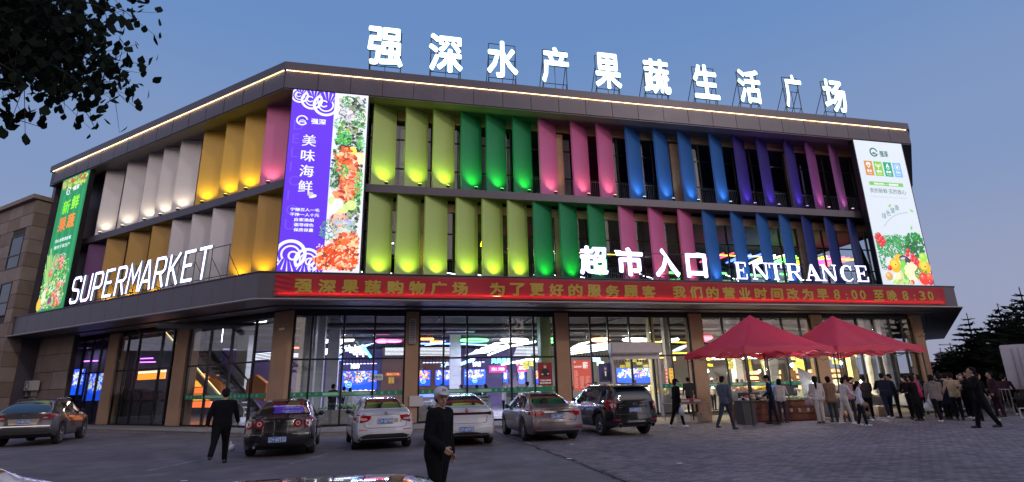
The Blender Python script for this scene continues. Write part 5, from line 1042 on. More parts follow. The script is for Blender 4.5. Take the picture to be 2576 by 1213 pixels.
for s, d, z, w, c_, nm in PLs: fill_light(s, d, z, w, c_, 'added flat fill light under the ceiling inside, behind the '+nm)
for t, d, w, c_, nm in ((4.5, -6.5, 130, (.9, .93, 1), 'foot of the escalator'), (17.5, -7.5, 60, (1, .6, .4), 'orange sign board'), (22, -2.9, 20, (.6, .6, 1), 'far left screens')): fill_light(t, d, 4.9, w, c_, 'added flat fill light under the ceiling inside, near the '+nm, 'L')
for s, d, w, nm in ((12, -8, 60, 'green fins'), (22, -8, 90, 'blue fins'), (31, -8, 90, 'word ENTRANCE')): fill_light(s, d, 10.2, w, (.85, .92, 1), 'added flat fill light under the ceiling on the upper floor behind the '+nm)

def lit_counter(s0, s1, zb, zt, d, col, es, lab, body=(.25, .25, .3)):
    a, z0 = AD(s0, zb, d); b_, z1 = AD(s1, zt, d); z1 = max(z1, z0+.2); r = root('lit_counter', F((a+b_)/2, d-.4, .16), lab, 'counter')
    m = MB(); boxF(m, a, b_, d-.8, d, .16, max(.3, z0)); m.build('counter', mat('lit_body_%d%d%d' % tuple(int(c*9) for c in body), body, .5), r)
    m = MB(); boxF(m, a+.02, b_-.02, d-.06, d-.02, max(.3, z0)+.002, z1); m.build('light_front', EW('front_%d%d%d' % tuple(int(c*9) for c in col), col, es), r)
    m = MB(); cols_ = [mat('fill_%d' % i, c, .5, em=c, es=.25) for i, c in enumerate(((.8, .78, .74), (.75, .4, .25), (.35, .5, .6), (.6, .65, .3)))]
    x = a+.1
    while x < b_-.1: rr = random.uniform(.06, .13); m.ell(tuple(F(x, d-.3-random.random()*.3, z1+rr*.4)), (rr, rr, rr*.7), 7, 5, mi=random.randrange(4)); x += rr*1.1
    m.build('goods', cols_, r, smooth=True, kind='stuff')
lit_counter(3.35, 4.95, 1.48, 1.62, -9.5, (.25, .22, 1), 1.6, 'long violet lit seafood counter under the large blue screen')
lit_counter(6.95, 8.6, 1.32, 1.5, -7.5, (.08, .2, 1), 1.6, 'blue lit fish counter behind the man in the cap')
lit_counter(8.8, 10.3, 1.42, 1.56, -9.5, (.3, .3, 1), 1.4, 'violet lit counter under the wide scallop screen')
lit_counter(11.3, 13.1, 1.40, 1.54, -8.5, (.8, .85, 1), 1.0, 'white lit counter behind the stacked crates')
lit_counter(16.1, 17.2, 1.40, 1.55, -7.5, (1, .8, .4), 1.2, 'warm lit counter left of the entrance doors')
lit_counter(17.4, 19.4, 1.36, 1.5, -8.5, (1, .7, .3), 1.2, 'warm lit counter inside the entrance doors')
lit_counter(20.0, 21.6, 1.36, 1.52, -6.0, (1, .75, .15), 1.2, 'yellow lit fruit counter right of the entrance')
lit_counter(22.8, 24.6, 1.40, 1.54, -6.5, (1, .85, .55), 1.2, 'warm lit counter at the left of the canopy bay')
lit_counter(25.0, 27.2, 1.40, 1.54, -6.5, (1, .8, .4), 1.2, 'warm lit counter in the middle of the canopy bay')
lit_counter(30.6, 32.4, 1.38, 1.52, -5.5, (1, .7, .3), 1.2, 'warm lit counter right of the fourth pillar')
# slatted ceiling panels hanging over the counters, dark bars with light between
for (s0, s1, z0, z1, zt, c_, nm) in ((3.3, 4.9, 2.95, 3.12, 4.0, (.5, .45, 1), 'first bay'), (7.1, 10.2, 2.96, 3.12, 4.0, (.45, .5, 1), 'left half of the second bay'), (11.2, 13.0, 2.94, 3.06, 4.0, (.6, .6, 1), 'right half of the second bay'), (15.0, 16.9, 3.16, 3.3, 4.2, (1, .8, .35), 'recruitment poster'), (17.2, 19.4, 2.8, 2.95, 3.9, (1, .8, .35), 'shutter')):
    r = root('slatted_panel', A((s0+s1)/2, z1, zt), 'hanging dark slatted panel with glowing strip over the counters, '+nm, 'ceiling panel'); n_ = int((s1-s0)/.16)
    for i in range(n_):
        x = s0+(s1-s0)*i/n_; q0, q1 = A(x, z1, zt), A(x, z0, zt); m = MB(); m.tube(q0, q1+Vector((0, 0, -.0)), .05, n=4); m.build('slat', METAL_B, r)
    m = MB(); m.tube(A(s0, z0, zt), A(s1, z0, zt), .03, n=4); m.build('light_tube', EW('slat_%d' % int(s0), c_, 5), r)
# small hanging category signs
for i, (s_, z_, t_, c_) in enumerate(((3.9, 2.72, '海鲜', (1, 1, 1)), (8.2, 2.72, '水产', (.3, .7, 1)), (9.8, 2.74, '鲜活', (1, 1, 1)), (12.0, 2.75, '干货', (1, .8, .2)), (16.4, 2.7, '果蔬', (.3, 1, .3)), (18.8, 2.98, '蔬菜', (1, .8, .1)), (20.6, 2.9, '水果', (1, .75, .1)), (23.8, 2.98, '粮油', (1, .85, .2)), (26.2, 2.98, '肉类', (1, .3, .15)), (31.1, 2.78, '酒', (.6, .5, 1)))):
    a, z = AD(s_, z_, -9.2); m = MB(); add_text(m, t_, TF, h=.26, x=a-.25, y=z, d=-9.2, depth=.04, bold=.05); tth(m.build('word_sign', EW('sign_%d' % i, c_, 3)), 'small glowing hanging Chinese word sign over the counters, %s from the left' % num[i], 'sign')
# ---------------------------------------------------------------- surroundings
# stone clad neighbour on the left, its tiles one by one
NB = root('neighbour_building', Vector((-33.5, 35, 0)), 'brown stone clad three storey building at the left edge with two dark windows', 'building')
P0 = Vector((-32.297, 34.131, 0)); DA = Vector((-0.8851, 0.4654, 0)); DB = Vector((0.3937, 0.9192, 0)); NA = Vector((-DA.y, DA.x, 0));
if NA.dot(P0) > 0: NA = -NA
NBn = Vector((DB.y, -DB.x, 0)); RA = math.atan2(-DA.y, -DA.x); RB_ = math.atan2(DB.y, DB.x)
m_ = MB(); m_.add([p+Vector((0, 0, z)) for z in (0, 14.9) for p in (P0-NA*.06+DA*.05, P0-NA*.06+DA*16, P0+DA*16+DB*14, P0+DB*14-NBn*.06, P0-NBn*.06)], [(0, 1, 2, 3, 4), (9, 8, 7, 6, 5), (0, 1, 6, 5), (1, 2, 7, 6), (2, 3, 8, 7), (3, 4, 9, 8), (4, 0, 5, 9)]); m_.build('wall_core', mat('joint_dark', (.05, .04, .04), .9), NB)
TW, TH = 1.9, 0.93; wins = [(0.75, 2.6, 10.2, 12.5), (0.95, 2.6, 7.0, 9.25), (4.6, 6.6, 10.2, 12.5), (4.6, 6.6, 7, 9.25)]
_tm = {}
def tile(w, h):
    k = (round(w, 2), round(h, 2))
    if k not in _tm: _tm[k] = [MB().bbox((-w/2+.012, 0, .012), (w/2-.012, .06, h-.012), .006).mesh('stone_tile', m) for m in (STONE2, mat('brown_stone_b', (.185, .14, .12), .8, var=.16, vs=1.3, bump=.3, bs=50))]
    return random.choice(_tm[k])
for j in range(15):
    z = 0.9+j*TH
    for i in range(5):
        a0, a1 = i*TW, (i+1)*TW; segs = [(a0, a1)]
        for (x0, x1, y0, y1) in wins:
            if z+TH > y0+.1 and z < y1-.1:
                n_ = []
                for (p, q_) in segs:
                    if q_ <= x0 or p >= x1: n_.append((p, q_)); continue
                    if p < x0-.1: n_.append((p, x0))
                    if q_ > x1+.1: n_.append((x1, q_))
                segs = n_
        for p, q_ in segs: place('stone_tile', tile(q_-p, TH), P0+DA*((p+q_)/2)+Vector((0, 0, z)), NB, RA)
    for i in range(4): place('stone_tile', tile(TW, TH), P0+DB*((i+.5)*TW)+Vector((0, 0, z)), NB, RB_)
m_ = MB(); m_.add([p+Vector((0, 0, z)) for z in (14.86, 15.15) for p in (P0+NA*.18-DB*.1+DA*-.15, P0+NA*.18+DA*16, P0+DA*16-NA*.6, P0-NA*.6+DA*.5, P0-NBn*.6+DB*14, P0+NBn*.15+DB*14, P0+NBn*.15)], [(0, 1, 2, 3, 4, 5, 6), (13, 12, 11, 10, 9, 8, 7)]+[(k, (k+1) % 7, 7+(k+1) % 7, 7+k) for k in range(7)]); m_.build('coping', STONE2, NB)
SKYG = mat('window_dark_glass', (.03, .035, .04), .04, spec=1.0)
def boxA(mb, a, b, d0, d1, z0, z1): return mb.box((a, d0, z0), (b, d1, z1), lambda x, y, z: P0+DA*x+NA*y+Vector((0, 0, z)))
for x0, x1, y0, y1 in wins:
    f = MB()
    for q_ in ((x0, x0+.07), (x1-.07, x1)): boxA(f, q_[0], q_[1], -.05, .03, y0, y1)
    for z in (y0, y0+(y1-y0)*.38, y1-.07): boxA(f, x0+.07, x1-.07, -.05, .03, z, z+.07)
    w_ = f.build('window', METAL_B, NB); g_ = MB(); boxA(g_, x0+.07, x1-.07, -.03, -.01, y0+.07, y1-.07); g_.build('pane', SKYG, w_)
for a, z0, w, h in ((8, 14.9, 4, 1.2), (3.2, 14.9, 1.6, .8)): f = MB(); boxA(f, a, a+w, -3, -1, z0, z0+h); f.build('roof_hut', STONE2, NB)
# lower wall under the left canopy with the air conditioner
LW = root('side_wall_piece', L(22, -1.2), 'dim brown tiled wall under the left end of the canopy', 'wall')
m_ = MB(); boxL(m_, 19.4, 33, -1.5, -1.26, 0, 5.5); m_.build('wall_core', MATS['joint_dark'], LW)
for j in range(5):
    for i in range(7): 
        a = 19.4+i*1.9; 
        if a < 33: place('stone_tile', tile(1.9, 1.08), L(a+.95, -1.2, 0.05+j*1.09), LW, RL)
def ac(fn, rz, s, d, z, lab):
    r = root('air_conditioner', fn(s, d, z), lab, 'air conditioner'); T = lambda a, b, c: fn(a, b, c); b = MB(); b.bbox((s-.6, d, z), (s+.6, d+.35, z+.62), .03, T).build('casing', mat('ac_white', (.42, .41, .40), .5), r)
    b = MB(); b.lathe((0, 0, 0), [(.24, 0), (.26, .02), (.22, .02), (.22, .0)], 16, 'Y', T=lambda x, y, zz: fn(s-.18*(-1 if fn is L else 1)+x, d+.352+y, z+.31+zz)).build('fan_guard', BLACKP, r)
    for k in (-.4, .4): b = MB(); b.box((s+k-.02, d-.02, z-.35), (s+k+.02, d+.3, z-.02), T); b.build('bracket', STEEL, r)
ac(L, RL, 23.1, -1.1, 2.2, 'old white air conditioner unit on the dim tiled wall at the left edge')
# pinkish apartment building whose roof shows over the store
AP = root('apartment_building', Vector((-12, 47, 0)), 'pale pink apartment building whose stepped gable roof shows above the store roof', 'building')
PK = mat('pink_render', (.50, .26, .21), .8, var=.08, vs=.4); PKR = mat('roof_dark', (.10, .07, .07), .8)
for i, (x0, x1, y, zt, zr, nm) in enumerate(((-20.0, -16.2, 52, 29.9, 31.6, 'wall'), (-16.2, -11.5, 53, 28.2, 30.2, 'wall'), (-12.2, -8.4, 50, 27.4, 29.6, 'wall'), (-8.8, -5.2, 51, 26.0, 28.4, 'wall'))):
    k_ = y/42.0*1.0; b = MB(); b.poly([(x0, 0), (x1, 0), (x1, zt), (x0+(x1-x0)*.62, zr), (x0, zt)], y, y+9, lambda a, z, d: Vector((a, d, z))); b.build('wall', PK, AP)
    b = MB(); m0 = x0+(x1-x0)*.62
    for (xa, za, xb, zb) in ((x0-.2, zt-.1, m0, zr), (m0, zr, x1+.2, zt-.15)): b.add([Vector((xa, y-.3, za+.02)), Vector((xb, y-.3, zb+.02)), Vector((xb, y+9, zb+.02)), Vector((xa, y+9, za+.02)), Vector((xa, y-.3, za+.2)), Vector((xb, y-.3, zb+.2)), Vector((xb, y+9, zb+.2)), Vector((xa, y+9, za+.2))], [(0, 3, 2, 1), (4, 5, 6, 7), (0, 1, 5, 4), (1, 2, 6, 5), (2, 3, 7, 6), (3, 0, 4, 7)])
    b.build('roof', PKR, AP)
    b = MB(); b.box((x0+.9, y-.06, zt-2.0), (x0+1.7, y-.01, zt-.9)); b.build('window', SKYG, AP)
# buildings and trees across the street, behind the camera: they close the place and show in the glass
OPP = mat('opposite_wall', (.07, .06, .06), .9, var=.2, vs=.3)
for i, (x0, x1, y, h) in enumerate(((-75, -40, -38, 27), (-37, -7, -52, 25), (-4, 34, -50, 27), (40, 80, -40, 28))):
    r = root('street_building', Vector(((x0+x1)/2, y, 0)), ('long', 'low', 'wide', 'tall')[i]+' dark block across the street behind the photographer', 'building', )
    b = MB(); b.box((x0, y-12, 0), (x1, y, h)); b.build('wall', OPP, r); b = MB(); b.box((x0-.3, y-12.3, h+.001), (x1+.3, y+.3, h+.5)); b.build('roof', PKR, r)
    for jx in range(int((x1-x0)/5)):
        for jz in range(6): b = MB(); b.box((x0+1.5+jx*5, y+.005, 2+jz*3.6), (x0+3.6+jx*5, y+.06, 3.8+jz*3.6)); b.build('window', SKYG, r)

# trees
LEAFD = mat('dark_leaf', (.010, .016, .012), .9, spec=.1); LEAF2 = mat('dark_leaf_2', (.015, .024, .016), .9, spec=.1); BARK = mat('bark', (.035, .027, .022), .9, var=.3, vs=8)
def conifer(x, y, h, rad, lab, tiers=13, grp=None):
    r = root('pine_tree', (x, y, 0), lab, 'tree', grp); b = MB(); b.tube((x, y, 0), (x, y, h), .16, .02, 7); b.build('trunk', BARK, r); c = MB()
    for k in range(tiers):
        f = k/(tiers-1); z = h*(.12+.86*f); rr = rad*(1-f)**.8+.12; n = int(9+8*(1-f))
        for i in range(n):
            a = random.uniform(0, 6.28); q_ = rr*random.uniform(.65, 1.1); t = Vector((math.cos(a), math.sin(a), random.uniform(-.05, .28))); p = Vector((x, y, z))
            for m_i in range(5):
                u = (m_i+.6)/5; cpt = p+t*q_*u; s_ = q_*.24*(1.25-u*.6); nn = Vector((-t.y, t.x, 0))
                for w_ in range(3):
                    o = Vector((random.uniform(-.15, .15), random.uniform(-.15, .15), random.uniform(-.12, .12)))*s_*2; d1 = (t+nn*random.uniform(-1, 1)).normalized()*s_; d2 = Vector((random.uniform(-1, 1), random.uniform(-1, 1), random.uniform(-.8, .8))).normalized()*s_*.42
                    c.add([cpt+o-d1*.6-d2, cpt+o+d1, cpt+o-d1*.6+d2, cpt+o-d1*.8+Vector((0, 0, -.2*s_))], [(0, 1, 2), (0, 2, 3)], random.randrange(2))
    c.build('crown', [LEAFD, LEAF2], r); return r
def pol(az, d, z=0): return Vector((math.sin(R(az))*d, math.cos(R(az))*d, z))
def bushy(x, y, h, rad, lab, n=2600, leaf=.22, z0=.25):
    r = root('broadleaf_tree', (x, y, 0), lab, 'tree'); b = MB(); b.tube((x, y, 0), (x, y, h*.55), .18, .08, 7)
    for k in range(6): a = k*1.05; b.tube((x, y, h*(.3+.04*k)), (x+rad*.5*math.cos(a), y+rad*.5*math.sin(a), h*(.55+.06*k)), .07, .02, 5)
    b.build('trunk', BARK, r); c = MB(); cl_ = [(random.uniform(-1, 1)*rad*.6, random.uniform(-1, 1)*rad*.6, h*random.uniform(z0+.1, .88)) for _ in range(14)]
    for _ in range(n):
        q_ = random.choice(cl_); v = Vector((random.gauss(0, 1), random.gauss(0, 1), random.gauss(0, .8))).normalized()*random.uniform(.5, 1)*rad*.48; p = Vector((x+q_[0], y+q_[1], q_[2]))+v
        d1 = Vector((random.uniform(-1, 1), random.uniform(-1, 1), random.uniform(-1, 1))).normalized()*leaf; d2 = Vector((random.uniform(-1, 1), random.uniform(-1, 1), random.uniform(-1, 1))).normalized()*leaf*.6; c.add([p-d1, p+d2, p+d1, p-d2], [(0, 1, 2, 3)], random.randrange(2))
    c.build('crown', [LEAFD, LEAF2], r); return r
conifer(*pol(38.0, 62)[:2], 4.3, 1.3, 'small dark pine at the left end of the tree row on the right'); conifer(*pol(38.7, 60)[:2], 4.6, 1.3, 'second small pine of the row, right beside the first')
conifer(*pol(40.2, 52)[:2], 6.3, 2.4, 'taller dark pine with a clear pointed top in the middle of the right tree row', 15); conifer(*pol(42.2, 46)[:2], 6.2, 2.6, 'broad dark pine behind the white trucks', 15); conifer(*pol(43.7, 42)[:2], 6.6, 2.8, 'tall dark pine cut by the right edge of the picture', 16)
for i, (az, d, h, rd) in enumerate(((38.6, 66, 3.8, 2.4), (39.6, 58, 4.3, 2.6), (41.2, 54, 5.4, 3.0), (42.6, 50, 5.6, 3.0), (44.2, 46, 5.8, 3.0))): bushy(*pol(az, d)[:2], h, rd, 'dark bushy tree filling the row behind the pines, %s from the left' % num[i], 2200, .2, .05)
for i, (x, y, h) in enumerate(((-30, -24, 13), (-13, -27, 11), (0, -26, 14), (9, -30, 10), (24, -26, 14), (38, -24, 12))): bushy(x, y, h, 5.5, 'street tree behind the photographer, %s from the left' % num[i], 1500, .5)
# branch hanging in at the top left: poplar leaves, trunk just outside the picture
TR = root('poplar_tree', (-6.6, 3.0, 0), 'dark poplar branches full of leaves hanging into the top left corner', 'tree')
b = MB(); b.tube((-6.6, 3.0, 0), (-6.3, 3.2, 5.5), .17, .13, 9).tube((-6.3, 3.2, 5.5), (-6.0, 3.6, 9), .13, .06, 8); b.build('trunk', BARK, TR)
def ray(px, py, d):       # a point at distance d along the view direction of a pixel of the 2576 px wide picture
    v = (fw*1342.3 + rt*(px-1288) - up*(py-617.3)).normalized(); return Vector((0, 0, 1.6))+v*d
lf = MB(); lf.add([(0, 0, 0), (.028, .022, .002), (.036, .05, .004), (.016, .078, 0), (0, .1, -.004), (-.018, .076, 0), (-.037, .048, .004), (-.027, .02, .002)], [(0, 1, 2, 3, 4, 5, 6, 7)])
lf.tube((0, 0, 0), (0, -.04, .006), .0016, n=3); leafm = [lf.mesh('leaf', LEAFD), lf.mesh('leaf', LEAF2)]
br = MB(); LV = []
trunk_top = Vector((-6.2, 3.3, 6.0))
ends = [(150, 60), (230, 90), (310, 20), (90, 150), (170, 170), (250, 130), (270, 170), (220, 210), (285, 235), (130, 230), (60, 90), (30, 200), (120, 110), (200, 40), (250, 10), (60, 30), (190, 250), (20, 60), (100, 20), (20, 130), (240, 205), (180, 120), (150, 205), (205, 180), (140, 15), (60, 215), (300, 165)]
for (px, py) in ends:
    d = random.uniform(5.4, 7.2); e_ = ray(px, py, d); mid = ray(-160, py*0.5-60, d+.6); pts = []
    for k in range(15):
        t = k/14; p = (trunk_top*(1-t)**2 + mid*2*t*(1-t) + e_*t*t)+Vector((random.uniform(-1, 1), random.uniform(-1, 1), random.uniform(-1, 1)))*.035; pts.append(p)
    for k in range(14): br.tube(pts[k], pts[k+1], .022*(1-k/15)+.003, .022*(1-(k+1)/15)+.003, 5, caps=False)
    for k in range(7, 15):
        for _ in range(18):
            q_ = pts[k]+Vector((random.gauss(0, 1), random.gauss(0, 1), random.gauss(0, 1)))*(.15 if k > 11 else .22); LV.append(q_)
            if random.random() < .25: br.tube(pts[k], q_, .003, .0015, 3, caps=False)
for (px, py) in ((20, 290), (55, 300), (95, 318), (340, 2), (355, 4), (35, 310), (10, 325)):
    for _ in range(5): LV.append(ray(px+random.uniform(-14, 14), py+random.uniform(-10, 10), 6.2))
br.tube(ray(-60, 280, 6.2), ray(40, 300, 6.2), .006, .004, 4); br.tube(ray(40, 300, 6.2), ray(110, 322, 6.2), .004, .002, 4); br.tube(ray(300, -40, 6.2), ray(350, 3, 6.2), .005, .002, 4)
br.build('branches', BARK, TR)
LV = [p for p in LV if p.z > 2.6]; rest = MB(); 
for i, p in enumerate(LV):
    M = Matrix.Rotation(random.uniform(0, 6.28), 4, 'Z') @ Matrix.Rotation(random.uniform(1.2, 2.6), 4, 'X') @ Matrix.Rotation(random.uniform(-.8, .8), 4, 'Y'); s_ = random.uniform(.65, 1.1)
    if i < 300:
        o = place('leaf', random.choice(leafm), p, TR); o.rotation_euler = M.to_euler(); o.scale = (s_, s_, s_)
    else: rest.add([p+M@Vector(v)*s_ for v in lf.v[:8]], [tuple(range(8))], i % 2)
rest.build('leaf_mass', [LEAFD, LEAF2], TR, kind='stuff')
# street lamps and far roofs on the right
for i, (az, el, d, ln) in enumerate(((39.3, 2.7, 70, -1), (43.2, 4.6, 55, -1), (38.4, 1.5, 95, -1))):
    p = pol(az, d); h = 1.6+math.tan(R(el))*d; r = root('street_lamp', p, 'grey street lamp with a curved arm behind the pines, %s' % ('middle one', 'tallest one', 'farthest one')[i], 'street lamp'); b = MB(); b.tube(p, p+Vector((0, 0, h-.5)), .09, .06, 7); b.path([p+Vector((0, 0, h-.5)), p+Vector((-.5, 0, h-.08)), p+Vector((-1.3, 0, h))], .045, 6); b.build('pole', STEEL, r); b = MB(); b.bbox((p.x-2.0, p.y-.12, h-.06), (p.x-1.25, p.y+.12, h+.05), .03); b.build('lamp_head', mat('lamp_grey', (.5, .5, .5), .5), r)
for i in range(7):
    p = pol(37.0+i*.35, 190+random.uniform(-15, 15)); h = random.uniform(4, 9.0); r = root('distant_building', p, 'tiny pale building far off between store and pines, %s from the left' % num[i], 'building'); b = MB(); b.box((p.x-3, p.y-3, 0), (p.x+3, p.y+3, h)); b.build('wall', mat('far_wall', (.28, .26, .27), .9), r); b = MB(); b.box((p.x-3.2, p.y-3.2, h+.002), (p.x+3.2, p.y+3.2, h+.4)); b.build('roof', mat('far_roof', (.12, .1, .1), .9), r)
hb = MB()
hb.box((60, 120, 0), (260, 124, 3.0)); hb.box((-260, 170, 0), (-40, 174, 9)); hb.build('hills', LEAFD, kind='structure')
# ---------------------------------------------------------------- cars
CHROME = mat('chrome', (.7, .7, .72), .12, 1.0); CGL = mat('car_glass', (.012, .014, .018), .03, spec=.9, coat=.5); TLR = mat('tail_red', (.35, .008, .012), .12, coat=1.0, spec=.6); TLW = mat('tail_clear', (.5, .42, .42), .15, coat=1.0)
PBL = mat('plate_blue', (.03, .13, .42), .4); PWH = mat('plate_white', (.75, .78, .82), .4); RIM = mat('alloy', (.45, .45, .47), .25, .9); UND = mat('underbody', (.012, .012, .013), .8); SEAM = mat('seam_dark', (.01, .01, .011), .6)
def smooth_keys(keys, n=600, win=.16):
    xs = np.array([k[0] for k in keys]); zs = np.array([k[1] for k in keys]); X = np.linspace(xs[0], xs[-1], n); Z = np.interp(X, xs, zs); w = max(1, int(win/(xs[-1]-xs[0])*n)); kx = np.hanning(w+2)[1:-1]; kx /= kx.sum()
    Z = np.convolve(np.pad(Z, w, 'edge'), kx, 'same')[w:-w]; return lambda x: np.interp(x, X, Z)
def make_car(name, label, sp, loc, az):
    r = root(name, (0, 0, 0), label, 'car'); Lc, Wc = sp['L'], sp['W']; wr = sp.get('wr', .32); xr = sp['ro']; xf = xr+sp['wb']; hw = Wc/2
    zt = smooth_keys(sp['top']); zs = smooth_keys(sp['belt'], win=.3); sill = sp.get('sill', .2)
    rear = smooth_keys(sp['rear'], win=.07); front = smooth_keys(sp.get('front', [(0, .12), (.35, .02), (.55, 0), (.75, .08), (1.2, .3)]), win=.07)
    gw = sp.get('gw', .64)*hw; xs = sorted(set([round(v, 3) for v in list(np.linspace(0, Lc, 56))+list(np.linspace(0, .3, 8))+list(np.linspace(Lc-.3, Lc, 8))+[c+wr*1.14*math.cos(t) for c in (xr, xf) for t in np.linspace(0, math.pi, 17)]]))
    plan = smooth_keys([(0, .86), (.12, .93), (.45, .985), (1.0, 1.0), (Lc-1.2, 1.0), (Lc-.6, .965), (Lc-.2, .88), (Lc, .74)], win=.2)
    V = []; nj = 0
    for x in xs:
        w = float(plan(x))*hw; t, s = float(zt(x)), float(zs(x)); zb = sill + (max(0, (.35-x))*.35 if x < .35 else 0) + (max(0, x-Lc+.4)*.2)
        for c in (xr, xf):
            q = (wr*1.14)**2-(x-c)**2
            if q > 0: zb = max(zb, wr*.95+math.sqrt(q)*1.0)
        s = max(s, zb+.08); h = max(t-s, .03); k = min(1, max(0, (h-.08)/.3)); gt = (.84*w)*(1-k)+gw*k; gb = .915*w
        pts = [(0, zb+.0), (.84*w, zb), (.965*w, zb+min(.05, (s-zb)*.2)), (w, zb+(s-zb)*.3), (1.0*w, zb+(s-zb)*.55), (.985*w, zb+(s-zb)*.78), (.962*w, s-.035), (gb+.01, s)]
        for i in range(1, 7):
            f = i/6; pts.append((gb+(gt-gb)*f**1.15, s+(h*(.86))*f))
        pts += [(gt*.93, s+h*.94), (gt*.78, s+h*.98), (gt*.5, s+h*.995), (0, s+h)]
        nj = len(pts)
        for y, z in pts:
            xx = x
            if x < .6: xx = x+float(rear(z))*(1-x/.6)
            if x > Lc-.6: xx = x-float(front(z))*(1-(Lc-x)/.6)
            V.append((xx-Lc/2, y, z))
    n = len(xs); F_ = []; MI = []; clad = sp.get('clad', 0)
    for i in range(n-1):
        for j in range(nj-1):
            q = (i*nj+j, (i+1)*nj+j, (i+1)*nj+j+1, i*nj+j+1); zc = sum(V[a][2] for a in q)/4; F_.append(q); MI.append(1 if (j < 1 or (clad and zc < clad and j < 5)) else 0)
    for i, flip in ((0, 0), (n-1, 1)):       # end faces, closed towards the middle
        for j in range(nj-1):
            a, b = i*nj+j, i*nj+j+1; k = len(V); y0 = V[a][1]; y1 = V[b][1]; V += [(V[a][0]-(0 if flip else .015)+(0.015 if flip else 0), 0, V[a][2]), (V[b][0]-(0 if flip else .015)+(.015 if flip else 0), 0, V[b][2])]; F_.append((a, b, k+1, k) if not flip else (a, k, k+1, b)); MI.append(1 if clad and V[a][2] < clad-.1 else 0)
    m = len(V); V += [(x, -y, z) for x, y, z in V]; F_ += [tuple(a+m for a in q[::-1]) for q in F_]; MI += MI[:]
    b = MB(); b.v = V; b.f = F_; b.m = MI; paint = sp['paint']; me = bpy.data.meshes.new('body'); me.from_pydata(V, [], F_); me.materials.append(paint); me.materials.append(UND); me.polygons.foreach_set('material_index', MI)
    bm = bmesh.new(); bm.from_mesh(me); bmesh.ops.remove_doubles(bm, verts=bm.verts[:], dist=.0015); bmesh.ops.recalc_face_normals(bm, faces=bm.faces[:]); bm.to_mesh(me); bvh = BVHTree.FromBMesh(bm); bm.free()
    me.polygons.foreach_set('use_smooth', [True]*len(me.polygons)); place('body', me, (0, 0, 0), r)
    def decal(nm, poly, ax, m_, off=.004, mir=False, step=.06, parent=None, lab=None):
        """outline on the body: ax 'R' (y,z) from behind, 'F' (y,z) from the front, 'S' (x from the tail, z) on both sides, 'T' (x,y) from above"""
        for sg in ((1, -1) if mir else (1,)):
            bm = bmesh.new(); vs = [bm.verts.new((p[0], p[1], 0)) for p in poly]; bm.faces.new(vs); a = np.array(poly)
            for k in (0, 1):
                for v in np.arange(a[:, k].min()+step, a[:, k].max(), step):
                    bmesh.ops.bisect_plane(bm, geom=bm.verts[:]+bm.edges[:]+bm.faces[:], plane_co=(v, v, 0), plane_no=(1-k, k, 0))
            ok = True
            for v in bm.verts:
                p, q = v.co.x, v.co.y
                if ax == 'R': o, d = Vector((-4, p*sg, q)), Vector((1, 0, 0))
                elif ax == 'F': o, d = Vector((4, p*sg, q)), Vector((-1, 0, 0))
                elif ax == 'T': o, d = Vector((p-Lc/2, q*sg, 4)), Vector((0, 0, -1))
                else: o, d = Vector((p-Lc/2, 2*sg, q)), Vector((0, -sg, 0))
                h, nn, _, _ = bvh.ray_cast(o, d); tr = 0
                while h is None and tr < 12 and ax in 'RF': tr += 1; o.y *= .975; h, nn, _, _ = bvh.ray_cast(o, d)
                if h is None: ok = False; break
                if nn.dot(d) > 0: nn = -nn
                v.co = h+nn*off
            if not ok: bm.free(); continue
            me = bpy.data.meshes.new(nm); bm.to_mesh(me); bm.free(); me.materials.append(m_); me.polygons.foreach_set('use_smooth', [True]*len(me.polygons))
            o = place(nm, me, (0, 0, 0), parent or r)
            if lab: o['label'] = lab
        return o
    def strip(nm, pts, w, ax, m_, mir=False, off=.005):
        for k in range(len(pts)-1):
            a, c = Vector(pts[k]), Vector(pts[k+1]); t = (c-a).normalized(); n_ = Vector((-t.y, t.x))*w/2; yield [tuple(a-n_), tuple(c-n_), tuple(c+n_), tuple(a+n_)]
    def line(nm, pts, w, ax, m_, mir=False, off=.005):
        for pl in strip(nm, pts, w, ax, m_): decal(nm, pl, ax, m_, off, mir)
    def hit(ax, p, q, sg=1):
        if ax == 'R': o, d = Vector((-4, p*sg, q)), Vector((1, 0, 0))
        else: o, d = Vector((p-Lc/2, 2*sg, q)), Vector((0, -sg, 0))
        h, nn, _, _ = bvh.ray_cast(o, d); return h
    # windows
    for pl in sp['side_win']: decal('window', pl, 'S', CGL, .004, True)
    if 'rear_win' in sp: decal('rear_window', sp['rear_win'], 'R', CGL, .004, step=.05)
    if 'wind' in sp: decal('windscreen', sp['wind'], 'F', CGL, .004)
    # doors
    for pts in sp.get('seams', []): line('door_seam', pts, .012, 'S', SEAM, True)
    for x, z in sp.get('handles', []):
        for sg in (1, -1):
            h = hit('S', x, z, sg)
            if h: bb_ = MB(); bb_.bbox((h.x-.09, h.y-.02, z-.014), (h.x+.09, h.y+.02, z+.014), .01); bb_.build('door_handle', sp.get('hm', paint), r)
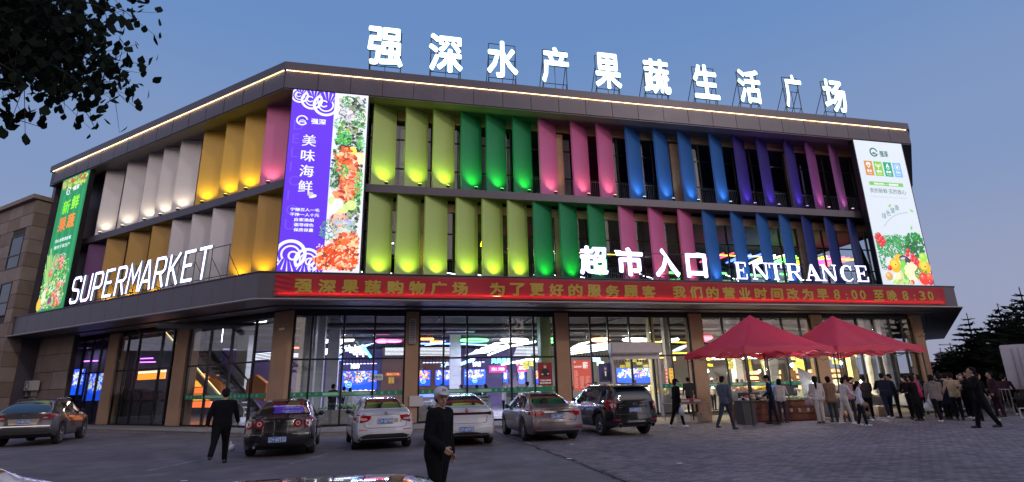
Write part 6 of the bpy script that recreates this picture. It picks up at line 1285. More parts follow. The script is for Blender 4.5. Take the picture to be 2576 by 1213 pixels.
    # wheels
    for c in (xr, xf):
        for sg in (1, -1):
            y = sg*(hw-.125); cx = c-Lc/2; t = MB(); t.lathe((cx, y, wr), [(wr*.66, -.10), (wr*.9, -.115), (wr*.985, -.09), (wr, -.05), (wr, .05), (wr*.985, .09), (wr*.9, .115), (wr*.66, .10)], 28, 'Y'); to = t.build('wheel', RUBBER, r, smooth=True)
            rm = MB(); rm.lathe((cx, y, wr), [(wr*.66, sg*.10), (wr*.68, sg*.112), (wr*.60, sg*.105), (wr*.58, sg*.02)], 24, 'Y'); ns = sp.get('spokes', 5)
            for k in range(ns):
                a = 2*math.pi*k/ns; e_ = Vector((math.cos(a), 0, math.sin(a))); u = Vector((-e_.z, 0, e_.x)); p0 = Vector((cx, y+sg*.095, wr)); wdt = .05 if ns < 8 else .022
                rm.add([p0+e_*.03-u*wdt, p0+e_*.03+u*wdt, p0+e_*wr*.62+u*wdt*.75+Vector((0, sg*.01, 0)), p0+e_*wr*.62-u*wdt*.75+Vector((0, sg*.01, 0)), p0+e_*.03-u*wdt-Vector((0, sg*.03, 0)), p0+e_*.03+u*wdt-Vector((0, sg*.03, 0)), p0+e_*wr*.62+u*wdt*.75-Vector((0, sg*.03, 0)), p0+e_*wr*.62-u*wdt*.75-Vector((0, sg*.03, 0))], [(0, 1, 2, 3), (4, 7, 6, 5), (0, 4, 5, 1), (1, 5, 6, 2), (2, 6, 7, 3), (3, 7, 4, 0)])
            rm.ell((cx, y+sg*.09, wr), (.055, .03, .055), 10, 6); rm.build('rim', RIM, to, smooth=False)
            dk = MB(); dk.lathe((cx, y, wr), [(0.001, sg*.01), (wr*.62, sg*.015)], 20, 'Y'); dk.build('brake_disc', UND, to)
    # mirrors
    mx_ = sp['mirror']
    for sg in (1, -1):
        h = hit('S', mx_[0], mx_[1], sg); y = (h.y if h else sg*hw*.9)+sg*.13; bb_ = MB(); T = lambda a, b_, c: (a, b_, c)
        bb_.bbox((mx_[0]-Lc/2-.05, y-.1, mx_[1]-.065), (mx_[0]-Lc/2+.07, y+.1, mx_[1]+.075), .05); bb_.bbox((mx_[0]-Lc/2, min(y, y-sg*.2), mx_[1]-.05), (mx_[0]-Lc/2+.05, max(y, y-sg*.2), mx_[1]-.015), .01); bb_.build('mirror', sp.get('mirror_mat', BLACKP), r, smooth=True)
    # number plate
    if 'plate' in sp:
        txt_, py, pz = sp['plate']; h = hit('R', py, pz); x0 = h.x-.03; pb_ = MB(); pb_.bbox((x0, py-.22, pz-.07), (x0+.02, py+.22, pz+.07), .006); po = pb_.build('number_plate', PBL, r); T = lambda a, c, d: Vector((x0-.001-d, py-a, pz+c)); tm = MB(); a_, b_ = txt_[:2], txt_[2:]
        add_text(tm, a_, T, w=.125, h=.09, x=-.205, y=-.045, depth=.002, bold=.03); add_text(tm, b_, T, w=.255, h=.09, x=-.045, y=-.045, depth=.002, bold=.03); tm.tube(T(-.063, .0, .001), T(-.063, .002, .004), .008, n=6)
        fr_ = MB()
        for (a0, c0, a1, c1) in ((-.213, -.063, .213, -.058), (-.213, .058, .213, .063), (-.213, -.058, -.208, .058), (.208, -.058, .213, .058)): fr_.add([T(a0, c0, .001), T(a1, c0, .001), T(a1, c1, .001), T(a0, c1, .001)], [(0, 1, 2, 3)])
        tm.build('plate_lettering', PWH, po); fr_.build('plate_border', PWH, po)
    if 'extra' in sp: sp['extra'](r, decal, line, hit, Lc, hw)
    r.rotation_euler[2] = math.pi/2 - R(az); r.location = (loc[0], loc[1], 0.018 if loc[0] > 0 else 0.004); return r
def paint(name, c, metal=0.0, rough=.25): return mat(name, c, rough, metal, coat=1.0, var=.03, vs=1)
def circ(y, z, r_, n=16): return [(y+r_*math.cos(2*math.pi*k/n), z+r_*math.sin(2*math.pi*k/n)) for k in range(n)]
SED_SIDE = [[(.98, .98), (2.05, .97), (2.05, 1.36), (1.72, 1.345), (1.3, 1.22)], [(2.11, .97), (3.35, .96), (2.95, 1.2), (2.6, 1.33), (2.11, 1.365)]]
def at_rear(xmid_y, az, ro, L):      # car centre from the mid point between the rear wheels
    f = Vector((math.sin(R(az)), math.cos(R(az)))); return Vector(xmid_y)+f*(L/2-ro)
# 1 black sedan with four round lamps
def x1(r, decal, line, hit, Lc, hw):
    for y, rr, m_ in ((.73, .092, TLW), (.47, .078, TLR)):
        decal('tail_lamp_housing', circ(y, .86, rr+.035), 'R', TLR, .004, True, .04); decal('tail_lamp_ring', circ(y, .86, rr), 'R', CHROME, .008, True, .04); decal('tail_lamp', circ(y, .86, rr*.78), 'R', TLW, .012, True, .04); decal('lamp_eye', circ(y, .86, rr*.4), 'R', TLR if y < .5 else CHROME, .016, True, .03)
    decal('badge', circ(0, .88, .065), 'R', CHROME, .008, step=.04); line('chrome_strip', [(-.8, .60), (-.34, .60)], .022, 'R', CHROME); line('chrome_strip', [(.34, .60), (.8, .60)], .022, 'R', CHROME)
    line('trunk_seam', [(-.64, 1.0), (-.64, .70), (-.56, .66), (.56, .66), (.64, .70), (.64, 1.0)], .01, 'R', SEAM)
    tm = MB(); h = hit('R', -.38, .97); add_text(tm, 'MAGOTAN', lambda a, c, d: Vector((h.x-.006-d, -.28-a, .975+c)), w=.26, h=.03, depth=.004, bold=.02); tm.build('model_lettering', CHROME, r)
    for y in (.55,): b = MB(); b.tube((-Lc/2+.0, y, .30), (-Lc/2+.25, y, .30), .035, n=12); b.build('exhaust_tip', CHROME, r)
    b = MB(); b.lathe((-Lc/2+1.62, 0, 1.455), [(.05, 0), (.03, .02), (.0, .03)], 8); b.build('roof_antenna', BLACKP, r)
s1 = dict(L=4.8, W=1.79, wb=2.71, ro=1.12, wr=.325, paint=paint('black_paint', (.008, .008, .01)), top=[(0, 1.0), (.5, 1.06), (.75, 1.10), (1.15, 1.27), (1.6, 1.40), (2.2, 1.47), (2.7, 1.465), (3.1, 1.36), (3.75, 1.04), (4.3, .93), (4.8, .70)], belt=[(0, .93), (.8, .97), (3.4, .93), (4.2, .86), (4.8, .62)], rear=[(.2, .12), (.3, .06), (.5, 0), (.62, .01), (.68, .05), (.95, .07), (1.04, .05), (1.1, .1)],
     side_win=SED_SIDE, rear_win=[(-.56, 1.10), (.56, 1.10), (.60, 1.14), (.44, 1.385), (-.44, 1.385), (-.60, 1.14)], wind=[(-.62, 1.05), (.62, 1.05), (.5, 1.38), (-.5, 1.38)], seams=[[(2.08, .3), (2.08, .95)], [(3.3, .35), (3.3, .93)], [(1.2, .75), (1.05, .95)]], handles=[(1.35, .82), (2.45, .81)], mirror=(3.05, 1.0), plate=('辽M60T32', -.0, .47), extra=x1)
make_car('parked_car', 'black sedan with four round tail lamps parked behind the man in black at left', s1, at_rear((-6.55, 15.75), -17, 1.12, 4.8), -17)
# 2 white sedan with red lamps
def x2(r, decal, line, hit, Lc, hw):
    decal('tail_lamp', [(.42, .86), (.50, .80), (.70, .76), (.845, .84), (.84, .99), (.62, .975), (.40, .95)], 'R', TLR, .006, True, .05)
    for sg in (1, -1): decal('lamp_lens', [(sg*.50, .84), (sg*.62, .82), (sg*.80, .86), (sg*.78, .90), (sg*.52, .88)][::sg], 'R', TLW, .010, False, .05)
    line('trunk_seam', [(-.60, .77), (-.58, .66), (-.50, .62), (.50, .62), (.58, .66), (.60, .77)], .01, 'R', SEAM); line('trunk_seam', [(-.42, .965), (.42, .965)], .008, 'R', SEAM)
    decal('badge', [(a*1.6, c) for a, c in circ(0, 1.015, .04)], 'R', CHROME, .007, step=.04); decal('badge_inner', [(a*1.6, c) for a, c in circ(0, 1.015, .028)], 'R', BLACKP, .010, step=.04); tm = MB(); h = hit('R', 0, 1.015); add_text(tm, 'KIA', lambda a, c, d: Vector((h.x-.012-d, .04-a, 1.003+c)), w=.08, h=.024, depth=.002, bold=.03); tm.build('badge_lettering', CHROME, r)
    decal('bumper_insert', [(-.74, .28), (.74, .28), (.68, .40), (.5, .46), (-.5, .46), (-.68, .40)], 'R', BLACKP, .006); decal('fog_reflector', [(.50, .545), (.74, .56), (.74, .59), (.50, .575)], 'R', TLR, .006, True)
    tm = MB(); h = hit('R', .62, 1.0); add_text(tm, 'K2', lambda a, c, d: Vector((h.x-.006-d, .66-a, .99+c)), w=.07, h=.035, depth=.004, bold=.02); tm.build('model_lettering', CHROME, r)
    decal('sticker', [(-.24, .76), (-.36, .76), (-.35, .86), (-.27, .87)], 'R', mat('sticker_tan', (.42, .30, .18), .6), .006); decal('sticker', circ(-.44, .80, .035), 'R', MATS['sticker_tan'], .006)
    decal('brake_light', [(-.17, 1.33), (.17, 1.33), (.17, 1.35), (-.17, 1.35)], 'R', TLR, .01)
s2 = dict(L=4.4, W=1.73, wb=2.6, ro=.95, wr=.305, paint=paint('white_car_paint', (.62, .62, .66)), top=[(0, 1.02), (.35, 1.09), (.55, 1.12), (1.0, 1.30), (1.4, 1.41), (2.0, 1.465), (2.5, 1.46), (2.9, 1.36), (3.55, 1.03), (4.0, .93), (4.4, .70)], belt=[(0, .97), (.7, .98), (3.1, .93), (3.9, .86), (4.4, .62)], rear=[(.2, .14), (.32, .05), (.52, 0), (.62, .02), (.68, .06), (.98, .08), (1.07, .03), (1.12, .08)],
     side_win=[[(.80, 1.0), (1.85, .98), (1.85, 1.36), (1.5, 1.33), (1.1, 1.2)], [(1.91, .98), (3.1, .97), (2.7, 1.2), (2.35, 1.33), (1.91, 1.365)]], rear_win=[(-.60, 1.135), (.60, 1.135), (.62, 1.16), (.46, 1.385), (-.46, 1.385), (-.62, 1.16)], wind=[(-.6, 1.05), (.6, 1.05), (.48, 1.36), (-.48, 1.36)], seams=[[(1.88, .3), (1.88, .95)], [(3.05, .35), (3.05, .93)]], handles=[(1.15, .86), (2.2, .84)], mirror=(2.85, 1.0), plate=('辽M687AN', .0, .80), extra=x2)
make_car('parked_car', 'white sedan with red tail lamps parked left of the tan pillar', s2, at_rear((-4.05, 16.9), -20, .95, 4.4), -20)
# 3 white fastback sedan
def x3(r, decal, line, hit, Lc, hw):
    decal('tail_lamp_bar', [(-.86, .86), (-.62, .90), (.62, .90), (.86, .86), (.86, 1.0), (.6, .965), (-.6, .965), (-.86, 1.0)], 'R', mat('dark_red_bar', (.045, .006, .012), .12, coat=1.0), .006)
    decal('badge', circ(0, 1.02, .05), 'R', TLR, .007, step=.04); tm = MB(); h = hit('R', 0, 1.02); add_text(tm, 'V', lambda a, c, d: Vector((h.x-.012-d, .025-a, .99+c)), w=.05, h=.06, depth=.003, bold=.02); tm.build('badge_lettering', CHROME, r)
    line('trunk_seam', [(-.62, .86), (-.60, .68), (-.5, .655), (.5, .655), (.60, .68), (.62, .86)], .01, 'R', SEAM); line('bumper_crease', [(-.5, .60), (.5, .60)], .012, 'R', mat('crease_grey', (.35, .35, .37), .4))
    decal('bumper_insert', [(-.70, .28), (.70, .28), (.62, .34), (.30, .41), (-.30, .41), (-.62, .34)], 'R', BLACKP, .006); decal('exhaust_trim', [(.40, .315), (.68, .325), (.66, .38), (.44, .385)], 'R', CHROME, .010, True); decal('exhaust_slot', [(.45, .335), (.63, .34), (.62, .365), (.47, .368)], 'R', BLACKP, .014, True)
    decal('fog_reflector', [(.76, .46), (.80, .46), (.81, .63), (.78, .63)], 'R', TLR, .007, True); line('bumper_arc', [(.28, .43), (.42, .52), (.72, .52)], .01, 'R', MATS['crease_grey'], True)
    b = MB(); b.poly([(0, 0), (.16, 0), (.13, .07), (.08, .075)], -.015, .015, lambda a, c, d: (-Lc/2+1.5-a*-1, d, 1.43+c)); b.build('roof_antenna', BLACKP, r)
s3 = dict(L=4.73, W=1.82, wb=2.75, ro=.98, wr=.34, paint=MATS['white_car_paint'], top=[(0, 1.04), (.25, 1.10), (.5, 1.14), (1.0, 1.30), (1.6, 1.43), (2.2, 1.49), (2.7, 1.485), (3.1, 1.39), (3.85, 1.05), (4.3, .93), (4.73, .70)], belt=[(0, 1.0), (.8, 1.01), (3.3, .95), (4.1, .87), (4.73, .62)], rear=[(.2, .14), (.35, .03), (.5, 0), (.6, .02), (.7, .07), (.9, .06), (1.02, .02), (1.09, 0), (1.14, .08)],
     side_win=[[(.95, 1.04), (2.0, 1.0), (2.0, 1.38), (1.6, 1.35), (1.2, 1.22)], [(2.06, 1.0), (3.35, .98), (2.95, 1.22), (2.5, 1.36), (2.06, 1.385)]], rear_win=[(-.60, 1.15), (.60, 1.15), (.62, 1.19), (.46, 1.41), (-.46, 1.41), (-.62, 1.19)], wind=[(-.6, 1.08), (.6, 1.08), (.48, 1.4), (-.48, 1.4)], seams=[[(2.03, .3), (2.03, .98)], [(3.3, .35), (3.3, .95)]], handles=[(1.25, .86), (2.35, .84)], mirror=(3.05, 1.03), spokes=10, plate=('辽M60W21', .0, .50), extra=x3)
make_car('parked_car', 'white fastback sedan with a full width dark tail bar behind the man in the cap', s3, at_rear((-1.65, 17.35), -12, .98, 4.73), -12)
# 4 bronze silver sedan
def x4(r, decal, line, hit, Lc, hw):
    decal('tail_lamp', [(.38, .86), (.58, .76), (.84, .80), (.85, .93), (.60, .95)], 'R', TLR, .006, True, .05); decal('lamp_lens', [(.55, .90), (.84, .895), (.84, .935), (.58, .95)], 'R', TLW, .010, True, .05)
    decal('chrome_strip', [(-.40, .86), (.40, .86), (.46, .905), (-.46, .905)], 'R', CHROME, .010); line('trunk_seam', [(-.62, .76), (-.56, .60), (-.46, .57), (.46, .57), (.56, .60), (.62, .76)], .01, 'R', SEAM)
    line('badge', [(-.14, 1.0), (-.05, .99), (0, .955), (.05, .99), (.14, 1.0)], .014, 'R', CHROME, off=.008); line('badge', [(-.05, .99), (0, 1.02), (.05, .99)], .012, 'R', CHROME, off=.009)
    decal('bumper_insert', [(-.72, .26), (.72, .26), (.66, .355), (-.66, .355)], 'R', BLACKP, .006); line('chrome_lip', [(-.78, .40), (-.60, .36), (.60, .36), (.78, .40)], .024, 'R', CHROME, off=.010); decal('fog_reflector', [(.52, .40), (.74, .415), (.72, .45), (.54, .44)], 'R', TLR, .008, True)
    for t_, y_ in (('HAIMA', .56), ('FAMILY', -.36)): tm = MB(); h = hit('R', y_-.1, .64); add_text(tm, t_, lambda a, c, d: Vector((h.x-.008-d, y_-a, .63+c)), w=.2, h=.028, depth=.004, bold=.02); tm.build('model_lettering', CHROME, r)
    line('sill_trim', [(1.35, .27), (3.25, .27)], .02, 'S', CHROME, True)
s4 = dict(L=4.65, W=1.78, wb=2.7, ro=1.0, wr=.315, paint=paint('bronze_paint', (.24, .20, .20), .6, .3), top=[(0, .99), (.4, 1.06), (.65, 1.10), (1.1, 1.28), (1.6, 1.41), (2.2, 1.47), (2.7, 1.465), (3.1, 1.36), (3.75, 1.02), (4.2, .92), (4.65, .70)], belt=[(0, .93), (.8, .97), (3.3, .93), (4.1, .86), (4.65, .62)], rear=[(.2, .14), (.32, .05), (.5, 0), (.58, .02), (.66, .07), (.95, .08), (1.04, .04), (1.1, .1)],
     side_win=[[(.95, .98), (1.98, .97), (1.98, 1.36), (1.65, 1.34), (1.25, 1.2)], [(2.04, .97), (3.3, .96), (2.9, 1.2), (2.5, 1.33), (2.04, 1.365)]], rear_win=[(-.58, 1.105), (.58, 1.105), (.61, 1.14), (.45, 1.39), (-.45, 1.39), (-.61, 1.14)], wind=[(-.6, 1.05), (.6, 1.05), (.48, 1.38), (-.48, 1.38)], seams=[[(2.01, .3), (2.01, .95)], [(3.25, .35), (3.25, .93)], [(1.2, .7), (1.02, .95)]], handles=[(1.3, .83), (2.35, .82)], mirror=(3.0, 1.0), spokes=7, plate=('辽M50T76', .0, .74), extra=x4, hm=CHROME)
make_car('parked_car', 'bronze silver sedan with a chrome strip parked beside the black four wheel drive', s4, at_rear((1.05, 18.05), -14, 1.0, 4.65), -14)
# 5 black SUV
def x5(r, decal, line, hit, Lc, hw):
    decal('tail_lamp', [(.66, .92), (.80, .80), (.86, .84), (.87, 1.16), (.67, 1.16)], 'R', TLR, .006, True, .05); decal('lamp_lens', [(.70, .95), (.80, .90), (.82, 1.02), (.70, 1.04)], 'R', TLW, .010, True, .05)
    for sg in (1, -1):
        b = MB(); pts = [(-Lc/2+x, sg*y, z) for x, y, z in ((.75, .58, 1.60), (.9, .59, 1.66), (2.3, .6, 1.72), (2.75, .58, 1.64))]; b.path(pts, .02, 7); b.build('roof_rail', STEEL, r)
    b = MB(); b.bbox((-Lc/2+.02, -.6, 1.545), (-Lc/2+.42, .6, 1.60), .03); b.build('spoiler', sp5, r, smooth=True)
    decal('badge', [(a*1.6, c) for a, c in circ(.0, 1.03, .045)], 'R', CHROME, .007, step=.04); decal('badge_inner', [(a*1.6, c) for a, c in circ(0, 1.03, .033)], 'R', BLACKP, .010, step=.04)
    line('tailgate_seam', [(-.70, .90), (-.70, .70), (.70, .70), (.70, .90)], .012, 'R', SEAM); line('wiper', [(-.38, 1.13), (.02, 1.12)], .016, 'R', BLACKP, off=.02)
    decal('bumper_insert', [(-.80, .30), (.80, .30), (.70, .42), (.42, .40), (.34, .52), (-.34, .52), (-.42, .40), (-.70, .42)], 'R', BLACKP, .008); decal('bumper_trim', [(-.33, .45), (.33, .45), (.30, .50), (-.30, .50)], 'R', RIM, .014); decal('skid_plate', [(-.42, .30), (.42, .30), (.36, .38), (-.36, .38)], 'R', RIM, .014); decal('fog_reflector', [(.56, .50), (.80, .52), (.80, .56), (.56, .545)], 'R', TLR, .007, True)
    for sg in (1, -1): b = MB(); b.lathe((-Lc/2-.02, sg*.60, .36), [(.062, 0), (.07, 0), (.07, .3), (.06, .3), (.055, .02)], 16, 'X'); b.build('exhaust_tip', CHROME, r)
    for t_, z_, w_ in (('SUBARU', .97, .24), ('AWD', .91, .14)): tm = MB(); h = hit('R', .45, z_); add_text(tm, t_, lambda a, c, d: Vector((h.x-.008-d, .58-a, z_+c)), w=w_, h=.026, depth=.004, bold=.03); tm.build('model_lettering', CHROME, r)
    line('side_trim', [(1.3, .52), (3.3, .52)], .02, 'S', CHROME, True)
sp5 = MATS['black_paint']
s5 = dict(L=4.56, W=1.80, wb=2.61, ro=.95, wr=.36, gw=.70, sill=.27, paint=sp5, top=[(0, 1.12), (.12, 1.32), (.3, 1.53), (.5, 1.62), (1.2, 1.66), (2.3, 1.665), (2.7, 1.58), (3.4, 1.16), (4.0, 1.02), (4.56, .80)], belt=[(0, 1.1), (.4, 1.08), (3.2, 1.04), (4.0, .95), (4.56, .7)], rear=[(.25, .1), (.4, 0), (.6, 0), (.66, .04), (1.0, .05), (1.15, .02), (1.3, -.06), (1.5, -.2), (1.65, -.3)],
     side_win=[[(.55, 1.12), (1.02, 1.1), (1.02, 1.5), (.75, 1.5)], [(1.1, 1.1), (2.0, 1.08), (2.0, 1.53), (1.1, 1.53)], [(2.07, 1.08), (3.15, 1.07), (2.85, 1.28), (2.5, 1.48), (2.07, 1.53)]], rear_win=[(-.66, 1.15), (.66, 1.15), (.68, 1.2), (.58, 1.52), (-.58, 1.52), (-.68, 1.2)], wind=[(-.6, 1.2), (.6, 1.2), (.5, 1.54), (-.5, 1.54)], seams=[[(2.03, .38), (2.03, 1.05)], [(3.1, .4), (3.1, 1.02)], [(1.06, .8), (1.06, 1.05)]], handles=[(1.25, .93), (2.3, .92)], mirror=(2.95, 1.14), spokes=10, plate=('辽M87X12', .0, .83), extra=x5)
make_car('parked_car', 'black four wheel drive with roof rails and chrome exhaust tips, rightmost parked car', s5, at_rear((3.67, 19.35), -17, .95, 4.56), -17)
# 6 grey SUV at the left
def x6(r, decal, line, hit, Lc, hw):
    decal('tail_lamp', [(.44, .98), (.62, .93), (.86, .98), (.90, 1.14), (.66, 1.10)], 'R', TLR, .006, True, .05); decal('lamp_lens', [(.52, .98), (.64, .955), (.72, 1.0), (.60, 1.02)], 'R', TLW, .010, True, .05)
    decal('plate_recess', [(-.40, .76), (.40, .76), (.46, .95), (-.46, .95)], 'R', mat('warm_chrome', (.65, .55, .42), .3, .6), .005); line('rear_lip', [(-.8, .70), (.8, .70)], .03, 'R', CHROME, off=.008); decal('badge', [(a*1.8, c) for a, c in circ(0, 1.08, .03)], 'R', CHROME, .007, step=.04); decal('bumper_insert', [(-.8, .3), (.8, .3), (.8, .64), (-.8, .64)], 'R', BLACKP, .006)
    for sg in (1, -1): b = MB(); b.path([(-Lc/2+x, sg*y, z) for x, y, z in ((.8, .56, 1.56), (1.0, .57, 1.62), (2.4, .58, 1.69), (2.8, .56, 1.62))], .018, 7); b.build('roof_rail', CHROME, r)
    tm = MB(); h = hit('R', -.6, .8); add_text(tm, '3.5', lambda a, c, d: Vector((h.x-.008-d, -.56-a, .80+c)), w=.1, h=.04, depth=.004, bold=.02); tm.build('model_lettering', CHROME, r)
s6 = dict(L=4.8, W=1.88, wb=2.82, ro=1.0, wr=.38, gw=.66, sill=.28, clad=.42, paint=paint('grey_suv_paint', (.12, .115, .12), .5, .3), top=[(0, 1.15), (.25, 1.27), (.6, 1.45), (1.0, 1.58), (1.8, 1.655), (2.4, 1.65), (2.9, 1.53), (3.6, 1.16), (4.2, 1.03), (4.8, .82)], belt=[(0, 1.14), (.6, 1.15), (3.3, 1.02), (4.2, .95), (4.8, .7)], rear=[(.25, .12), (.45, 0), (.68, .02), (.74, .07), (1.0, .06), (1.15, .0), (1.3, -.08), (1.5, -.16)],
     side_win=[[(.75, 1.2), (1.1, 1.17), (1.15, 1.45), (1.0, 1.42)], [(1.2, 1.14), (2.15, 1.1), (2.15, 1.52), (1.6, 1.52), (1.25, 1.47)], [(2.22, 1.1), (3.4, 1.07), (3.0, 1.3), (2.65, 1.46), (2.22, 1.52)]], rear_win=[(-.64, 1.18), (.64, 1.18), (.68, 1.26), (.52, 1.5), (-.52, 1.5), (-.68, 1.26)], wind=[(-.6, 1.2), (.6, 1.2), (.5, 1.5), (-.5, 1.5)], seams=[[(2.18, .4), (2.18, 1.08)], [(3.3, .4), (3.3, 1.02)]], handles=[(1.35, 1.0), (2.45, .96)], mirror=(3.15, 1.16), spokes=5, plate=('辽M8U758', .0, .86), extra=x6)
c6 = Vector((-17.41, 21.39)); f6 = Vector((math.sin(R(-26)), math.cos(R(-26)))); l6 = Vector((-f6.y, f6.x)); make_car('parked_car', 'dark grey estate with roof rails parked at the far left edge', s6, c6+l6*.9+f6*(2.4-1.0)+Vector((.12, 0)), -24)
# 7, 8 the cars right in front of the photographer, only roofs in view
s7 = dict(s1); s7.update(plate=('辽M60K19', 0, .45)); s7.pop('extra'); s7['W'] = 1.76
def lower(sp_, dz):
    o = dict(sp_); o['top'] = [(x, z-dz*min(1, max(0, (z-.9)/.5))) for x, z in sp_['top']]; o['side_win'] = [[(x, z-dz*.75 if z > 1.2 else z-.03) for x, z in pl] for pl in sp_['side_win']]; o['rear_win'] = [(y, z-dz*(.8 if z > 1.2 else .3)) for y, z in sp_['rear_win']]; o['wind'] = [(y, z-dz*(.9 if z > 1.2 else .3)) for y, z in sp_['wind']]; return o
s7 = lower(s7, .135)
make_car('foreground_car', 'dark car roof cut by the bottom edge in front of the man in the cap', s7, Vector((-.75, 1.60)), -14)
s8 = dict(s2); s8.pop('extra'); s8.update(plate=('辽M60K23', 0, .8)); 
make_car('foreground_car', 'white car bonnet cut by the bottom left corner of the picture', s8, Vector((-5.32, 3.86)), 86)
# ---------------------------------------------------------------- people: one continuous mesh each, grown from tapered limbs and remeshed
SKIN = mat('skin', (.42, .24, .17), .55); HAIR = mat('hair_black', (.010, .008, .008), .75, spec=.15, bump=.6, bs=90); SHW = mat('shoe_white', (.62, .62, .62), .5); SHB = mat('shoe_black', (.02, .02, .022), .5)
def cloth_m(name, c): return mat('cloth_'+name, c, .9, var=.18, vs=7, bump=.6, bs=22, spec=.15)
BLK = cloth_m('black', (.006, .006, .008)); NAVY = cloth_m('navy', (.012, .016, .032)); JEAN = cloth_m('jeans', (.035, .042, .06)); CREAM = cloth_m('cream', (.55, .50, .47)); TAUPE = cloth_m('taupe', (.22, .17, .155)); TANC = cloth_m('tan', (.20, .125, .08)); PINKC = cloth_m('pink', (.55, .04, .12)); GREYB = cloth_m('grey_blue', (.09, .10, .14)); MAROON = cloth_m('maroon', (.035, .015, .025)); LILAC = cloth_m('pale', (.55, .55, .66)); PPRINT = cloth_m('pink_print', (.42, .22, .26)); BEIGE = cloth_m('beige', (.42, .32, .20)); REDC = cloth_m('red', (.5, .04, .06)); CHAR = cloth_m('charcoal', (.045, .042, .045))
def V3(x, y, z): return Vector((x, y, z))
def person(label, loc, face, h=1.7, top=BLK, bot=BLK, shoe=SHB, hair='short', lw=(0, 0), knee=(4, 4), arm=((8, 12), (-8, 12)), lean=4, head=(0, 0), cap=None, bulk=1.0, coat=0.0, vox=.0125, group=None, mask=False, elb_in=0, z=0.0, bag=None, female=False, flare=1.0, cuff=None, up=0, detail=False, hood=None):
    """face = heading (degrees clockwise from the view direction); lw = thigh swing forward (left, right); arm = (shoulder swing, elbow bend) left, right"""
    k = h/1.72; P = []     # primitives (p0, p1, r0, r1, material index), x right y forward z up
    mats = [top, bot, SKIN, shoe, HAIR, cap or top, WHITE]
    L_ = R(lean); hipz = .93; up_v = V3(0, math.sin(L_), math.cos(L_)); pelvis = V3(0, 0, hipz); chest = pelvis+up_v*.38; neck = pelvis+up_v*.56; yaw, pit = R(head[0]), R(head[1])
    hd = neck+V3(0, math.sin(L_*.5)*.06+.015, .145); 
    def seg(a, b, r0, r1, m): P.append((a, b, r0, r1, m))
    sw = .195 if female else .215
    # torso: several strands give a flattened trunk
    bk = bulk
    for x in (-.085, 0, .085): seg(pelvis+V3(x*1.0, 0, -.04), pelvis+up_v*.18+V3(x, 0, 0), .105*bk, .098*bk, 0 if up_v else 0)
    for x in (-.09, 0, .09): seg(pelvis+up_v*.16+V3(x, 0, 0), chest+V3(x*1.05, 0, .02), .10*bk, .108*bk, 0)
    seg(chest+V3(-.12, -.01, .10), chest+V3(.12, -.01, .10), .075*bk, .075*bk, 0); seg(neck+V3(-sw*.8, 0, -.06), neck+V3(sw*.8, 0, -.06), .062*bk, .062*bk, 0)
    seg(neck+V3(0, 0, -.06), neck+V3(0, .01, .05), .062, .052, 2); seg(neck+V3(-.03, 0, -.03), neck+V3(.03, 0, -.03), .06, .06, 0)
    if hood: seg(neck+V3(-.05, -.07, 0), neck+V3(.05, -.07, 0), .055, .055, 0)
    # legs
    for i, sx in ((0, -1), (1, 1)):
        hip = pelvis+V3(sx*.09, 0, -.04); a = R(lw[i]); kb = R(knee[i]); kn = hip+V3(sx*.012, math.sin(a), -math.cos(a))*.43; b_ = a-kb; an = kn+V3(0, math.sin(b_), -math.cos(b_))*.41
        seg(hip, kn, .098*bk*(1.05 if flare > 1 else 1), .066*flare, 1); seg(kn, an, .066*flare, .050*flare*(1.1 if flare > 1 else 1), 1)
        if cuff: seg(an+V3(0, 0, .02), an+V3(0, 0, -.005), .045, .043, 2)
        heel = an+V3(0, -.035, -.055); toe = an+V3(sx*.02, .155, -.062-.0*abs(b_)); seg(an, heel, .045, .042, 3); seg(heel, toe, .040, .034, 3); seg(an+V3(0, 0, -.02), an+V3(0, .08, -.05), .042, .036, 3)
    if coat:
        for x in (-.1, -.03, .03, .1): seg(pelvis+V3(x, 0, 0), pelvis+V3(x*1.25, -.01, -coat), .10*bk, .11*bk, 0)
    else:
        for x in (-.09, 0, .09): seg(pelvis+V3(x, 0, .06), pelvis+V3(x, 0, -.03), .108*bk, .108*bk, 0)
    # arms with five fingers
    hands = []
    for i, sx in ((0, -1), (1, 1)):
        sh = neck+V3(sx*sw, 0, -.065); a, e_ = R(arm[i][0]), R(arm[i][1]); ab = R(arm[i][2] if len(arm[i]) > 2 else 9); inn = R(arm[i][3] if len(arm[i]) > 3 else 0)
        d1 = V3(sx*math.sin(ab), math.sin(a)*math.cos(ab), -math.cos(a)*math.cos(ab)).normalized(); el = sh+d1*.285; b_ = a+e_
        d2 = V3(-sx*math.sin(inn)+sx*math.sin(ab)*.4*math.cos(inn), math.sin(b_), -math.cos(b_)).normalized(); wr = el+d2*.245
        seg(sh, el, .058*bk, .050*bk, 0); seg(el, wr-d2*.015, .049*bk, .040*bk, 0); seg(wr-d2*.02, wr+d2*.02, .026, .025, 2)
        side = d2.cross(V3(sx, 0, 0)); side = V3(0, 1, 0) if side.length < .2 else side.normalized()
        if side.y < 0: side = -side
        pal = wr+d2*.075
        seg(wr+d2*.015+side*.012, pal+side*.022, .022, .018, 2); seg(wr+d2*.015-side*.008, pal-side*.022, .022, .017, 2)
        inw = V3(-sx, 0, 0); inw = (inw-d2*inw.dot(d2)).normalized()
        for f_, (o, ln) in enumerate(((.030, .062), (.010, .072), (-.010, .068), (-.029, .052))):
            q = pal+side*o; m1 = q+(d2*.9+inw*.35).normalized()*ln*.55; m2 = m1+(d2*.45+inw*.8).normalized()*ln*.5; rr = .0098 if not detail else .0092; seg(q, m1, rr, rr*.95, 2); seg(m1, m2, rr*.95, rr*.8, 2)
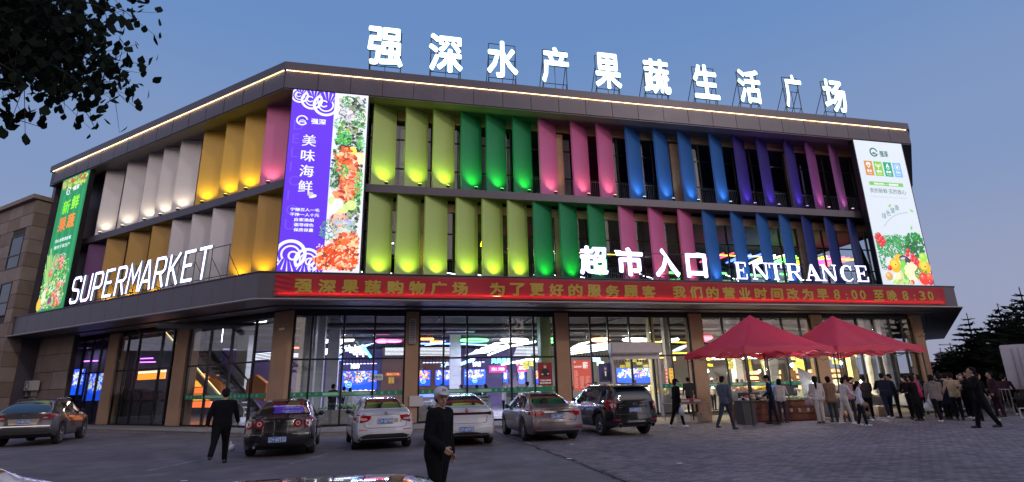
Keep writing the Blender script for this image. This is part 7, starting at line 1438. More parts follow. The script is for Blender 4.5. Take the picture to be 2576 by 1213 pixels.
        th = wr+d2*.03+side*.026; seg(th, th+(d2*.6+side*.7+inw*.3).normalized()*.042, .013, .012, 2); seg(th+(d2*.6+side*.7+inw*.3).normalized()*.042, th+(d2*.6+side*.7+inw*.3).normalized()*.042+(d2*.9+inw*.4).normalized()*.03, .0115, .009, 2)
        hands.append(wr+d2*.09)
    # head
    cy, sy = math.cos(yaw), math.sin(yaw)
    def H(x, y, z_): # head space -> body space; +yaw turns towards +x
        y, z_ = y*math.cos(pit)+z_*math.sin(pit), z_*math.cos(pit)-y*math.sin(pit); return hd+V3(x*cy+y*sy, -x*sy+y*cy, z_)
    seg(H(0, -.015, .03), H(0, .01, .035), .088, .086, 2); seg(H(0, .025, -.045), H(0, .02, .0), .060, .072, 2); seg(H(0, .045, -.085), H(0, .05, -.075), .036, .036, 2)
    seg(H(0, .098, .005), H(0, .112, -.028), .011, .015, 2); seg(H(-.028, .096, .028), H(.028, .096, .028), .012, .012, 2)
    for sx in (-1, 1): seg(H(sx*.083, -.005, .01), H(sx*.086, -.01, -.02), .014, .011, 2)
    seg(H(-.018, .088, -.058), H(.018, .088, -.058), .010, .010, 2)
    # remesh to one skin
    mb = MB()
    for a, b, r0, r1, m in P:
        mb.tube(a, b, r0, r1, 10); mb.ell(a, (r0, r0, r0), 10, 6); mb.ell(b, (r1, r1, r1), 10, 6)
    me = bpy.data.meshes.new('tmp'); me.from_pydata([tuple(v) for v in mb.v], [], mb.f); ob = bpy.data.objects.new('tmp', me); COL.objects.link(ob)
    md = ob.modifiers.new('r', 'REMESH'); md.mode = 'VOXEL'; md.voxel_size = vox; sm = ob.modifiers.new('s', 'SMOOTH'); sm.factor = .5; sm.iterations = 2 if vox > .009 else 3
    dg = bpy.context.evaluated_depsgraph_get(); me2 = bpy.data.meshes.new_from_object(ob.evaluated_get(dg)); bpy.data.objects.remove(ob); bpy.data.meshes.remove(me)
    n = len(me2.polygons); C_ = np.zeros(n*3); me2.polygons.foreach_get('center', C_); C_ = C_.reshape(-1, 3); best = np.full(n, 9.0); mi = np.zeros(n, int)
    for a, b, r0, r1, m in P:
        A_ = np.array(a); D_ = np.array(b)-A_; l2 = max(1e-9, D_@D_); t = np.clip((C_-A_)@D_/l2, 0, 1); dist = np.linalg.norm(C_-(A_+t[:, None]*D_), axis=1)-(r0+(r1-r0)*t); q = dist < best; best[q] = dist[q]; mi[q] = m
    for m in mats: me2.materials.append(m)
    me2.polygons.foreach_set('material_index', mi.astype(np.int32)); me2.polygons.foreach_set('use_smooth', [True]*n); me2.name = 'body'
    r = root('person', (0, 0, 0), label, 'person', group); 
    place('body', me2, (0, 0, 0), r)
    T = lambda x, y, z_: tuple(H(x, y, z_))
    b = MB(); b.ell((0, -.022, .045), (.097, .104, .098), 16, 10, T); vs = b.v
    if cap: pass
    hb_ = MB()
    if hair != 'none':
        for i_, (cx_, cyy, cz, rx, ry, rz_) in enumerate((( 0, -.028, .052, .098, .100, .096), (0, -.06, -.005, .085, .062, .075))): hb_.ell((cx_, cyy, cz), (rx, ry, rz_), 16, 10, T)
        if hair in ('bob', 'long', 'pony'): hb_.ell((0, -.045, -.02), (.098, .075, .12), 14, 10, T)
        if hair == 'long': hb_.ell((0, -.085, -.16), (.075, .045, .20), 12, 10, T)
        if hair == 'pony': hb_.ell((0, -.125, .03), (.035, .045, .035), 10, 8, T); hb_.ell((0, -.15, -.16), (.045, .035, .24), 10, 10, T)
        if hair == 'bun': hb_.ell((0, -.11, .09), (.045, .045, .04), 10, 8, T)
        hb_.build('hair', HAIR, r, smooth=True, origin=(0, 0, 0))
    eb = MB()
    for sx in (-1, 1): eb.ell((sx*.032, .0925, .008), (.014, .008, .0065), 10, 6, T); eb.ell((sx*.032, .1, .032), (.02, .006, .004), 8, 5, T)
    eb.build('eyes', HAIR, r, smooth=True, origin=(0, 0, 0))
    if detail: 
        eb = MB(); eb.ell((0, .098, -.057), (.022, .006, .005), 10, 6, T); eb.build('mouth', mat('lip', (.26, .10, .085), .5), r, smooth=True, origin=(0, 0, 0))
    if mask: mk = MB(); mk.ell((0, .062, -.045), (.066, .050, .048), 14, 8, T); mk.build('face_mask', WHITE, r, smooth=True, origin=(0, 0, 0))
    if cap:
        cb = MB(); cb.ell((0, -.018, .062), (.104, .110, .092), 20, 10, T); 
        pts = [(-.078, .06), (-.07, .13), (-.04, .165), (0, .175), (.04, .165), (.07, .13), (.078, .06)]; cb.poly(pts, .060, .068, lambda a, c, d: H(a, c, d-(c-.06)*.22)); o = cb.build('cap', cap, r, smooth=True, origin=(0, 0, 0))
        if detail:
            lg = MB(); 
            for (x0, z0, x1, z1) in ((-.022, .085, -.010, .118), (.022, .085, .010, .118), (-.016, .100, .016, .100)): lg.tube(T(x0, .094, z0), T(x1, .084-.0, z1), .0042, n=5)
            lg.build('cap_emblem', mat('emblem', (.03, .025, .04), .5), o, origin=(0, 0, 0))
    if bag:
        i_, kind, bm_ = bag; p = hands[i_]; gb_ = MB()
        if kind == 'plastic': gb_.ell((p.x, p.y, p.z-.24), (.13, .10, .17), 12, 9); gb_.tube((p.x-.04, p.y, p.z-.1), p, .012, .008, 5); gb_.tube((p.x+.04, p.y, p.z-.1), p, .012, .008, 5)
        else: gb_.bbox((p.x-.17, p.y-.07, p.z-.48), (p.x+.17, p.y+.07, p.z-.12), .05); gb_.tube((p.x-.08, p.y, p.z-.14), p, .010, n=5); gb_.tube((p.x+.08, p.y, p.z-.14), p, .010, n=5)
        g_ = gb_.build('carried_bag', bm_[0], None, smooth=True, origin=(0, 0, 0)); g_['label'] = bm_[1]; g_['category'] = 'bag'
    # feet on the ground
    zz = min(v.co.z for v in me2.vertices); fz = z-zz*k
    rot = Matrix.Rotation(-R(face), 4, 'Z')
    for o in [r]+([g_] if bag else []): o.location = (loc[0], loc[1], fz); o.rotation_euler[2] = -R(face); o.scale = (k, k, k)
    return r
PLB = mat('white_bag', (.6, .6, .62), .5, var=.2, vs=20)
G = lambda x: x
GZ0 = .018
# named individuals, left to right
person('man in black seen from behind walking away at the left', (-7.25, 13.8), -20, 1.74, BLK, BLK, SHB, lw=(-30, 25), knee=(22, 8), arm=((-20, 18, 14), (18, 24, 14)), head=(-12, 12), lean=7, bulk=1.24, flare=1.15, z=.004)
person('old man in white cap and black jacket standing near the camera', (-.95, 6.85), 112, 1.555, BLK, BLK, SHB, hair='short', cap=mat('cap_cloth', (.55, .53, .57), .8), lw=(-3, 4), knee=(2, 3), arm=((-4, 14, 10), (-4, 58, 12, 18)), lean=3, head=(40, 2), bulk=1.34, vox=.0078, detail=True, z=.004)
person('woman in black cap and black clothes carrying a white bag past the entrance', (6.3, 21.9), 75, 1.76, BLK, BLK, SHW, hair='bob', cap=BLK, lw=(-12, 16), knee=(12, 6), arm=((10, 90, 8, 25), (-6, 12, 8)), head=(4, 12), coat=.28, z=GZ0, bag=(0 if False else 1, 'plastic', (PLB, 'white plastic bag hanging from the hand of the woman in black')), female=True, bulk=.95)
person('man in grey blue jacket and dark jeans strolling left of the canopy pole', (7.6, 20.3), 60, 1.80, GREYB, JEAN, SHB, lw=(-20, 18), knee=(14, 6), arm=((6, 30, 10, 20), (-10, 30, 10)), head=(25, 0), z=GZ0, bulk=1.05)
person('man in navy clothes and peaked cap at the wooden stall', (10.25, 22.3), -70, 1.80, NAVY, NAVY, SHB, cap=BLK, lw=(-6, 12), knee=(4, 6), arm=((10, 40, 6, 10), (-4, 20)), lean=7, head=(-10, 12), z=GZ0)
person('person in pale top leaning over the stall beside the man in the cap', (10.9, 22.9), 30, 1.66, CREAM, JEAN, SHB, lean=14, arm=((30, 50), (30, 50)), head=(0, 20), z=GZ0, hair='bob', female=True)
person('woman in cream suit with long black ponytail seen from behind', (12.1, 22.3), 12, 1.72, CREAM, CREAM, SHB, hair='pony', lw=(-4, 6), knee=(3, 3), arm=((14, 60, 8, 10), (4, 12, 12)), head=(14, 6), z=GZ0, female=True, coat=.06, flare=1.12, bag=(0, 'tote', (mat('pink_tote', (.45, .20, .25), .8, var=.5, vs=24, col2=(.7, .6, .62)), 'pink patterned shopping bag held by the ponytail woman')))
person('woman in tan coat with a black bob seen from behind', (12.85, 22.7), 6, 1.70, TANC, JEAN, SHB, hair='bob', arm=((20, 50), (20, 50)), head=(0, 14), z=GZ0, female=True, coat=.12, bulk=1.12)
person('woman in cream jacket holding a large white plastic bag', (12.6, 21.4), 95, 1.66, CREAM, CREAM, SHW, hair='bob', lw=(-12, 14), knee=(8, 6), arm=((30, 60, 8, 10), (18, 50, 8, 10)), head=(0, 22), lean=8, z=GZ0, female=True, bag=(1, 'plastic', (PLB, 'bulging white plastic bag held by the woman in cream')))
person('person in pink hooded top bending over the stall', (13.8, 23.0), 5, 1.68, PPRINT, JEAN, SHB, hair='short', lean=16, arm=((40, 40), (40, 40)), head=(0, 22), z=GZ0, hood=True)
person('schoolgirl in pale track jacket and navy trousers', (12.62, 20.5), 118, 1.50, LILAC, NAVY, SHW, hair='bun', lw=(-8, 10), knee=(6, 4), arm=((6, 16), (-10, 16)), head=(-30, 4), z=GZ0, female=True, flare=1.1)
person('woman vendor in black apron behind the sacks', (14.9, 24.6), 165, 1.66, BLK, BLK, SHB, hair='bun', arm=((25, 60, 8, 20), (25, 60, 8, 20)), head=(0, 25), lean=8, z=GZ0, female=True)
person('big man in dark navy tracksuit bending in front of the sacks', (15.65, 23.5), 25, 1.84, NAVY, NAVY, SHW, lw=(-24, 20), knee=(6, 18), arm=((40, 40), (30, 50)), lean=20, head=(20, 20), bulk=1.22, z=GZ0)
person('man in dark top beside the bright lamp facing left', (16.6, 24.3), -60, 1.76, NAVY, BLK, SHB, arm=((40, 60), (30, 60)), lean=12, head=(0, 20), z=GZ0)
person('woman in bright pink jacket seen from behind', (16.9, 23.4), -8, 1.72, PINKC, BLK, SHW, hair='short', lw=(-6, 10), knee=(6, 4), arm=((30, 60), (30, 60)), lean=14, head=(0, 20), z=GZ0, female=True, bulk=1.15)
person('person in dark blue coat with a strap across the back', (17.3, 22.5), -5, 1.74, NAVY, BLK, SHB, hair='bob', coat=.35, arm=((20, 50), (20, 50)), head=(20, 14), lean=8, z=GZ0, bulk=1.1)
person('woman in dark coat turning left under the canopy edge', (18.1, 23.6), -75, 1.70, BLK, BLK, SHB, hair='bob', coat=.3, arm=((20, 40), (20, 50)), head=(0, 10), z=GZ0, female=True)
person('person in taupe hooded jacket stepping right with white bag', (15.75, 20.9), 20, 1.70, TAUPE, BLK, SHW, hair='bob', lw=(-24, 22), knee=(10, 8), arm=((0, 16), (14, 20)), lean=6, head=(30, 12), z=GZ0, hood=True, bulk=1.16, flare=1.1, bag=(0, 'plastic', (PLB, 'small white bag held by the person in the taupe jacket')))
person('man in beige jacket behind the taupe hooded person', (17.35, 22.0), 15, 1.72, BEIGE, BLK, SHB, arm=((14, 30), (10, 30)), head=(10, 10), z=GZ0)
person('young man in black looking down at his hands', (17.6, 21.4), -80, 1.78, BLK, BLK, SHB, arm=((26, 60, 8, 20), (26, 60, 8, 20)), head=(0, 30), z=GZ0, flare=1.15, bulk=1.1)
person('person with dark cap at the back of the crowd by the last pillar', (19.1, 24.4), -30, 1.75, CHAR, BLK, SHB, cap=BLK, arm=((8, 20), (8, 20)), head=(0, 5), z=GZ0)
person('masked woman in black between the young man and the tall man', (18.6, 22.9), -70, 1.72, BLK, BLK, SHW, hair='bob', mask=True, coat=.3, arm=((16, 40), (8, 30)), z=GZ0, female=True)
person('tall man in black walking left with folded arms, nearest of the crowd', (15.25, 18.35), -62, 1.86, BLK, BLK, SHB, hair='short', lw=(-16, 14), knee=(10, 6), arm=((24, 80, 8, 50), (20, 80, 8, 50)), head=(0, -3), z=GZ0, bulk=1.18, flare=1.12)
person('person in black and pink coat stepping away behind the tall man', (18.0, 21.6), 100, 1.72, BLK, BLK, SHW, hair='bob', lw=(-22, 20), knee=(10, 6), arm=((6, 20), (0, 20)), z=GZ0, female=True, coat=.2)
person('woman in maroon coat and knitted hat looking left', (20.15, 23.4), -72, 1.74, MAROON, MAROON, SHB, hair='short', cap=None, coat=.15, lw=(-5, 6), arm=((6, 18), (0, 18)), head=(0, 0), z=GZ0, female=True, bulk=1.18, flare=1.15)
person('hurrying person in dark clothes at the right edge', (21.35, 24.3), 70, 1.70, MAROON, BLK, SHW, hair='short', lw=(-34, 26), knee=(24, 8), arm=((-16, 20), (20, 20)), lean=14, z=GZ0)
person('person in black at the rear of the crowd facing the store', (18.9, 25.9), 0, 1.72, BLK, BLK, SHB, hair='bob', z=GZ0, head=(0, 8))
for i_, (x_, y_, fc_, tp_, hr_, kw_) in enumerate(((16.3, 23.0, 15, BLK, 'bob', dict(lean=10)), (17.0, 24.0, -20, CHAR, 'short', dict(lean=12)), (17.9, 23.0, 40, NAVY, 'short', dict(coat=.2)), (18.5, 24.0, -50, BLK, 'short', dict(cap=CHAR)), (17.9, 24.9, 160, GREYB, 'bob', {}), (16.0, 22.3, -25, BLK, 'bob', dict(coat=.3)), (18.95, 23.5, -80, MAROON, 'bob', dict(female=True)), (15.2, 24.1, 20, CHAR, 'short', dict(lean=14)), (19.6, 25.3, -10, NAVY, 'short', {}), (14.4, 23.9, -10, JEAN, 'bob', dict(female=True, lean=10)))):
    person('person in %s' % ('black bob haircut leaning in behind the pink jacket', 'charcoal jacket deepest in the crowd', 'navy coat between the strap wearer and the beige jacket', 'black with a charcoal cap near the last pillar', 'grey blue facing the camera deep in the crowd', 'long black coat left of the taupe jacket', 'plum jacket right of the masked woman', 'charcoal bending beside the big navy man', 'navy at the far back right of the crowd', 'denim jacket behind the pink hooded top')[i_], (x_, y_), fc_, 1.66+.02*(i_ % 5), tp_, BLK, hair=hr_, z=GZ0, arm=((20, 50), (25, 50)), head=(8*(i_ % 3)-8, 14), bulk=1.1, **{**dict(vox=.015), **kw_})
# inside the shop
def ipos(s, z_, d): a = AD(s, z_, d); return F(a[0], d)
for nm_, s, d, fc, hh, tp, bt, hr, kw in (('tall man in dark jacket standing inside at the first bay glass', 2.95, -3.3, 20, 1.80, BLK, JEAN, 'short', dict(shoe=SHW, lw=(-6, 8), bulk=1.15, arm=((10, 20), (20, 70)))), ('woman in pale top at the counter inside the first bay', 3.75, -4.6, -20, 1.62, LILAC, JEAN, 'bob', dict(female=True, lean=8)), ('person in dark clothes beside the pale woman inside the first bay', 3.45, -5.4, 10, 1.70, BLK, BLK, 'short', {}),
        ('customer with black hair seen at the far left of the first bay', 1.05, -3.6, 60, 1.64, BLK, BLK, 'bob', dict(female=True)), ('shopper in tan shirt behind the man in the cap', 8.05, -5.2, 40, 1.72, TANC, BLK, 'short', {}), ('shopper in brown coat and knitted hat left of the wide blue screen', 9.05, -6.2, -90, 1.68, TAUPE, BLK, 'short', dict(mask=True)),
        ('shopper in dark blue jacket under the round badge', 9.8, -6.4, 0, 1.66, NAVY, BLK, 'short', dict(lean=10)), ('woman with ponytail and mask in front of the violet wall', 10.25, -6.0, -80, 1.68, GREYB, BLK, 'pony', dict(female=True, mask=True)), ('shop assistant in white behind the crates', 11.2, -4.6, 60, 1.74, CREAM, BLK, 'short', {}),
        ('woman with tied hair and mask near the red portrait poster', 12.42, -3.8, -60, 1.72, BLK, BLK, 'bun', dict(female=True, mask=True)), ('person with dark hair half hidden by the stacked crates', 11.9, -5, 0, 1.55, BLK, BLK, 'bob', {}), ('shopper with black hair beside the navy portrait poster', 16.1, -4.5, 0, 1.66, BLK, BLK, 'short', {}),
        ('shopper in dark jacket inside the entrance doors', 18.3, -4.8, 180, 1.72, BLK, BLK, 'short', {}), ('shopper in brown top right inside the entrance doors', 19.25, -5.5, 120, 1.66, TAUPE, BLK, 'bob', dict(female=True)), ('woman in pale apron right of the shutter', 20.35, -3.4, 0, 1.72, CREAM, BLK, 'bob', dict(female=True)),
        ('person in dark clothes behind the pole near the shutter', 21.4, -1.2, 20, 1.74, CHAR, BLK, 'short', {}), ('shop assistant in white cap inside behind the man in grey blue', 22.85, -4.2, 60, 1.70, CREAM, BLK, 'short', dict(cap=WHITE)), ('shopper in charcoal jacket at the left stalls', 23.15, -3.9, 120, 1.72, CHAR, BLK, 'short', {}), ('tall shopper behind the charcoal jacket at the left stalls', 23.4, -5.0, 150, 1.82, CHAR, BLK, 'short', {}),
        ('shopper in black near the red clad shopper', 24.45, -4.4, -60, 1.66, BLK, BLK, 'short', dict(mask=True)), ('shopper in red top among the stalls', 24.75, -4.2, -40, 1.62, REDC, BLK, 'bob', dict(female=True)), ('masked cashier in grey behind the counter', 27.95, -3.0, -160, 1.66, GREYB, BLK, 'bob', dict(female=True, mask=True)), ('vendor in dark clothes by the pale tiled column', 29.1, -3.2, 150, 1.68, BLK, BLK, 'short', dict(mask=True))):
    p = ipos(s, 1.5, d); person(nm_, (p.x, p.y), fc, hh, tp, bt, hair=hr, z=.15, **{**dict(vox=.017), **kw})
# ---------------------------------------------------------------- red folding canopies
REDF = bpy.data.materials.new('canopy_cloth'); REDF.use_nodes = True; cloth(REDF, (0.62, 0.045, 0.09), fac=.34)
def tent(s0, s1, d0, d1, ze, zp, lab):
    r = root('folding_canopy', F((s0+s1)/2, (d0+d1)/2), lab, 'canopy'); cs, cd = (s0+s1)/2, (d0+d1)/2; n = 36
    def z_at(u, v):      # u,v in -1..1 ; four hip roof, slack between hips, peak pulled up
        m = max(abs(u), abs(v)); t = 1-m; base = ze+(zp-ze)*(t**1.32*.92+.08*t); w = min(abs(u), abs(v))/(m+1e-6)
        return base - .10*math.sin(math.pi*min(1, t*1.02))*(1-w)**1.5*1.0 + .034*math.sin(9*w+7*m+3*u)*m*(1-t*.5) + .022*math.sin(23*w+11*v)*t
    vs = []; fs = []
    for i in range(n+1):
        for j in range(n+1):
            u, v = -1+2*i/n, -1+2*j/n; vs.append(F(cs+u*(s1-s0)/2, cd+v*(d1-d0)/2, z_at(u, v)))
    fs = [(i*(n+1)+j, (i+1)*(n+1)+j, (i+1)*(n+1)+j+1, i*(n+1)+j+1) for i in range(n) for j in range(n)]
    b = MB(); b.add(vs, fs); b.build('canopy_cloth', REDF, r, smooth=True)
    edge = [(-1+2*k/n, -1) for k in range(n)]+[(1, -1+2*k/n) for k in range(n)]+[(1-2*k/n, 1) for k in range(n)]+[(-1, 1-2*k/n) for k in range(n)]; vs = []; m = len(edge)
    for k, (u, v) in enumerate(edge):
        t = abs(u) if abs(v) > .999 else abs(v); zt = z_at(u, v); lift = .16*abs(math.sin(math.pi*t))**1.5*0.6
        for q in range(4): o = 1+.012*q; vs.append(F(cs+u*o*(s1-s0)/2, cd+v*o*(d1-d0)/2, zt-.005-q*.095-(.02*math.sin(k*1.3)*q/3)+lift*q/3))
    b = MB(); b.add(vs, [(k*4+q, ((k+1) % m)*4+q, ((k+1) % m)*4+q+1, k*4+q+1) for k in range(m) for q in range(3)]); b.build('valance', REDF, r, smooth=True)
    for u in (-1, 1):
        for v in (-1, 1):
            a, c = cs+u*(s1-s0)/2*.985, cd+v*(d1-d0)/2*.985; b = MB(); b.box((a-.02, c-.02, .018), (a+.02, c+.02, ze-.03), lambda x, y, z: F(x, y, z)); b.box((a-.045, c-.045, .0185), (a+.045, c+.045, .03), lambda x, y, z: F(x, y, z)); b.build('leg', METAL_B, r)
    b = MB()
    def truss(p, q):
        N = 4
        for k in range(N):
            a0, a1 = p.lerp(q, k/N), p.lerp(q, (k+1)/N); U_ = Vector((0, 0, .0)); D_ = Vector((0, 0, -.34)); b.tube(a0+U_, a1+D_, .012, n=5); b.tube(a0+D_, a1+U_, .012, n=5)
    c4 = [F(s0+.05, d0+.05, ze-.06), F(s1-.05, d0+.05, ze-.06), F(s1-.05, d1-.05, ze-.06), F(s0+.05, d1-.05, ze-.06)]
    for k in range(4): truss(c4[k], c4[(k+1) % 4])
    cc = F(cs, cd, ze+.1)
    for k in range(4): b.tube(c4[k].lerp(c4[(k+1) % 4], .5), cc, .012, n=5)
    b.tube(cc, F(cs, cd, zp-.1), .016, n=6); b.build('truss', METAL_B, r); return r
tent(19.35, 23.6, 1.35, 5.75, 3.05, 4.62, 'red peaked folding canopy over the stall, the left one of the pair')
tent(23.75, 28.15, 1.25, 5.75, 3.05, 4.62, 'red peaked folding canopy over the crowd, the right one of the pair')
# hanging bulbs under the canopies
def bulb(p, lab, e=45, col=(.85, .92, 1), rr=.075, top=None):
    r = root('hanging_bulb', p, lab, 'lamp'); b = MB(); b.ell(tuple(p), (rr, rr, rr*1.1), 12, 8); b.build('bulb', mat('bulb_%d' % int(col[2]*10), (.8, .8, .8), em=col, es=14, sample='NONE'), r, smooth=True); b = MB(); b.tube(p+Vector((0, 0, rr)), p+Vector((0, 0, rr+.08)), .03, n=8); b.tube(p+Vector((0, 0, rr+.08)), p+Vector((0, 0, top or .5)), .006, n=4); b.build('cord', BLACKP, r)
    l = bpy.data.lights.new('bulb_light', 'POINT'); l.energy = e; l.color = col; l.shadow_soft_size = rr+.01; o = bpy.data.objects.new('bulb_light', l); COL.objects.link(o); o.parent = r; o.location = (0, 0, -rr-.03)
bulb(F(23.0, 3.9, 2.35), 'bright white bulb hanging under the left canopy', 110); bulb(F(23.2, -3.2, 2.35), 'warm globe lamp inside left of the tan pillar', 20, (1, .9, .7), .1, .8); bulb(F(26.9, -3.6, 2.3), 'small warm bulb hanging inside behind the left canopy', 16, (1, .85, .6), .07, .8)
bulb(F(28.7, 0.6, 2.55), 'warm bulb hanging by the yellow column right of the second peak', 80, (1, .88, .65), .085); bulb(F(27.2, 3.2, 1.55), 'glaring white lamp low over the crowd under the right canopy', 110, (.85, .92, 1), .085, 1.4); bulb(F(25.6, 2.0, 1.5), 'small white lamp behind the sacks under the right canopy', 22, (.95, .95, .9), .06, 1.4)
# wooden stall with lettering
st = root('wooden_stall', F(21.9, 4.0), 'long reddish brown wooden stall with white Chinese characters under the canopies', 'stall'); WD = mat('red_wood', (.17, .055, .03), .6, var=.3, vs=5, bump=.3, bs=30)
for k in range(3): b = MB(); b.bbox((20.3, 4.14, .05+k*.27), (23.9, 4.18, .30+k*.27), .008, lambda x, y, z: F(x, y, z)); b.build('plank', WD, st)
b = MB(); b.box((20.3, 3.1, .045), (23.9, 4.138, .84), lambda x, y, z: F(x, y, z)); b.build('carcass', WD, st); b = MB(); b.bbox((20.2, 3.0, .845), (24.0, 4.25, .89), .01, lambda x, y, z: F(x, y, z)); b.build('counter_top', mat('stall_top', (.10, .09, .08), .7, var=.3, vs=6), st)
b = MB()
for i, ch in enumerate('强深生活'): add_text(b, ch, TF, h=.15, x=21.9+i*.42, y=.38, d=4.182, depth=.004, bold=.04)
b.build('lettering', WHITE, st)
def heapo(name, s0, s1, d0, d1, z, cols, r, n, lab, cat='produce'):
    b = MB(); ms = [mat('%s_%d' % (name, i), c, .6) for i, c in enumerate(cols)]
    for _ in range(n): a, c = random.random(), random.random(); hgt = 4*a*(1-a)*4*c*(1-c)*r*1.5; rr = r*random.uniform(.7, 1.1); b.ell(tuple(F(s0+(s1-s0)*a, d0+(d1-d0)*c, z+rr*.8+hgt)), (rr, rr, rr*.85), 7, 5, mi=random.randrange(len(ms)))
    o = b.build(name, ms, None, smooth=True); o['label'] = lab; o['category'] = cat; o['kind'] = 'stuff'
heapo('green_vegetables', 22.0, 23.8, 3.2, 4.1, .89, ((.12, .22, .05), (.25, .35, .1), (.3, .3, .2)), .05, 130, 'low heap of green vegetables on the wooden stall')
heapo('pale_sacks_produce', 20.6, 21.5, 3.2, 3.9, .89, ((.5, .48, .44), (.4, .3, .22), (.5, .05, .05)), .09, 26, 'pale and red packets piled on the left part of the stall')
b = MB(); b.bbox((20.7, 3.0, .89), (21.5, 3.5, 1.22), .03, lambda x, y, z: F(x, y, z)); tth(b.build('fruit_crate', mat('dark_crate', (.02, .02, .03), .6)), 'dark plastic fruit crate on the stall left of the man in the cap', 'crate')
b = MB(); b.bbox((22.5, 2.6, .89), (22.95, 2.9, 1.5), .06, lambda x, y, z: F(x, y, z)); tth(b.build('blue_bag', mat('blue_bag', (.06, .16, .42), .6)), 'blue shopping bag standing on the back of the stall', 'bag')
b = MB(); b.bbox((23.1, 2.5, .89), (23.7, 2.9, 1.45), .03, lambda x, y, z: F(x, y, z)); b.bbox((23.15, 2.55, 1.45), (23.6, 2.85, 1.55), .02, lambda x, y, z: F(x, y, z)); tth(b.build('weighing_scale', mat('scale_dark', (.03, .03, .035), .5)), 'dark weighing scale with a small screen on the stall', 'scale')
# small side table with boxes, dustbin
tb = root('trestle_table', F(18.9, 1.7), 'grey trestle table with fruit boxes left of the canopies', 'table'); b = MB(); b.bbox((17.9, 1.2, .76), (19.9, 2.1, .81), .01, lambda x, y, z: F(x, y, z)); b.build('table_top', mat('table_grey', (.22, .21, .20), .7, var=.2), tb)
for a in (18.0, 19.8):
    for c in (1.28, 2.02): b = MB(); b.tube(F(a, c, .02), F(a, c, .76), .02, n=6); b.build('leg', STEEL, tb)
for i, (a, w) in enumerate(((18.55, .5), (19.2, .45))): b = MB(); b.bbox((a, 1.35, .812), (a+w, 1.8, .99), .01, lambda x, y, z: F(x, y, z)); b.box((a+.04, 1.801, .85), (a+w-.04, 1.806, .95), lambda x, y, z: F(x, y, z), 1); tth(b.build('fruit_box', [mat('box_red', (.35, .05, .06), .7), mat('box_white', (.55, .5, .45), .7)]), 'red and white fruit carton on the trestle table, %s one' % ('left', 'right')[i], 'box')
bn = root('dustbin', F(19.6, 4.9), 'dark grey wheeled dustbin beside the front canopy pole', 'bin'); b = MB(); b.poly([(-.24, 0), (.24, 0), (.3, .85), (-.3, .85)], 4.62, 5.2, lambda x, z, d: F(19.65+x, d, z+.02)); b.build('bin_body', mat('bin_grey', (.05, .05, .055), .6), bn); b = MB(); b.bbox((19.32, 4.58, .872), (19.98, 5.24, .93), .02, lambda x, y, z: F(x, y, z)); b.build('lid', MATS['bin_grey'], bn)
b = MB(); 
for _ in range(9): b.ell(tuple(F(19.65+random.uniform(-.18, .18), 4.9+random.uniform(-.15, .15), .96+random.uniform(0, .08))), (.08, .08, .05), 7, 5, mi=random.randrange(2))
tth(b.build('rubbish', [WHITE, BLACKP], smooth=True), 'crumpled rubbish heaped on the dustbin lid', 'rubbish')
# sacks
SK = mat('sack_tan', (.34, .20, .12), .75, var=.3, vs=6, bump=.6, bs=18)
for i, (s, d, z, w) in enumerate(((24.95, 4.9, .02, .62), (25.0, 4.85, .40, .58))):
    b = MB(); b.ell((0, 0, 0), (w, .34, .21), 18, 12, lambda x, y, zz: F(s+x+.03*math.sin(y*20), d+y, z+.205+zz*(1 if abs(zz) < .15 else .85)+.015*math.sin(x*13))); tth(b.build('produce_sack', SK, smooth=True), 'bulging tan sack lying behind the schoolgirl, %s of two' % ('lower', 'upper')[i], 'sack')
for i, (s, d, w, h, c_) in enumerate(((24.3, 3.3, .5, .35, (.35, .24, .14)), (24.3, 3.3, .45, .3, (.45, .44, .42)), (25.9, 3.45, .6, .4, (.30, .20, .12)), (26.8, 3.5, .5, .3, (.12, .2, .12)), (27.7, 3.4, .55, .45, (.38, .28, .18)), (28.4, 2.6, .5, .9, (.32, .22, .13)), (19.2, 2.6, .5, .4, (.33, .25, .17)), (18.3, 2.4, .45, .3, (.4, .38, .36)))):
    z0_ = .355+.02 if i == 1 else .02; b = MB(); b.bbox((s-w/2, d-.2, z0_), (s+w/2, d+.2, z0_+h), .012, lambda x, y, z: F(x, y, z)); tth(b.build('cardboard_box', mat('box_%d' % i, c_, .85, var=.2, vs=6)), '%s box on the ground under the canopies, %s from the left' % (('brown', 'pale', 'tan', 'green', 'light brown', 'tall brown', 'fawn', 'grey')[i], ('third', 'fourth', 'fifth', 'sixth', 'seventh', 'eighth', 'second', 'first')[i]), 'box', 'boxes on the ground at the stalls')
# plastic sheeting / carton at the right stall
b = MB(); b.add([F(25.6, 1.2, .9), F(26.6, 1.0, 1.0), F(26.4, 1.1, 2.0), F(25.4, 1.3, 2.35), F(25.9, 1.6, 1.5)], [(0, 1, 4), (1, 2, 4), (2, 3, 4), (3, 0, 4)]); b.add([F(25.62, 1.18, .9), F(26.62, .98, 1.0), F(26.42, 1.08, 2.0), F(25.42, 1.28, 2.35)], [(0, 3, 2, 1)]); tth(b.build('plastic_sheet', mat('sheet_grey', (.35, .36, .38), .4)), 'crumpled grey plastic sheet hung up at the back of the right stall', 'sheet')
b = MB(); b.bbox((25.6, 2.2, .02), (28.6, 3.2, .85), .03, lambda x, y, z: F(x, y, z)); tth(b.build('goods_table', mat('covered_table', (.08, .08, .09), .8, var=.3)), 'dark covered goods table in the middle of the crowd', 'table'); heapo('market_goods', 25.7, 28.5, 2.3, 3.1, .85, ((.4, .42, .2), (.5, .5, .48), (.2, .3, .1), (.45, .3, .2)), .08, 70, 'mixed vegetables heaped on the table in the crowd')
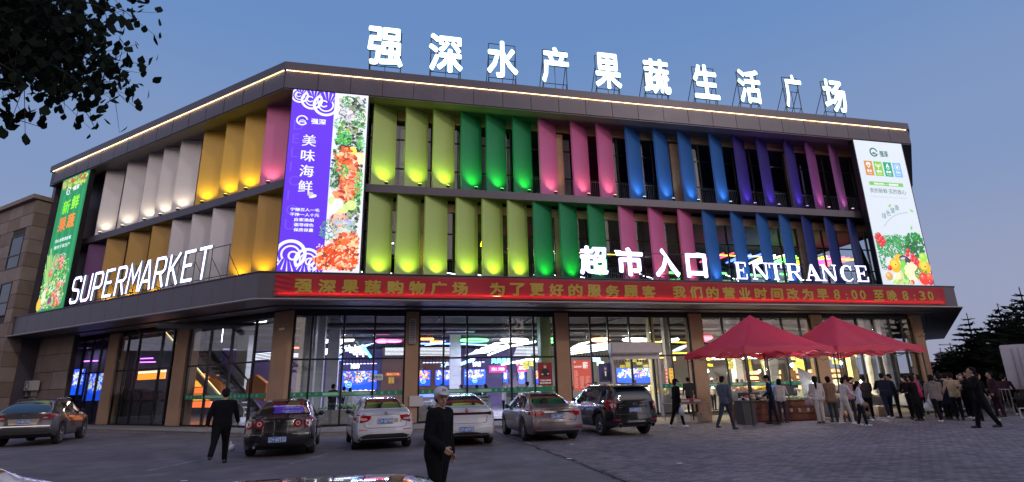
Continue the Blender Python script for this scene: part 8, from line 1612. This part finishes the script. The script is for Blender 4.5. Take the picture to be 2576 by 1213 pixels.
# trucks, fence, white van and bicycles on the right
def truck(az, d, w, h, lab):
    p = pol(az, d); rr = root('box_truck', p, lab, 'truck'); f = Vector((math.sin(R(az+6)), math.cos(R(az+6)), 0)); rx = Vector((f.y, -f.x, 0)); T = lambda x, y, z: p+rx*x+f*y+Vector((0, 0, z)); WT = mat('truck_white', (.42, .40, .46), .5, var=.1, vs=1)
    b = MB(); b.bbox((-w/2, 0, 1.05), (w/2, 6, h), .04, T); b.build('cargo_box', WT, rr)
    for sg in (-1, 1): b = MB(); b.bbox((min(sg*.03, sg*(w/2-.05)), -.05, 1.15), (max(sg*.03, sg*(w/2-.05)), -.005, h-.1), .02, T); b.build('rear_door', WT, rr)
    for x in (-.25, .25): b = MB(); b.tube(T(x, -.08, 1.2), T(x, -.08, h-.15), .03, n=6); b.build('lock_bar', STEEL, rr)
    for x in (-.9, .9): b = MB(); b.lathe((0, 0, 0), [(.2, -.14), (.45, -.14), (.45, .14), (.2, .14)], 18, 'X', T=lambda a, c, zz, x=x: T(x*w/2.4+a, 1.2+c, .46+zz)); b.build('wheel', RUBBER, rr)
    b = MB(); b.bbox((-w/2+.1, -.05, .6), (w/2-.1, .1, .9), .02, T); b.box((-w/2+.3, .2, .75), (w/2-.3, 8, 1.04), T); b.build('chassis', BLACKP, rr); b = MB(); b.bbox((-w/2+.05, 6.3, .5), (w/2-.05, 8.2, 2.6), .1, T); b.build('cab', WT, rr)
truck(42.7, 35, 1.3, 3.1, 'white box truck parked at the right edge, its rear doors to the camera'); truck(44.4, 32, 1.5, 3.0, 'second white box truck cut by the right edge of the picture')
sp9 = dict(s2); sp9.update(plate=('辽M61A08', 0, .8)); sp9.pop('extra'); make_car('parked_car', 'white car half hidden behind the crowd beyond the last pillar', sp9, pol(37.6, 36)[:2], 80)
fb = root('crowd_barrier', pol(40.6, 33), 'grey steel crowd barrier standing left of the trucks', 'barrier'); a0 = pol(39.4, 33); a1 = pol(41.6, 32)
b = MB(); b.path([a0+V3(0, 0, .05), a0+V3(0, 0, 1.1), a1+V3(0, 0, 1.1), a1+V3(0, 0, .05)], .025, 6); b.tube(a0+V3(0, 0, .2), a1+V3(0, 0, .2), .02, n=6); b.build('rail', STEEL, fb)
for k in range(1, 10): q = a0.lerp(a1, k/10); b = MB(); b.tube(q+V3(0, 0, .2), q+V3(0, 0, 1.1), .011, n=5); b.build('bar', STEEL, fb)
lb = root('low_barrier', pol(42.8, 27), 'low pale steel barrier lying at the right edge near the trucks', 'barrier'); a0 = pol(41.9, 27.5); a1 = pol(44.5, 28); b = MB(); b.path([a0+V3(0, 0, .15), a0+V3(0, 0, .5), a1+V3(0, 0, .5), a1+V3(0, 0, .15)], .02, 6); b.tube(a0+V3(0, 0, .18), a1+V3(0, 0, .18), .02, n=6); b.build('rail', mat('pale_steel', (.5, .5, .52), .4, .4), lb)
for k in range(1, 6): q = a0.lerp(a1, k/6); b = MB(); b.tube(q+V3(0, 0, .15), q+V3(0, 0, .5), .012, n=5); b.build('bar', MATS['pale_steel'], lb)
for i, (az, d) in enumerate(((39.0, 35), (40.3, 36), (41.0, 35.5))):
    p = pol(az, d); bc = root('bicycle', p, 'dark bicycle parked beyond the barrier, %s from the left' % num[i], 'bicycle'); t = V3(math.cos(i*.3+.3), math.sin(i*.3+.3), 0)
    for x in (-.5, .5):
        b = MB(); c = p+t*x+V3(0, 0, .33); b.path([c+(t*math.cos(q*math.pi/8)+V3(0, 0, math.sin(q*math.pi/8)))*.31 for q in range(17)], .02, 5); b.build('wheel', RUBBER, bc)
    b = MB(); b.path([p+t*-.5+V3(0, 0, .33), p+t*-.15+V3(0, 0, .8), p+t*.35+V3(0, 0, .85), p+t*.5+V3(0, 0, .33)], .018, 5); b.path([p+t*-.15+V3(0, 0, .8), p+t*-.05+V3(0, 0, .3), p+t*.35+V3(0, 0, .85)], .018, 5); b.tube(p+t*.35+V3(0, 0, .85), p+t*.3+V3(0, 0, 1.05), .015, n=5); b.build('frame', STEEL, bc); b = MB(); b.bbox((p.x-.12+t.x*-.2, p.y-.07, .85), (p.x+.12+t.x*-.2, p.y+.07, .92), .02); b.build('saddle', BLACKP, bc)
# small litter
b = MB(); b.ell((-8.55, 17.0, .10), (.10, .08, .10), 9, 6); b.ell((-8.6, 17.0, .22), (.035, .03, .06), 6, 5); tth(b.build('plastic_bag', PLB, smooth=True), 'small white plastic bag lying on the ground left of the walking man', 'litter')
for i, (x, y) in enumerate(((1.2, 13.2), (1.6, 16.4), (-6.5, 11.2), (3.4, 12.0))): b = MB(); b.bbox((x-.06, y-.03, .019), (x+.06, y+.03, .026), .003); tth(b.build('paper_scrap', WHITE), 'tiny pale paper scrap on the ground, %s one' % ('left of the paving edge', 'behind the bronze sedan', 'near the left foreground', 'on the brick paving')[i], 'litter')
